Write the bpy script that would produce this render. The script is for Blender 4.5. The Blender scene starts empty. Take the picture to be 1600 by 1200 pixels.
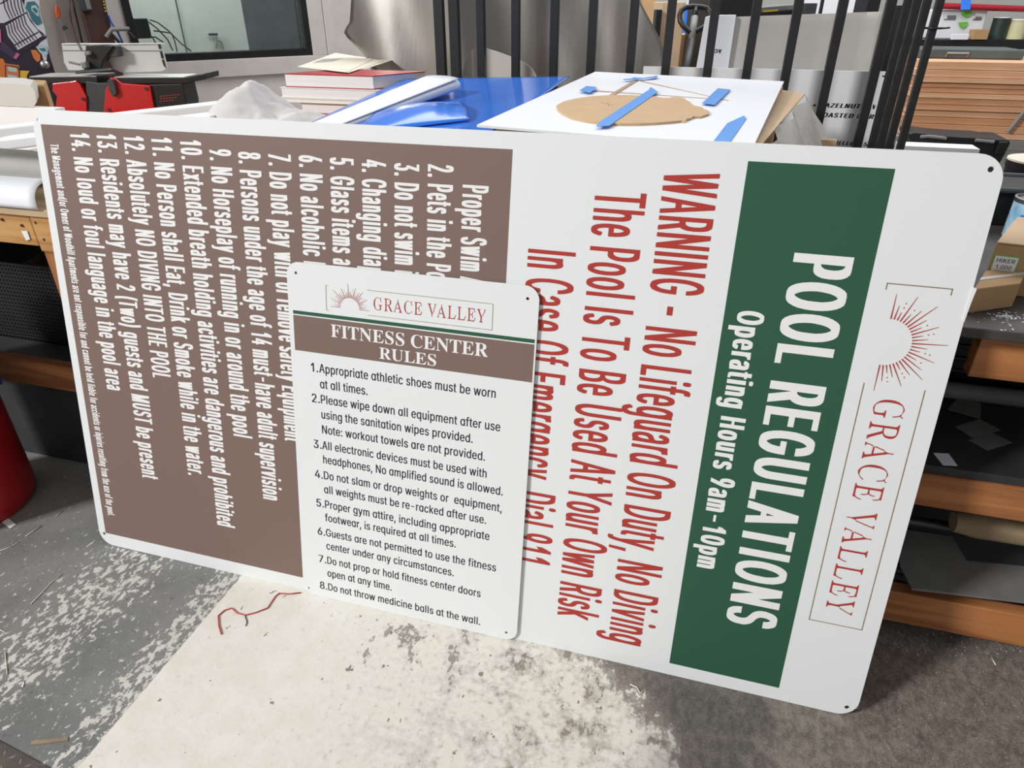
import bpy, bmesh, math, random
from mathutils import Vector, Matrix, Euler, noise as mnoise
from mathutils.geometry import tessellate_polygon

# ------------------------------------------------------------------ camera, light, exposure
scene = bpy.context.scene
COL = scene.collection
CAM = Vector((1.6166, -1.1342, 1.4256))
RIGHT = Vector((0.96215, 0.27229, -0.0008)).normalized()
BACK = Vector((0.2370, -0.8359, 0.4951))
BACK = (BACK - RIGHT * BACK.dot(RIGHT)).normalized()
UP = BACK.cross(RIGHT)
FPX = 1050.0
cd = bpy.data.cameras.new('camera')
cd.sensor_width = 36.0
cd.lens = 36.0 * FPX / 1600.0
cd.clip_start = 0.02
cd.clip_end = 100
cam = bpy.data.objects.new('camera', cd)
COL.objects.link(cam)
M3 = Matrix((RIGHT, UP, BACK)).transposed()
cam.matrix_world = Matrix.Translation(CAM) @ M3.to_4x4()
scene.camera = cam

scene.view_settings.view_transform = 'Standard'
scene.view_settings.look = 'None'
scene.view_settings.exposure = 0.10
scene.view_settings.gamma = 1.0
scene.view_settings.use_curve_mapping = False

world = bpy.data.worlds.new('workshop_daylight')
scene.world = world
world.use_nodes = True
wn, wl = world.node_tree.nodes, world.node_tree.links
wn.clear()
w_out = wn.new('ShaderNodeOutputWorld')
w_bg = wn.new('ShaderNodeBackground')
w_tc = wn.new('ShaderNodeTexCoord')
w_map = wn.new('ShaderNodeMapping')
w_map.inputs['Scale'].default_value = (3.0, 3.0, 1.0)
w_noise = wn.new('ShaderNodeTexNoise')
w_noise.inputs['Scale'].default_value = 1.3
w_noise.inputs['Detail'].default_value = 3
w_ramp = wn.new('ShaderNodeValToRGB')
w_ramp.color_ramp.elements[0].position = 0.38
w_ramp.color_ramp.elements[0].color = (0.34, 0.35, 0.38, 1)
w_ramp.color_ramp.elements[1].position = 0.62
w_ramp.color_ramp.elements[1].color = (0.98, 0.98, 0.97, 1)
wl.new(w_tc.outputs['Generated'], w_map.inputs['Vector'])
wl.new(w_map.outputs['Vector'], w_noise.inputs['Vector'])
wl.new(w_noise.outputs['Fac'], w_ramp.inputs['Fac'])
wl.new(w_ramp.outputs['Color'], w_bg.inputs['Color'])
wl.new(w_bg.outputs['Background'], w_out.inputs['Surface'])
w_bg.inputs['Strength'].default_value = 0.50


def area_light(name, loc, target, sx, sy, power, color=(1, 1, 1)):
    d = bpy.data.lights.new(name, 'AREA')
    d.shape = 'RECTANGLE'
    d.size, d.size_y = sx, sy
    d.energy = power
    d.color = color
    o = bpy.data.objects.new(name, d)
    o.location = loc
    o.rotation_euler = (Vector(target) - Vector(loc)).to_track_quat('-Z', 'Y').to_euler()
    COL.objects.link(o)
    return o


# the open roll-up door behind and left of the photographer, and the shop's ceiling lights
area_light('door_daylight', (-6.9, -7.0, 7.2), (1.1, 0.0, 0.4), 1.7, 1.7, 1230, (1.0, 0.985, 0.96))
area_light('ceiling_light', (1.5, 4.0, 4.6), (1.5, 4.0, 0), 5.0, 3.0, 230, (0.97, 0.98, 1.0))

R2 = M3  # camera axes


def ray(u, v):
    return M3 @ Vector(((u - 800) / FPX, -(v - 600) / FPX, -1.0))


def at(u, v, x=None, y=None, z=None):
    """The point of the place seen at (u, v) of the photograph on the plane x, y or z = value."""
    d = ray(u, v)
    if y is not None:
        t = (y - CAM.y) / d.y
    elif z is not None:
        t = (z - CAM.z) / d.z
    else:
        t = (x - CAM.x) / d.x
    return CAM + d * t


def deep(u, v, dist):
    """The point seen at (u, v) at a given distance along the view axis."""
    return CAM + ray(u, v) * dist


# ------------------------------------------------------------------ materials
def lin(c):
    return tuple((x / 255 / 12.92) if x / 255 <= 0.04045 else ((x / 255 + 0.055) / 1.055) ** 2.4 for x in c) + (1.0,)


def mat(name, rgb, rough=0.6, metal=0.0, noise=0.0, nscale=20.0, bump=0.0, stretch=(1, 1, 1), spec=0.5, rgb2=None, alpha=1.0, trans=0.0, coat=0.0, detail=5):
    m = bpy.data.materials.new(name)
    m.use_nodes = True
    nt = m.node_tree
    b = nt.nodes['Principled BSDF']
    b.inputs['Roughness'].default_value = rough
    b.inputs['Metallic'].default_value = metal
    b.inputs['Specular IOR Level'].default_value = spec
    b.inputs['Base Color'].default_value = lin(rgb)
    if alpha < 1:
        b.inputs['Alpha'].default_value = alpha
    if trans:
        b.inputs['Transmission Weight'].default_value = trans
    if coat:
        b.inputs['Coat Weight'].default_value = coat
        b.inputs['Coat Roughness'].default_value = 0.08
    if noise or rgb2 or bump:
        tc = nt.nodes.new('ShaderNodeTexCoord')
        mp = nt.nodes.new('ShaderNodeMapping')
        mp.inputs['Scale'].default_value = stretch
        nz = nt.nodes.new('ShaderNodeTexNoise')
        nz.inputs['Scale'].default_value = nscale
        nz.inputs['Detail'].default_value = detail
        nt.links.new(tc.outputs['Object'], mp.inputs['Vector'])
        nt.links.new(mp.outputs['Vector'], nz.inputs['Vector'])
        if noise or rgb2:
            r = nt.nodes.new('ShaderNodeValToRGB')
            c1 = lin(rgb)
            if rgb2:
                c2 = lin(rgb2)
            else:
                c2 = tuple(max(0.0, x * (1 - noise)) for x in c1[:3]) + (1,)
            r.color_ramp.elements[0].position = 0.35
            r.color_ramp.elements[1].position = 0.65
            r.color_ramp.elements[0].color = c2
            r.color_ramp.elements[1].color = c1
            nt.links.new(nz.outputs['Fac'], r.inputs['Fac'])
            nt.links.new(r.outputs['Color'], b.inputs['Base Color'])
        if bump:
            bp = nt.nodes.new('ShaderNodeBump')
            bp.inputs['Strength'].default_value = bump
            bp.inputs['Distance'].default_value = 0.01
            nt.links.new(nz.outputs['Fac'], bp.inputs['Height'])
            nt.links.new(bp.outputs['Normal'], b.inputs['Normal'])
    return m


def wood(name, c1, c2, axis=0, scale=26.0, rough=0.65, ring=9.0):
    """Plain sawn timber: grain lines that run along one axis."""
    m = bpy.data.materials.new(name)
    m.use_nodes = True
    nt = m.node_tree
    b = nt.nodes['Principled BSDF']
    b.inputs['Roughness'].default_value = rough
    tc = nt.nodes.new('ShaderNodeTexCoord')
    mp = nt.nodes.new('ShaderNodeMapping')
    s = [1.0, 1.0, 1.0]
    s[axis] = 0.06
    mp.inputs['Scale'].default_value = s
    wv = nt.nodes.new('ShaderNodeTexNoise')
    wv.inputs['Scale'].default_value = scale
    wv.inputs['Detail'].default_value = 6
    wv.inputs['Distortion'].default_value = 0.8
    r = nt.nodes.new('ShaderNodeValToRGB')
    r.color_ramp.elements[0].position = 0.36
    r.color_ramp.elements[1].position = 0.6
    r.color_ramp.elements[0].color = lin(c2)
    r.color_ramp.elements[1].color = lin(c1)
    nt.links.new(tc.outputs['Object'], mp.inputs['Vector'])
    nt.links.new(mp.outputs['Vector'], wv.inputs['Vector'])
    nt.links.new(wv.outputs['Fac'], r.inputs['Fac'])
    nt.links.new(r.outputs['Color'], b.inputs['Base Color'])
    return m


M = {}
M['sign_white'] = mat('sign_white', (234, 237, 238), 0.42, spec=0.35)
M['sign_edge'] = mat('sign_edge', (205, 207, 206), 0.5)
M['print_white'] = mat('print_white', (240, 240, 240), 0.45, spec=0.3)
M['brown'] = mat('print_brown', (128, 107, 99), 0.45, spec=0.3)
M['green'] = mat('print_green', (48, 92, 69), 0.45, spec=0.3)
M['red_print'] = mat('print_red', (178, 62, 54), 0.45, spec=0.3)
M['ink'] = mat('print_black', (34, 38, 42), 0.45, spec=0.3)
M['gold'] = mat('print_gold', (142, 112, 84), 0.45, spec=0.3)
M['fir'] = wood('fir_timber', (205, 158, 98), (170, 116, 62), 0)
M['fir_up'] = wood('fir_upright', (188, 130, 78), (150, 92, 48), 2)
M['fir_dark'] = wood('stained_fir', (188, 124, 74), (142, 88, 50), 0)
M['ply'] = mat('plywood', (196, 172, 138), 0.7, noise=0.2, nscale=8)
M['bench_dark'] = mat('worn_black_benchtop', (82, 77, 74), 0.55, rgb2=(58, 56, 56), nscale=9, bump=0.1)
M['shelf_dark'] = mat('dark_shelf_board', (58, 58, 60), 0.6, noise=0.3, nscale=12)
M['black'] = mat('black_plastic', (26, 27, 29), 0.45, noise=0.2, nscale=30)
M['black_steel'] = mat('black_painted_steel', (30, 31, 34), 0.42, noise=0.25, nscale=40, bump=0.05)
M['black_cloth'] = mat('black_cloth', (34, 35, 38), 0.95, noise=0.3, nscale=12, bump=0.3)
M['dark_grey'] = mat('dark_grey_plastic', (62, 65, 68), 0.5, noise=0.2, nscale=30)
M['grey'] = mat('mid_grey', (128, 128, 126), 0.6, noise=0.15, nscale=14)
M['white'] = mat('white_board', (236, 238, 243), 0.5, spec=0.3)
M['paper'] = mat('white_paper', (238, 238, 240), 0.7, noise=0.03, nscale=5, spec=0.2)
M['paper_grey'] = mat('grey_backed_sheet', (168, 167, 162), 0.65, noise=0.08, nscale=6)
M['foam'] = mat('off_white_foam', (206, 202, 196), 0.8, noise=0.08, nscale=5)
M['cream'] = mat('cream_paper', (232, 224, 206), 0.75, noise=0.05, nscale=10)
M['card'] = mat('cardboard', (186, 150, 108), 0.8, noise=0.1, nscale=10)
M['card2'] = mat('pale_cardboard', (208, 180, 146), 0.8, noise=0.1, nscale=10)
M['mdf'] = mat('mdf_board', (203, 171, 131), 0.7, noise=0.06, nscale=25)
M['mdf_edge'] = mat('mdf_burnt_edge', (120, 84, 50), 0.7)
M['tape_blue'] = mat('blue_masking_tape', (80, 150, 230), 0.55, noise=0.08, nscale=60)
M['vinyl_blue'] = mat('blue_vinyl', (58, 128, 236), 0.16, noise=0.1, nscale=4, coat=0.12, spec=0.35)
M['book_red'] = mat('red_cover', (178, 36, 44), 0.4)
M['pages'] = mat('book_pages', (238, 236, 236), 0.75, noise=0.06, nscale=60, stretch=(0.05, 0.05, 6))
M['red_paint'] = mat('red_enamel', (196, 26, 30), 0.35, coat=0.3)
M['red_drum'] = mat('dark_red_plastic', (184, 28, 38), 0.32, noise=0.15, nscale=6)
M['alu'] = mat('aluminium_profile', (208, 208, 206), 0.42, metal=0.35, noise=0.08, nscale=8)
M['steel'] = mat('brushed_steel', (165, 165, 165), 0.35, metal=0.9)
M['steel_dark'] = mat('oily_pipe', (78, 78, 78), 0.35, metal=0.7)
M['rust'] = mat('rust_brown_paint', (74, 46, 38), 0.6, noise=0.3, nscale=14, bump=0.2)
M['orange'] = mat('orange_plastic', (214, 84, 40), 0.45)
M['purple'] = mat('mural_purple', (66, 52, 82), 0.5)
M['mural_dark'] = mat('mural_dark', (44, 38, 54), 0.5)
M['mural_white'] = mat('mural_white', (206, 208, 220), 0.5)
M['mural_teal'] = mat('mural_teal', (56, 112, 124), 0.5)
M['mural_pale'] = mat('mural_pale_blue', (176, 204, 212), 0.5)
M['mural_orange'] = mat('mural_orange', (214, 122, 62), 0.5)
M['mural_yellow'] = mat('mural_yellow', (222, 184, 62), 0.5)
M['mural_pink'] = mat('mural_pink', (196, 98, 150), 0.5)
M['green_clip'] = mat('green_clip', (112, 200, 70), 0.5)
M['red_pipe'] = mat('red_pipe', (176, 36, 50), 0.4)
M['blue_strap'] = mat('blue_plastic', (40, 100, 190), 0.5)
M['cyan'] = mat('pale_blue_label', (120, 184, 220), 0.5, rgb2=(196, 220, 236), nscale=26)
M['tan_board'] = None


def glass_mat(name, tint, alpha):
    m = bpy.data.materials.new(name)
    m.use_nodes = True
    nt = m.node_tree
    nt.nodes.clear()
    o = nt.nodes.new('ShaderNodeOutputMaterial')
    g = nt.nodes.new('ShaderNodeBsdfGlossy')
    g.inputs['Roughness'].default_value = 0.03
    t = nt.nodes.new('ShaderNodeBsdfTransparent')
    t.inputs['Color'].default_value = lin(tint)
    mx = nt.nodes.new('ShaderNodeMixShader')
    f = nt.nodes.new('ShaderNodeFresnel')
    f.inputs['IOR'].default_value = 1.45
    nt.links.new(f.outputs['Fac'], mx.inputs['Fac'])
    nt.links.new(t.outputs['BSDF'], mx.inputs[1])
    nt.links.new(g.outputs['BSDF'], mx.inputs[2])
    nt.links.new(mx.outputs['Shader'], o.inputs['Surface'])
    return m


M['glass'] = glass_mat('window_glass', (225, 232, 230), 1)


def film_mat(name):
    m = bpy.data.materials.new(name)
    m.use_nodes = True
    nt = m.node_tree
    b = nt.nodes['Principled BSDF']
    b.inputs['Base Color'].default_value = lin((236, 232, 226))
    b.inputs['Roughness'].default_value = 0.25
    tc = nt.nodes.new('ShaderNodeTexCoord')
    nz = nt.nodes.new('ShaderNodeTexNoise')
    nz.inputs['Scale'].default_value = 14
    nz.inputs['Distortion'].default_value = 1.5
    mr = nt.nodes.new('ShaderNodeMapRange')
    mr.inputs['From Min'].default_value = 0.35
    mr.inputs['From Max'].default_value = 0.7
    mr.inputs['To Min'].default_value = 0.72
    mr.inputs['To Max'].default_value = 0.96
    nt.links.new(tc.outputs['Object'], nz.inputs['Vector'])
    nt.links.new(nz.outputs['Fac'], mr.inputs['Value'])
    nt.links.new(mr.outputs['Result'], b.inputs['Alpha'])
    return m


M['film'] = film_mat('clear_plastic_film')


def sheet_metal():
    m = bpy.data.materials.new('mill_finish_aluminium')
    m.use_nodes = True
    nt = m.node_tree
    b = nt.nodes['Principled BSDF']
    b.inputs['Metallic'].default_value = 1.0
    b.inputs['Base Color'].default_value = lin((158, 154, 149))
    tc = nt.nodes.new('ShaderNodeTexCoord')
    mp = nt.nodes.new('ShaderNodeMapping')
    mp.inputs['Scale'].default_value = (60, 60, 1.5)
    n1 = nt.nodes.new('ShaderNodeTexNoise')
    n1.inputs['Scale'].default_value = 4
    n1.inputs['Detail'].default_value = 4
    mr = nt.nodes.new('ShaderNodeMapRange')
    mr.inputs['To Min'].default_value = 0.30
    mr.inputs['To Max'].default_value = 0.48
    nt.links.new(tc.outputs['Object'], mp.inputs['Vector'])
    nt.links.new(mp.outputs['Vector'], n1.inputs['Vector'])
    nt.links.new(n1.outputs['Fac'], mr.inputs['Value'])
    nt.links.new(mr.outputs['Result'], b.inputs['Roughness'])
    return m


M['sheet_metal'] = sheet_metal()

# letter outlines: one line per letter, advance | contours, units of 1/600 em
CONDENSED = '''
 83|
(107|98,-58 90,-22 80,38 76,68 74,102 74,149 80,221 90,290 98,323 50,323 48,322 43,298 36,264 31,230 27,188 25,154 24,116 26,78 31,34 38,-14 48,-57 50,-58
)107|12,-58 59,-58 69,-10 77,34 82,80 82,114 82,162 80,195 76,229 71,264 61,314 59,322 57,323 10,323 17,292 27,224 31,188 34,144 34,106 31,70 24,10 18,-23 10,-58
+157|102,20 102,103 140,103 140,136 102,136 102,218 54,218 54,136 17,136 17,103 54,103 54,20
,84|12,-72 54,-72 56,-71 70,43 20,43 19,42 10,-71
-157|32,147 32,113 125,113 125,147
.84|22,50 17,44 15,35 14,25 15,14 16,10 17,6 21,0 27,-3 58,-3 64,-1 68,6 70,12 71,25 70,36 68,43 64,50 58,52 27,52
/101|6,-46 52,-46 97,320 96,320 49,320 4,-46
0157|79,263 86,244 91,220 94,188 95,152 94,118 91,84 86,62 79,42 77,45 71,62 66,85 63,120 62,138 63,186 66,220 71,244 77,260|96,-4 110,1 121,14 131,36 137,64 142,107 144,152 142,198 138,237 131,266 121,291 108,305 94,309 63,309 48,305 36,292 27,270 25,262 19,236 14,197 14,164 14,108 19,69 20,62 26,37 36,14 48,1 62,-4
1148|112,305 66,304 29,240 28,238 28,194 60,194 61,194 62,196 62,194 62,0 112,0
2157|140,0 140,34 76,34 74,36 125,154 134,190 138,223 136,247 132,267 125,286 118,296 116,298 106,306 94,309 62,309 51,306 39,297 31,286 29,280 24,266 20,245 18,217 67,217 68,236 70,248 74,260 78,266 81,262 86,248 87,239 88,222 88,210 85,194 78,169 65,136 18,30 18,27 18,0
3157|20,305 20,271 78,271 80,270 43,179 43,149 55,149 66,146 76,140 82,131 87,118 90,98 90,82 89,68 87,56 81,44 76,38 71,44 67,52 64,64 62,79 14,79 12,78 14,55 19,34 28,17 37,6 48,-2 60,-4 92,-4 104,-1 118,8 127,21 130,28 134,40 139,62 140,91 139,110 135,132 127,152 116,167 105,173 93,174 134,275 134,305
4157|127,0 127,63 146,63 146,98 127,98 127,191 86,191 118,304 70,305 68,304 11,96 11,63 78,63 78,0|77,156 78,98 64,98 62,100 62,102
5157|26,305 18,155 19,152 36,147 66,147 68,148 72,154 74,157 76,157 82,146 87,132 90,115 90,92 90,80 86,62 82,49 77,40 74,44 70,54 67,64 66,77 64,78 18,78 16,77 18,58 23,37 31,17 40,6 50,-1 62,-4 93,-4 105,-1 106,-1 117,9 127,25 134,46 138,70 140,94 139,122 136,140 132,158 126,173 121,183 114,192 105,198 96,200 70,200 73,268 75,271 133,271 133,305
6157|94,-4 107,-1 118,9 121,14 127,24 134,44 138,66 139,87 138,122 134,143 128,163 119,176 109,186 97,188 86,188 84,189 119,300 120,304 119,305 69,304 29,174 22,144 19,118 18,96 19,71 20,62 24,44 30,24 39,10 48,1 53,-2 63,-4|78,41 74,48 70,61 68,75 66,95 68,115 70,128 74,141 78,148 83,140 87,128 89,112 90,100 89,77 87,63 83,49
7157|26,0 76,0 78,1 139,265 140,269 140,305 17,305 17,271 89,271 88,264
8157|52,307 50,306 39,298 32,287 25,270 21,250 20,224 21,204 25,187 33,169 42,160 36,155 28,146 22,132 19,120 15,100 14,90 14,74 16,58 21,34 28,19 38,7 49,-1 62,-4 94,-4 108,-1 120,8 129,20 136,36 141,57 142,81 141,102 139,117 134,133 129,146 122,154 115,160 125,172 131,184 135,200 136,204 138,228 136,251 132,270 125,286 117,299 106,307 94,309 62,309|78,36 72,44 68,54 65,68 64,76 65,100 68,112 73,126 78,133 84,125 89,113 92,100 93,83 92,67 89,55 84,44|78,266 81,262 85,253 87,241 88,225 87,210 85,198 81,188 78,184 75,189 72,198 69,213 69,240 73,256 75,261
9157|51,306 42,299 38,295 30,282 24,263 19,236 18,211 19,186 23,160 29,142 38,128 50,120 61,117 73,116 36,0 86,0 88,1 118,97 129,134 135,160 138,186 139,199 138,236 134,260 127,281 118,296 107,306 94,309 63,309|78,157 74,164 70,177 68,191 66,211 68,231 70,244 74,258 78,265 83,257 87,244 90,224 90,196 88,182 83,165
A164|57,305 55,302 4,0 54,0 56,1 69,83 70,85 94,85 95,84 109,1 110,0 160,0 108,304 107,305|88,119 76,119 74,120 82,164 90,119
C173|74,309 56,305 42,290 29,266 20,238 13,195 11,152 13,110 20,68 29,38 42,14 56,1 72,-4 106,-4 116,-2 126,3 135,11 143,24 150,37 156,54 160,74 162,94 161,96 114,96 112,95 108,70 104,58 99,48 94,42 90,39 82,46 73,64 67,86 62,122 60,152 62,182 67,219 73,242 82,258 90,266 98,258 104,248 108,236 112,210 114,209 161,209 162,210 160,232 156,251 150,268 145,278 142,284 135,294 126,303 116,308 106,309
D170|112,301 94,305 16,305 16,0 92,0 112,5 129,18 137,31 146,52 152,72 158,113 160,153 157,199 151,238 145,257 139,272 130,286 114,300|67,36 66,38 67,270 77,266 87,258 98,240 104,216 108,189 110,153 109,125 105,92 97,66 87,47 76,38
E147|16,305 16,0 136,0 136,34 66,34 66,137 130,137 130,171 66,171 66,271 134,271 134,305
G176|122,0 134,9 137,13 147,30 157,54 162,86 164,116 164,153 78,153 78,119 113,119 114,117 113,98 109,74 102,54 95,43 90,38 83,46 73,64 67,86 62,114 60,152 62,182 66,216 73,242 82,258 90,266 94,263 98,256 103,246 107,236 112,210 114,209 162,209 163,210 160,230 156,250 150,267 145,278 143,283 135,294 126,302 116,308 113,308 106,309 74,309 56,305 41,290 29,268 19,236 12,192 11,152 13,106 19,70 29,36 42,14 55,2 59,0 74,-4 106,-4
H175|158,0 158,305 108,305 108,173 66,173 66,305 16,305 16,0 66,0 66,139 108,139 108,0
I83|16,305 16,0 66,0 66,305
L141|16,305 16,0 132,0 132,34 66,34 66,305
M205|189,305 133,305 132,304 103,144 74,304 72,305 16,305 16,0 66,0 66,72 79,2 80,0 125,0 126,1 139,72 140,0 189,0
N176|16,0 66,0 67,136 106,1 108,0 160,0 160,305 110,305 110,168 70,304 68,305 16,305
O179|74,309 56,305 42,290 29,266 20,238 13,195 11,152 13,110 20,68 29,38 42,14 56,1 72,-4 105,-4 123,1 138,15 150,38 160,68 166,108 168,146 168,158 166,198 160,236 150,267 138,290 123,305 122,305 105,309|90,39 83,46 74,64 67,86 62,122 60,152 62,184 67,220 74,243 83,260 90,266 96,260 104,247 106,242 112,222 118,188 118,162 117,116 113,86 106,63 97,47
P155|16,305 16,0 66,0 66,111 96,111 112,115 124,125 133,140 140,160 143,182 144,202 143,236 140,258 133,277 132,280 124,291 112,302 96,305|67,270 74,269 80,264 87,255 92,240 95,216 94,190 92,175 88,164 82,154 74,147 67,146 66,147
R156|148,0 150,1 118,126 125,131 133,144 140,164 144,185 145,205 144,237 140,260 133,279 125,292 111,302 97,305 16,305 16,0 66,0 66,118 67,119 68,118 98,0|67,154 66,155 66,269 67,270 74,269 82,264 87,257 92,242 95,218 94,194 92,182 88,170 82,160 75,155
S155|50,307 38,299 30,289 28,286 21,269 16,243 14,228 15,204 18,188 23,176 36,156 50,145 81,124 87,117 91,108 94,97 95,89 94,68 91,56 85,44 78,36 71,42 66,52 63,64 61,80 60,82 12,82 10,81 13,58 19,33 25,19 38,4 47,-3 49,-3 62,-5 94,-5 109,-2 121,6 132,22 139,38 143,58 144,76 144,102 141,120 136,132 131,142 126,150 118,158 106,168 90,176 79,185 72,193 68,200 65,210 64,218 65,240 68,253 72,262 77,268 83,262 90,248 93,228 94,227 141,227 142,228 141,250 136,270 128,286 120,298 108,307 94,309 62,309
T156|147,305 8,305 8,271 54,271 54,0 103,0 103,271 147,271
U175|72,-5 103,-5 120,-1 133,10 144,27 151,47 156,72 158,99 158,305 108,305 108,104 107,87 104,68 98,52 91,40 87,38 83,42 76,53 71,68 67,90 66,103 66,305 16,305 16,102 19,72 24,47 32,26 42,9 57,-1
V164|108,0 109,2 160,304 110,305 109,304 82,140 56,304 54,305 4,304 56,1 58,0
W222|217,304 216,305 168,305 166,304 152,182 137,302 136,305 86,305 84,304 69,183 54,304 53,305 4,304 42,0 94,0 96,1 111,120 126,1 127,0 177,0 178,2
Y162|56,0 106,0 106,124 158,304 156,305 105,304 81,221 58,304 56,305 4,305 56,126
Z153|142,0 142,34 66,34 64,35 80,82 141,274 142,278 142,305 11,305 11,271 89,270 75,229 12,29 12,0
a140|125,0 124,166 124,176 121,190 117,206 111,216 105,222 96,228 85,231 54,231 44,229 36,225 34,222 28,216 22,209 16,194 12,176 27,164 60,164 62,175 69,188 71,186 73,179 75,168 76,154 75,146 73,141 69,138 48,132 35,126 28,122 21,116 17,109 12,96 9,84 8,72 8,60 10,44 14,24 19,12 26,4 36,-3 44,-5 76,-5 85,-4 90,0 91,0|76,98 76,82 73,59 69,44 64,36 60,42 58,52 58,63 58,75 61,84 64,90 70,95
b149|14,305 14,0 49,0 54,-3 64,-5 94,-5 108,-1 119,10 127,27 134,50 138,80 140,121 138,147 133,179 127,199 119,216 108,227 94,231 64,231 64,305|77,187 83,174 87,158 90,122 90,94 87,69 83,53 77,39 70,54 67,68 64,92 64,136 66,152 70,174
c141|56,-5 90,-5 98,-4 105,1 111,5 117,13 121,21 126,34 130,48 132,60 132,62 116,70 86,70 84,69 80,52 73,38 66,52 62,72 60,90 58,112 60,136 62,156 65,169 72,186 73,188 74,186 79,177 84,158 85,157 116,157 132,166 128,186 122,203 116,214 110,221 104,226 98,230 90,231 58,231 44,227 32,216 31,214 23,198 16,176 11,148 9,112 11,78 16,50 23,28 32,10 44,-1
d149|134,305 86,305 86,231 54,231 42,227 31,216 22,200 16,178 11,148 9,113 11,78 15,50 22,27 31,10 41,-1 53,-5 86,-5 95,-3 100,0 134,0|72,38 66,52 62,68 60,90 58,114 60,138 62,158 66,174 72,188 78,176 82,160 86,132 86,120 86,96 83,69 78,51
e143|58,-5 90,-5 102,-3 110,3 118,12 124,24 130,39 132,52 132,54 116,63 86,63 84,62 79,46 74,36 67,48 62,65 60,82 59,102 134,102 134,140 130,170 126,190 121,204 114,215 106,224 100,228 88,231 57,231 43,227 32,216 22,198 15,174 11,146 9,112 11,78 15,51 23,26 32,10 44,-1|59,133 62,161 67,176 73,188 78,177 82,162 85,133
f102|92,316 83,318 52,318 45,316 38,311 31,303 27,292 24,278 22,260 22,228 2,228 2,196 22,196 22,0 71,0 71,196 95,196 95,228 71,228 71,252 72,267 75,276 78,280 93,281 95,282 99,312 98,313
g149|134,228 98,228 86,231 55,231 42,227 31,216 22,200 16,178 11,150 9,115 11,80 15,57 22,32 31,16 42,6 54,3 86,3 85,-18 83,-33 78,-45 73,-50 66,-40 60,-25 59,-24 28,-25 14,-42 17,-54 21,-62 23,-66 29,-76 36,-84 46,-89 56,-90 89,-90 102,-88 112,-82 120,-72 129,-54 133,-31 134,-10|72,45 66,58 62,75 60,92 58,116 60,139 62,156 66,173 72,188 78,176 82,160 85,140 86,128 86,104 85,90 83,76 78,56
h145|130,0 130,162 129,172 126,192 121,209 114,220 104,228 94,231 64,231 64,305 14,305 14,0 64,0 64,144 64,154 67,169 71,181 74,186 76,182 80,166 82,141 82,0
i78|18,312 14,306 12,298 12,290 12,282 14,274 18,268 24,266 54,266 60,268 63,273 66,280 67,290 66,300 63,307 60,312 54,314 24,314|64,228 14,228 14,0 64,0
j78|64,228 14,228 14,-23 14,-32 11,-42 7,-50 2,-52 -3,-52 -3,-86 32,-86 42,-84 48,-79 51,-76 56,-68 60,-55 62,-39 64,-17|17,310 15,307 12,300 12,290 12,280 15,273 18,268 24,266 54,266 60,268 63,273 66,280 67,290 65,302 63,307 60,312 54,314 24,314 18,312
k137|134,0 88,130 131,227 130,228 78,228 64,195 64,305 14,305 14,0 64,0 64,48 81,0
l84|18,305 18,0 66,0 66,305
m200|186,0 185,174 181,198 176,212 170,222 162,230 152,232 121,232 112,230 105,225 103,228 92,232 62,232 54,230 50,228 14,228 14,0 64,0 64,150 66,172 71,184 74,174 76,157 76,0 124,0 124,151 127,174 132,184 135,173 136,156 136,0
n145|130,0 130,162 129,172 126,192 120,210 112,222 105,228 96,231 64,231 54,228 14,228 14,0 64,0 64,144 64,154 67,169 71,181 74,186 76,182 80,166 82,141 82,0
o147|56,-5 88,-5 103,-1 115,12 124,28 131,50 135,78 138,112 135,148 132,172 128,186 122,202 114,216 103,227 88,231 58,231 44,227 32,216 31,214 23,198 16,176 11,148 9,112 11,78 16,50 23,28 32,10 44,-1|73,188 80,174 84,156 87,136 88,112 87,90 84,68 80,52 73,38 66,52 62,68 60,90 58,112 60,136 62,156 66,172
p149|77,39 70,54 67,68 64,92 64,136 66,152 70,174 77,187 83,174 87,158 90,122 90,94 87,69 83,53|64,-86 64,-5 96,-5 108,-1 119,10 127,27 134,50 138,80 140,105 139,134 138,147 133,179 127,199 119,216 108,227 94,231 64,231 52,228 14,228 14,-86
q149|54,231 42,227 31,216 22,200 16,178 11,148 9,113 11,78 15,50 21,30 31,10 41,-1 53,-5 86,-5 86,-86 134,-86 134,228 98,228 86,231|72,188 78,176 82,160 86,132 86,120 86,96 83,69 78,51 72,38 66,52 62,68 60,90 58,114 60,138 62,158 66,174
r103|14,0 64,0 64,148 64,158 68,174 70,180 75,188 80,193 99,193 99,228 98,230 95,231 60,231 49,228 14,228
s133|94,-3 104,4 112,14 118,29 122,46 124,64 122,84 117,102 108,116 96,126 72,138 66,146 63,156 62,166 63,178 68,188 71,179 74,167 76,166 106,166 120,174 121,175 118,191 114,204 109,215 101,224 94,229 84,231 52,231 42,229 40,229 32,223 27,216 24,212 18,198 14,183 13,169 15,142 20,125 28,112 41,102 59,93 64,89 70,82 73,74 74,63 72,49 68,38 66,36 62,46 58,63 56,64 26,64 10,57 12,39 17,22 24,10 30,2 38,-2 50,-5 82,-5
t95|18,283 18,228 2,228 2,196 18,196 18,54 20,32 25,13 33,2 36,1 47,-2 84,-2 90,1 91,2 88,31 86,32 73,32 70,37 68,44 67,52 67,196 88,196 88,228 67,228 67,283
u145|40,-1 50,-3 82,-3 94,0 130,0 130,228 82,228 82,91 81,72 78,58 74,46 72,42 70,45 65,62 64,82 64,228 14,228 14,84 16,56 19,36 24,18 32,6
v140|46,0 93,0 95,1 134,227 133,228 86,228 84,227 70,142 56,227 54,228 4,228 44,4 45,1
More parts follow.
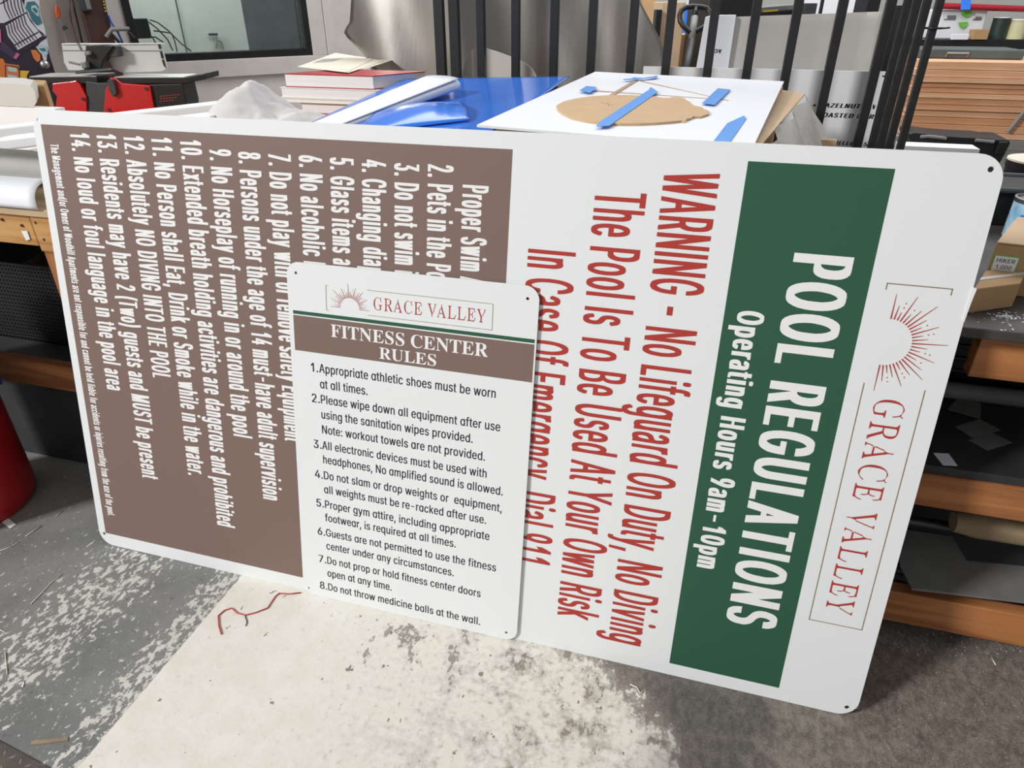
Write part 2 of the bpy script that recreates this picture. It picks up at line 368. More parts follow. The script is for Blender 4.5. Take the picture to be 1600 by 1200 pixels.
w188|40,0 87,0 94,56 101,3 103,0 151,0 182,228 134,228 132,227 126,177 120,225 118,228 71,228 69,226 63,175 56,227 54,228 8,228 6,227 38,3
x136|131,0 94,115 129,228 79,228 78,227 69,198 60,228 10,228 8,227 43,117 6,0 56,0 58,1 68,36 79,0
y140|18,-86 25,-87 58,-87 64,-86 70,-81 76,-74 81,-64 85,-52 88,-34 134,227 133,228 86,228 84,227 70,142 56,227 54,228 4,228 45,-1 39,-34 36,-43 33,-50 30,-51 18,-51 17,-52 13,-82 14,-84
•139|94,58 101,64 107,74 111,87 115,104 116,128 115,138 111,155 107,168 103,175 101,178 94,184 85,187 53,187 46,184 38,178 32,167 28,154 25,140 24,121 25,102 28,88 32,75 38,64 46,58 54,56 86,56
'''
NARROW = '''
 61|
,61|9,-72 35,-72 36,-70 49,43 18,43 16,42
-125|27,113 97,113 97,147 27,147
.61|22,52 19,50 16,46 13,34 12,25 13,14 15,6 18,0 22,-3 40,-3 43,-1 46,4 49,14 50,25 49,34 47,42 44,50 40,52
1117|86,305 57,304 25,238 25,194 42,194 54,215 54,216 54,214 54,0 86,0
9125|33,0 62,0 64,1 97,121 106,168 109,197 109,217 108,238 104,262 98,282 91,296 81,306 70,309 55,309 44,306 35,298 26,280 20,261 17,240 15,211 17,182 20,160 26,142 33,128 42,120 52,117 64,116 32,4 32,1|62,150 57,154 53,164 50,173 47,194 46,211 47,232 53,258 57,268 62,272 67,268 71,260 76,243 78,228 78,205 78,192 75,174 72,164 67,154
A131|50,305 48,304 4,1 6,0 35,0 36,1 48,83 50,85 81,85 83,84 95,0 126,0 127,2 82,304 81,305|65,208 78,120 76,119 54,119 53,120
B126|84,303 74,305 14,305 14,0 75,0 88,3 99,12 107,24 112,39 115,61 116,82 115,103 112,122 108,136 103,147 98,154 92,157 92,158 92,160 97,166 101,172 105,180 109,192 112,218 110,247 108,264 103,281 95,294 86,303|58,34 46,34 46,138 60,138 68,137 73,131 78,122 82,111 84,98 85,78 84,65 79,48 71,38|46,171 46,271 57,271 68,268 75,257 79,242 81,223 80,208 77,195 74,184 69,178 63,173 58,171
C138|50,305 36,290 34,286 25,267 17,236 12,198 10,152 12,107 17,70 18,64 25,38 36,14 50,1 65,-4 80,-4 90,-2 98,3 105,10 112,22 119,37 124,55 127,74 130,94 128,96 100,96 98,95 93,68 87,50 81,42 76,36 72,34 70,35 60,46 52,64 46,86 42,115 41,140 42,179 42,190 46,219 52,241 58,256 60,260 67,268 70,270 72,271 76,269 81,264 90,248 94,236 98,210 100,209 128,209 130,210 127,230 123,254 118,268 113,281 106,294 98,303 90,308 81,309 64,309
D136|46,34 46,271 54,271 66,267 77,257 85,240 91,212 94,188 96,162 95,130 94,114 91,89 85,66 76,48 66,38 52,34|14,305 14,0 70,0 86,5 100,18 108,32 114,47 120,70 126,112 127,153 126,194 120,236 115,256 108,274 101,287 87,301 70,305
E116|14,305 14,0 106,0 106,34 46,34 46,137 101,137 101,171 46,171 46,271 105,271 105,305
G141|80,309 64,309 50,305 35,290 25,267 17,238 11,196 10,152 11,109 17,68 25,38 36,14 49,1 65,-4 80,-4 94,0 107,12 116,30 124,54 129,86 131,120 131,153 68,153 68,119 100,119 98,95 95,74 90,56 85,46 80,40 74,34 70,35 61,46 52,64 46,86 42,115 41,140 42,179 42,190 46,219 52,242 60,260 69,270 72,271 76,269 81,264 87,252 90,245 94,230 98,210 100,209 128,209 130,210 128,228 124,249 119,266 113,281 106,293 98,302 89,308
I60|14,305 14,0 46,0 46,305
L110|14,305 14,0 103,0 103,34 46,34 46,305
N142|127,0 127,305 96,305 95,122 49,304 48,305 14,305 14,0 46,0 46,182 92,1 94,0
O144|72,34 70,35 61,46 52,64 46,89 42,114 41,140 42,180 42,191 46,220 53,243 59,256 61,260 70,270 74,270 84,260 92,242 99,214 102,191 103,164 102,125 102,114 98,85 92,62 84,46 74,35|50,305 36,290 34,286 25,267 17,236 12,198 10,152 12,107 17,70 18,64 25,38 36,14 50,1 65,-4 79,-4 95,1 108,14 119,38 126,64 128,73 133,116 134,152 132,198 127,236 126,242 119,267 108,290 95,305 83,308 80,309 64,309
P123|46,145 46,271 56,271 64,269 66,268 71,263 76,254 80,242 82,228 83,209 82,189 80,175 76,162 71,154 64,147 57,145|14,305 14,0 46,0 46,111 72,111 75,112 86,115 96,125 104,140 110,160 113,182 114,209 113,236 110,257 104,278 95,292 86,302 72,305
R124|117,0 118,1 118,5 91,126 96,130 104,144 110,164 113,186 114,211 113,236 110,259 104,280 96,292 86,302 84,302 72,305 14,305 14,0 46,0 46,119 59,118 84,1 86,0|57,271 65,269 70,265 72,263 77,254 80,244 82,230 83,211 82,193 80,179 76,168 72,160 64,155 57,153 46,153 46,271
T124|8,305 8,271 46,271 46,0 78,0 78,271 116,271 116,305
U140|62,-5 78,-5 91,-1 102,8 113,26 120,47 124,73 126,96 126,305 94,305 94,106 93,87 90,68 86,52 79,41 72,33 70,32 68,33 61,41 54,52 50,68 46,89 46,305 14,305 14,99 16,72 20,49 24,36 28,26 37,9 48,-1
W181|143,0 177,305 145,304 126,124 107,304 75,305 74,303 54,127 36,304 34,305 6,305 4,304 37,0 71,0 90,174 109,0
Y129|124,305 93,305 92,304 65,196 38,304 4,304 49,124 49,0 80,0 80,125 125,304
a110|39,-5 54,-5 60,-4 62,-4 66,0 68,0 97,0 97,151 95,179 93,192 90,206 85,216 80,222 74,228 62,231 47,231 38,229 32,225 25,218 19,208 14,194 10,176 12,173 24,164 38,164 40,165 42,174 48,188 55,196 58,193 61,187 64,176 66,160 66,150 65,145 63,140 60,138 44,132 30,126 25,123 21,118 14,106 11,98 8,84 7,65 8,46 12,26 14,20 17,12 23,3 30,-3|66,104 66,80 63,56 60,44 56,38 55,35 49,30 46,32 43,37 41,42 39,52 38,63 39,74 41,84 44,90 48,95 58,101
c111|73,230 66,231 49,231 38,227 28,216 20,198 18,193 14,176 10,147 8,112 10,79 14,50 18,33 20,28 28,10 38,-1 50,-5 66,-5 73,-4 85,6 94,22 98,35 103,60 102,62 90,70 74,70 73,69 70,52 65,41 58,31 51,40 46,52 42,69 39,112 40,138 42,156 45,170 51,186 58,195 59,194 65,185 69,175 72,159 74,158 90,158 103,166 98,192 89,214 85,220 80,225
d118|57,32 51,39 45,54 42,72 39,114 42,154 45,172 51,187 57,194 63,187 69,174 72,156 75,114 72,72 69,54 63,39|105,0 105,305 74,305 74,226 70,229 62,231 48,231 36,227 27,216 19,198 13,176 10,148 8,113 10,79 13,51 19,27 27,10 36,-1 48,-5 62,-5 70,-3 75,0
e113|40,133 42,163 46,176 50,186 57,196 63,188 68,176 72,160 74,133|66,-5 76,-3 85,4 91,12 96,24 100,36 103,54 90,63 74,63 73,62 68,44 64,36 59,30 53,36 51,40 47,48 43,62 40,81 40,102 105,102 104,145 101,171 98,188 93,205 87,216 80,224 72,229 64,231 50,231 38,227 34,223 27,216 19,198 13,174 10,146 8,112 10,78 13,51 19,30 20,26 28,10 39,-1 52,-5
f77|50,0 50,196 71,196 71,228 50,228 50,254 51,265 53,276 56,281 69,281 70,282 74,312 70,316 60,318 44,318 38,316 32,311 28,304 25,296 23,290 21,279 19,258 19,228 2,228 2,196 19,196 19,0
g118|66,-90 77,-88 86,-82 93,-72 100,-54 104,-34 105,-14 105,228 76,228 75,226 70,229 64,231 48,231 36,227 27,216 19,199 16,186 13,176 9,141 8,115 10,81 14,50 19,32 27,16 36,6 46,3 62,3 71,5 75,8 74,-22 71,-36 68,-44 59,-55 56,-55 54,-54 49,-47 45,-40 41,-25 39,-24 24,-24 12,-42 20,-66 25,-76 32,-84 39,-88 42,-89|57,194 63,187 69,174 72,156 74,138 75,116 74,92 72,72 69,58 63,45 57,38 51,45 45,60 41,81 39,116 41,150 45,172 51,187
h114|102,0 101,170 98,191 93,209 87,221 84,224 80,228 71,231 54,231 44,227 43,225 43,305 13,305 13,0 43,0 43,136 44,156 46,169 50,182 55,190 58,194 66,182 69,166 71,146 71,0
i56|20,314 16,312 13,307 11,298 10,290 11,282 13,273 16,268 19,266 36,266 39,267 40,268 43,273 46,282 46,290 46,298 43,307 41,311 36,314|43,228 13,228 13,0 43,0
k107|13,305 13,0 43,0 43,82 44,85 70,0 104,0 105,1 64,130 102,228 68,228 43,164 43,305
l61|15,305 15,0 46,0 46,305
m162|128,230 120,232 106,232 98,230 91,224 85,216 78,227 70,232 54,232 48,230 43,228 13,228 13,0 43,0 43,142 44,154 46,174 50,184 56,194 61,187 64,174 66,160 66,0 96,0 96,152 99,176 102,184 106,192 108,194 114,188 117,174 119,152 119,0 150,0 149,176 146,196 141,212 135,223
n114|71,231 54,231 44,227 43,225 42,228 13,228 13,0 43,0 43,136 44,156 46,169 50,182 55,190 58,194 66,182 69,166 71,146 71,0 102,0 101,170 98,191 93,209 87,221 84,224 80,228
o116|58,195 65,186 70,171 74,154 76,137 77,112 74,76 70,54 65,40 58,31 51,40 45,54 42,72 39,112 42,152 45,170 51,186|38,227 28,216 26,212 20,198 14,176 10,147 8,112 10,79 14,50 18,33 20,28 28,10 38,-1 50,-5 65,-5 78,-1 87,10 96,28 102,48 106,78 108,106 106,148 102,178 96,198 87,216 78,227 66,231 50,231
r78|72,231 52,231 42,228 13,228 13,0 43,0 43,142 44,158 46,171 50,182 54,188 58,193 74,193 74,228 74,230
s104|60,-5 70,-3 79,5 86,14 91,28 94,44 96,64 94,82 90,102 82,116 71,126 58,134 50,139 46,145 43,156 42,166 43,179 48,191 53,196 59,188 62,180 64,166 81,166 92,173 94,175 91,190 87,205 83,215 77,222 68,229 60,231 45,231 34,228 27,221 21,212 16,200 13,185 11,164 13,142 17,125 25,111 36,102 52,92 57,88 60,83 64,71 64,62 63,49 59,37 52,30 45,37 41,48 38,63 37,64 22,64 9,57 8,56 11,38 15,23 21,10 27,2 34,-3 42,-5
t70|16,283 16,228 2,228 2,196 16,196 16,55 17,31 22,12 30,1 41,-2 61,-2 66,0 67,3 64,32 52,32 49,37 46,49 46,196 65,196 65,228 46,228 46,283
u114|102,228 71,228 71,83 70,72 68,57 64,46 59,36 56,34 49,45 45,64 43,87 43,228 13,228 14,58 16,36 21,18 27,6 36,-1 44,-3 59,-3 68,0 71,2 73,0 102,0
v110|104,228 74,228 73,226 55,101 36,227 35,228 6,228 4,227 38,6 39,2 40,0 69,0 70,1 105,226
w152|6,228 33,2 34,0 62,0 64,1 76,104 88,1 90,0 119,0 147,228 115,228 103,124 92,227 90,228 62,228 60,227 49,121 37,228
y110|38,-87 44,-86 50,-81 55,-72 62,-52 105,226 104,228 74,228 73,226 55,101 36,227 35,228 6,228 4,227 39,-1 34,-36 31,-44 28,-51 15,-52 11,-83 15,-86 17,-86 22,-87
'''
PLAIN = '''
 107|
+244|212,103 212,136 142,136 142,218 102,218 102,136 32,136 32,103 102,103 102,20 142,20 142,103
,107|35,43 20,-70 22,-72 52,-72 54,-70 80,42
-244|58,147 58,113 184,113 184,147
.107|26,25 28,14 34,4 40,-1 48,-3 54,-3 60,-3 69,-1 76,4 81,14 83,25 81,35 76,45 69,50 60,52 54,52 48,52 40,50 34,45 28,36
0244|117,-4 127,-4 155,1 178,15 194,36 208,67 216,106 219,152 217,192 216,198 208,237 194,269 180,288 176,291 154,305 127,309 117,309 92,305 88,304 68,291 49,268 37,240 35,237 28,199 25,152 27,112 35,68 37,64 49,36 68,14 89,1|122,31 108,33 94,44 82,62 74,86 69,116 67,144 67,161 69,190 74,220 82,243 94,261 108,272 122,275 136,272 150,261 162,243 171,216 175,190 177,160 177,145 175,116 170,86 162,62 150,44 136,33
1227|160,0 160,305 125,305 124,305 118,300 54,240 54,194 64,194 117,235 117,0
2244|32,0 211,0 211,34 90,34 89,35 90,37 148,108 183,154 192,170 202,191 205,208 207,223 204,246 196,268 184,284 170,296 166,299 149,306 126,309 116,309 93,306 74,298 58,285 44,264 36,244 34,218 35,217 76,217 77,234 80,244 82,250 89,260 99,268 111,274 120,276 130,274 140,269 152,262 159,252 163,238 165,222 164,209 160,196 154,182 145,168 122,138 33,28
3244|36,305 36,271 148,271 149,270 81,180 81,149 104,149 123,146 143,139 155,128 163,119 168,104 170,88 168,70 162,56 153,45 143,37 129,32 115,30 108,31 94,36 84,43 75,52 70,63 67,78 66,79 24,79 22,78 27,54 36,34 51,18 68,7 89,-2 112,-4 123,-4 148,-1 168,7 187,21 200,39 207,56 210,64 213,87 209,112 202,133 197,140 186,153 171,165 168,166 146,173 124,173 202,276 202,305
4244|128,305 127,304 21,95 20,63 146,63 146,0 187,0 187,63 224,63 224,98 187,98 187,191 146,191 146,98 68,98 66,99 170,305
5244|149,-1 170,9 173,12 187,25 199,44 209,70 212,99 210,120 205,139 198,157 188,172 175,184 162,192 146,198 130,200 116,200 104,199 92,195 80,189 80,190 87,270 89,271 199,271 199,305 52,305 50,304 49,299 34,154 35,152 64,147 76,147 86,156 96,161 102,163 108,165 116,166 128,164 144,156 153,147 159,138 162,133 167,118 170,97 168,80 162,63 154,50 142,39 130,32 117,30 111,31 99,36 90,43 84,50 80,56 75,66 73,77 72,78 32,78 31,77 35,55 43,36 56,19 74,6 92,-1 114,-4 125,-4
6244|122,158 132,157 144,151 155,140 162,128 163,126 167,112 168,94 167,76 162,60 155,49 144,38 132,31 122,30 112,31 99,38 89,48 81,62 76,77 74,95 76,113 81,128 89,140 99,151 110,156|150,-1 170,9 186,23 200,44 208,67 210,94 208,121 201,144 189,162 173,177 158,184 151,186 132,188 120,188 106,186 106,186 176,305 174,305 130,304 73,208 52,170 41,143 35,120 32,97 35,69 43,46 57,24 72,10 93,-1 96,-1 116,-4 128,-4
7244|50,0 95,0 210,266 211,270 211,305 32,305 32,271 166,271 167,270
8244|190,19 205,37 214,58 216,81 215,99 209,118 202,132 193,144 179,154 165,160 166,161 182,169 185,172 196,185 204,204 207,228 204,250 197,268 195,272 183,287 166,300 149,307 128,309 116,309 92,306 74,299 59,286 47,270 39,250 36,228 40,204 47,187 49,184 62,169 79,160 64,154 52,145 41,132 34,118 28,98 26,81 29,58 38,37 52,19 68,8 92,-1 116,-4 128,-4 152,-1 174,8|163,240 165,225 163,210 158,198 153,190 150,187 142,180 130,175 122,174 112,175 102,180 92,187 85,198 80,211 79,219 80,240 85,252 91,262 101,270 112,274 122,275 130,274 141,270 150,264 159,252|158,44 146,36 134,31 122,30 110,31 96,36 84,44 76,55 73,64 71,70 70,83 71,100 78,114 86,126 98,134 111,139 122,140 133,139 146,134 158,124 166,114 172,100 174,83 171,66 166,54
:107|28,178 32,170 40,164 48,162 54,162 60,162 69,164 76,170 81,179 83,190 81,200 76,209 69,215 60,217 54,217 48,217 40,215 32,208 28,200 26,190|28,14 32,6 40,-1 48,-3 54,-3 60,-3 69,-1 76,5 81,14 83,25 81,35 76,44 69,50 60,52 54,52 48,52 40,50 32,44 28,36 26,25
A258|249,0 153,304 152,305 104,304 8,0 52,0 54,1 79,84 80,85 178,85 204,1 205,0|128,253 148,182 167,120 166,119 90,120 108,182
C273|77,290 54,266 38,239 35,233 25,198 20,152 25,107 36,69 54,38 77,15 103,2 108,1 138,-4 148,-4 168,-2 186,3 203,11 216,22 231,36 240,52 244,60 249,74 254,95 252,96 212,96 210,95 206,82 201,69 193,58 183,47 175,42 166,37 152,33 145,32 127,35 118,39 105,46 88,62 75,86 66,119 64,152 66,186 67,191 75,218 88,242 105,259 127,270 145,272 152,272 162,269 170,266 184,257 194,247 201,237 206,224 210,210 212,209 252,209 254,210 249,232 241,252 230,268 219,282 203,294 186,303 168,308 151,309 137,309 106,305
D269|141,38 112,34 74,34 74,271 114,271 134,268 142,267 164,258 166,257 183,240 195,216 203,188 206,153 203,118 195,89 182,66 164,48|31,305 31,0 123,0 160,5 191,18 209,33 223,50 234,72 245,109 248,153 245,197 234,234 223,256 209,272 194,286 163,301 127,305
E226|31,305 31,0 204,0 204,34 74,34 74,137 193,137 193,171 74,171 74,271 202,271 202,305
G278|106,1 138,-4 149,-4 180,1 206,12 227,31 243,54 253,84 257,121 257,153 146,153 146,119 212,119 214,118 211,95 205,74 192,55 178,43 160,34 144,32 127,35 121,37 105,46 87,64 75,86 66,116 64,152 66,186 75,218 88,242 105,259 124,270 144,272 152,272 163,269 176,263 184,256 193,247 201,232 210,210 254,209 255,210 249,233 240,252 232,266 218,282 203,293 186,302 168,308 136,309 104,305 77,290 72,286 53,267 35,236 24,198 20,152 24,108 35,69 53,38 57,34 77,15
H277|246,305 202,305 202,173 74,173 74,305 31,305 31,0 74,0 74,139 202,139 202,0 246,0
I105|31,305 31,0 74,0 74,305
K251|31,305 31,0 74,0 75,100 107,140 192,0 241,0 136,173 241,305 188,305 74,161 74,305
L213|31,305 31,0 196,0 196,34 74,34 74,305
M334|304,0 304,305 246,304 181,112 168,64 153,110 88,304 87,305 31,305 31,0 73,0 73,222 81,194 91,164 148,0 185,0 186,1 200,40 260,224 260,0
N280|31,305 31,0 74,0 74,200 73,236 98,186 199,0 249,0 249,305 206,305 206,74 187,110 81,304
O285|160,35 142,32 127,35 121,37 105,46 88,63 75,86 66,115 64,152 66,187 67,192 75,220 88,242 105,260 124,270 142,272 160,270 181,260 198,243 199,240 211,219 219,189 222,152 219,116 211,86 198,63 181,46|180,305 148,309 137,309 108,305 106,305 77,290 54,266 38,239 35,233 25,198 20,152 25,107 36,69 54,38 77,15 106,1 138,-4 148,-4 180,1 208,15 231,38 248,66 249,70 260,108 264,155 260,197 249,236 231,268 208,290
P240|154,154 139,147 136,147 121,145 74,145 74,271 120,271 139,269 154,263 164,254 172,242 176,226 178,209 177,196 176,189 171,174 164,163|74,0 74,111 132,111 160,115 180,123 198,139 201,143 211,159 218,182 220,204 220,214 218,236 211,258 198,278 182,292 160,302 132,305 31,305 31,0
R241|182,293 160,302 133,305 31,305 31,0 74,0 74,119 127,119 182,0 231,0 172,126 182,130 198,143 211,162 219,184 222,211 219,238 211,260 199,279|74,153 74,271 121,271 139,269 155,263 164,255 172,244 176,230 177,224 178,211 176,195 172,180 165,170 155,161 140,155 122,153
S240|88,-3 114,-5 126,-5 154,-2 176,6 196,20 209,38 218,60 220,84 219,103 213,120 205,132 201,137 194,144 185,150 172,158 148,168 118,176 96,186 86,193 78,199 71,210 70,225 71,236 72,242 78,253 85,261 96,269 110,273 121,274 138,272 156,262 168,248 174,228 175,227 215,227 216,228 214,249 213,252 204,270 195,280 190,286 174,298 152,307 128,309 116,309 96,307 92,307 72,299 56,288 50,284 39,269 30,248 26,223 28,206 35,188 44,174 64,157 69,155 94,144 154,123 162,117 166,114 171,107 176,97 178,84 176,68 170,55 159,43 148,36 133,31 120,30 109,31 98,34 84,42 73,54 67,66 64,82 22,82 20,81 24,56 32,37 34,34 48,19 62,9 68,5
T241|16,305 16,271 100,271 100,0 142,0 142,271 225,271 225,305
U277|31,305 31,103 35,73 45,46 59,26 78,10 106,-1 133,-5 144,-5 173,-1 198,9 218,26 230,43 235,51 243,76 246,101 246,305 203,305 203,107 200,86 194,67 185,53 182,50 170,41 154,33 138,32 123,33 106,41 94,50 83,67 76,86 74,106 74,305
V258|105,0 154,0 249,304 205,305 204,304 146,111 129,51 109,123 54,304 52,305 8,305
W364|80,0 129,0 173,190 182,232 234,1 236,0 284,0 356,304 354,305 311,304 259,67 206,304 204,305 160,305 158,304 115,118 105,64 94,120 52,304 8,305
Y253|8,305 105,126 105,0 148,0 149,126 244,304 197,304 146,210 127,169 109,208 58,304
Z236|20,305 20,271 166,271 138,226 22,30 22,27 22,0 216,0 216,34 69,34 79,48 99,80 213,274 214,278 214,305
b229|118,29 106,31 94,38 82,52 75,68 71,82 69,94 68,108 70,138 75,158 82,175 94,188 106,195 116,197 130,195 136,192 144,187 156,174 164,156 168,136 170,114 167,89 162,70 155,53 146,40 142,38 131,31|152,-1 172,10 188,26 201,52 209,81 211,108 211,118 209,146 201,176 188,200 172,216 150,227 128,231 118,231 101,229 89,224 84,220 77,215 71,208 69,204 68,305 28,305 28,0 68,0 68,24 77,12 88,3 102,-3 118,-5 128,-5
c214|106,231 81,227 60,216 42,198 29,175 21,146 17,112 21,80 27,58 29,51 42,28 60,10 81,-1 106,-5 119,-5 132,-4 145,0 158,5 168,13 178,22 186,33 193,48 198,61 168,70 158,70 150,52 139,40 126,31 112,29 101,31 98,32 85,40 75,52 71,58 66,70 62,90 60,117 62,136 66,156 74,173 85,186 99,195 112,197 125,195 139,186 149,174 156,157 168,157 196,166 196,166 192,180 186,192 178,203 167,214 154,222 145,226 132,230 119,231
d229|110,29 98,31 85,39 74,52 66,70 61,96 60,114 61,132 66,158 74,174 84,186 98,195 110,197 122,195 136,187 147,176 155,156 159,135 161,114 159,92 155,71 147,52 136,39 122,31|202,305 160,305 160,204 151,215 143,222 139,225 128,229 112,231 100,231 80,227 58,216 48,206 41,199 28,176 21,148 17,113 21,80 27,55 28,52 41,26 58,10 77,-1 100,-5 111,-5 128,-3 141,3 148,8 157,18 161,24 162,0 202,0
e218|159,134 158,133 62,133 60,134 62,146 66,162 75,176 86,188 88,190 99,196 111,198 120,196 124,195 136,188 146,177 154,162 158,142|82,-1 109,-5 120,-5 140,-3 156,3 170,12 183,24 192,37 198,53 196,55 168,63 158,63 153,52 147,44 142,39 130,32 122,29 115,28 102,30 88,37 76,48 67,64 62,82 60,102 202,102 202,115 200,146 194,168 186,188 175,205 161,216 146,224 133,229 116,231 106,231 80,227 59,216 41,198 32,180 27,170 21,146 17,112 21,78 28,52 42,28 48,21 60,10
f141|83,0 83,196 128,196 128,228 83,228 83,251 85,266 90,276 98,282 102,283 107,284 116,281 127,282 136,312 126,316 107,318 96,318 84,316 72,312 60,304 49,292 44,278 42,261 42,228 4,228 4,196 42,196 42,0
g229|110,197 122,195 130,190 136,187 147,176 155,158 160,139 161,116 160,91 155,73 147,56 136,45 122,38 110,36 98,38 84,45 74,58 66,74 62,92 60,116 62,138 66,156 74,174 85,187 98,195|140,-88 159,-82 178,-70 190,-54 199,-32 202,-4 202,228 162,228 161,204 159,208 152,216 144,221 139,225 128,229 112,231 102,231 80,227 58,216 48,206 41,199 28,176 21,148 17,115 21,82 28,54 41,32 44,29 58,16 80,6 100,3 111,3 128,5 141,10 150,17 158,26 161,30 161,-2 159,-20 153,-36 147,-43 142,-47 130,-54 126,-55 109,-58 102,-57 90,-53 80,-47 73,-40 62,-24 52,-24 26,-42 32,-54 44,-68 54,-76 70,-84 86,-89 103,-90 118,-90
h222|28,305 28,0 68,0 68,138 70,154 75,170 83,182 93,190 104,196 110,196 127,194 140,184 141,182 150,164 153,142 153,0 194,0 194,147 192,171 185,192 176,208 162,221 146,228 127,231 117,231 96,227 78,217 69,206 68,305
i96|68,228 28,228 28,0 68,0|74,298 69,306 62,312 54,314 48,314 42,314 34,312 27,306 23,299 22,290 23,281 27,274 34,267 42,266 54,266 62,267 69,274 74,282 76,290
k206|28,305 28,0 68,0 68,82 69,85 84,100 151,0 202,0 114,130 196,228 147,228 69,135 68,305
l107|32,305 32,0 74,0 74,305
m325|266,223 252,230 236,232 225,232 209,230 196,225 185,218 174,206 169,198 156,217 143,228 132,230 123,232 114,232 102,230 90,226 79,219 68,208 68,228 28,228 28,0 68,0 68,144 70,160 75,174 82,184 92,192 102,197 106,198 118,195 130,187 138,174 139,171 141,156 141,0 183,0 183,150 185,162 188,174 195,184 203,192 214,197 219,198 231,196 244,188 253,173 256,152 256,0 297,0 297,158 295,178 289,196 280,210
n222|28,228 28,0 68,0 68,138 70,154 75,170 83,182 93,190 104,196 110,196 127,194 140,184 141,182 150,164 153,142 153,0 194,0 194,147 192,171 185,192 176,208 162,221 146,228 127,231 117,231 98,227 88,222 78,217 68,204 68,228
o224|106,-5 117,-5 143,-1 164,10 182,28 196,51 203,79 207,112 203,147 196,175 182,198 164,216 150,223 141,227 117,231 106,231 81,227 60,216 42,198 29,175 21,146 17,112 21,80 27,58 29,51 42,28 60,10 81,-1|112,29 99,31 85,40 74,53 66,70 62,90 60,112 62,136 66,154 74,173 85,186 99,195 112,197 125,195 138,187 140,185 150,172 158,155 163,136 165,112 163,90 161,80 158,70 150,52 139,40 131,35 125,31
p229|106,31 94,39 84,50 75,68 69,94 69,133 74,157 82,175 94,188 106,195 118,197 131,195 142,188 147,184 156,174 164,156 168,136 170,114 168,92 163,71 155,53 146,40 142,38 130,31 118,29|68,-86 69,23 71,19 80,9 89,2 102,-3 118,-5 128,-5 152,-1 172,10 188,26 201,50 207,74 209,81 211,108 211,118 209,146 201,176 188,200 176,212 170,217 152,227 128,231 118,231 101,229 89,224 79,217 71,208 68,202 68,228 28,228 28,-86
q229|122,195 136,187 147,176 149,172 155,156 159,135 161,114 159,92 155,71 147,52 136,39 122,31 110,29 98,31 85,39 74,52 66,70 62,90 60,118 62,136 66,156 75,176 85,187 98,195 110,197|80,227 58,216 48,206 41,199 28,176 21,148 17,113 21,78 28,52 41,26 58,10 77,-1 100,-5 111,-5 128,-3 138,1 143,4 151,11 160,22 160,-86 202,-86 202,228 162,228 161,202 151,215 143,222 139,225 128,229 112,231 100,231
r143|134,230 129,231 110,231 92,228 78,220 68,208 68,228 28,228 28,0 68,0 68,143 70,157 76,172 82,180 92,189 103,194 107,194 116,195 124,193 136,193 136,228
s198|126,229 107,231 96,231 76,229 61,223 43,210 33,198 27,183 24,164 27,144 37,126 52,112 56,110 74,103 108,93 122,88 131,80 137,73 138,62 136,54 135,48 127,38 112,30 98,28 87,29 74,36 64,48 58,63 47,64 18,57 23,38 32,23 44,11 57,2 74,-3 93,-5 105,-5 126,-3 144,4 160,14 171,28 179,46 181,64 178,84 168,104 152,116 130,126 100,134 84,139 74,145 68,155 66,166 69,180 78,190 80,191 90,197 100,199 114,197 126,189 133,179 138,166 150,166 177,174 172,190 163,206 154,215 151,217 139,224
t127|108,-2 118,0 120,2 114,32 108,32 94,31 87,32 80,38 76,46 76,54 76,196 115,196 115,228 76,228 76,283 34,283 34,228 4,228 4,196 34,196 34,56 38,30 47,13 64,1 86,-2
u222|59,6 75,-1 93,-3 104,-3 122,0 125,0 142,10 154,23 154,0 194,0 194,228 153,228 153,90 151,72 146,58 139,47 128,37 118,32 110,31 95,34 82,44 80,46 72,64 68,86 68,228 28,228 28,81 29,57 36,34 45,18
v211|84,1 86,0 127,0 202,227 200,228 157,228 115,93 106,56 95,94 54,227 52,228 8,228
w302|12,228 71,0 111,0 112,1 140,112 151,161 164,103 190,0 230,0 232,1 291,227 290,228 249,228 248,227 225,133 210,66 197,128 174,227 172,228 130,228 92,66 78,130 55,227 54,228
y211|24,-83 33,-86 46,-87 59,-87 71,-86 84,-80 92,-74 101,-64 109,-52 124,-7 202,227 200,228 157,228 117,98 105,56 95,94 54,227 52,228 8,228 84,-1 73,-34 67,-44 62,-50 52,-53 43,-51 32,-52
ɑ229|110,29 98,31 85,39 74,52 66,70 61,96 60,114 61,132 66,158 74,174 84,186 98,195 110,197 121,195 136,187 147,176 149,172 155,158 160,138 161,114 160,89 154,66 147,52 136,39 122,31|202,228 161,228 161,204 157,209 149,218 141,224 128,229 112,231 102,231 80,227 58,216 41,199 30,180 27,172 21,148 17,113 21,80 28,52 41,27 58,10 79,-1 100,-5 111,-5 125,-3 141,3 151,11 161,24 161,0 202,0
•210|46,104 51,89 60,76 72,64 84,58 100,56 111,56 126,58 140,64 150,75 159,89 165,104 166,121 165,138 158,155 150,167 140,178 126,184 110,187 101,187 84,184 72,178 63,170 60,166 51,153 46,138 45,134 44,121
'''
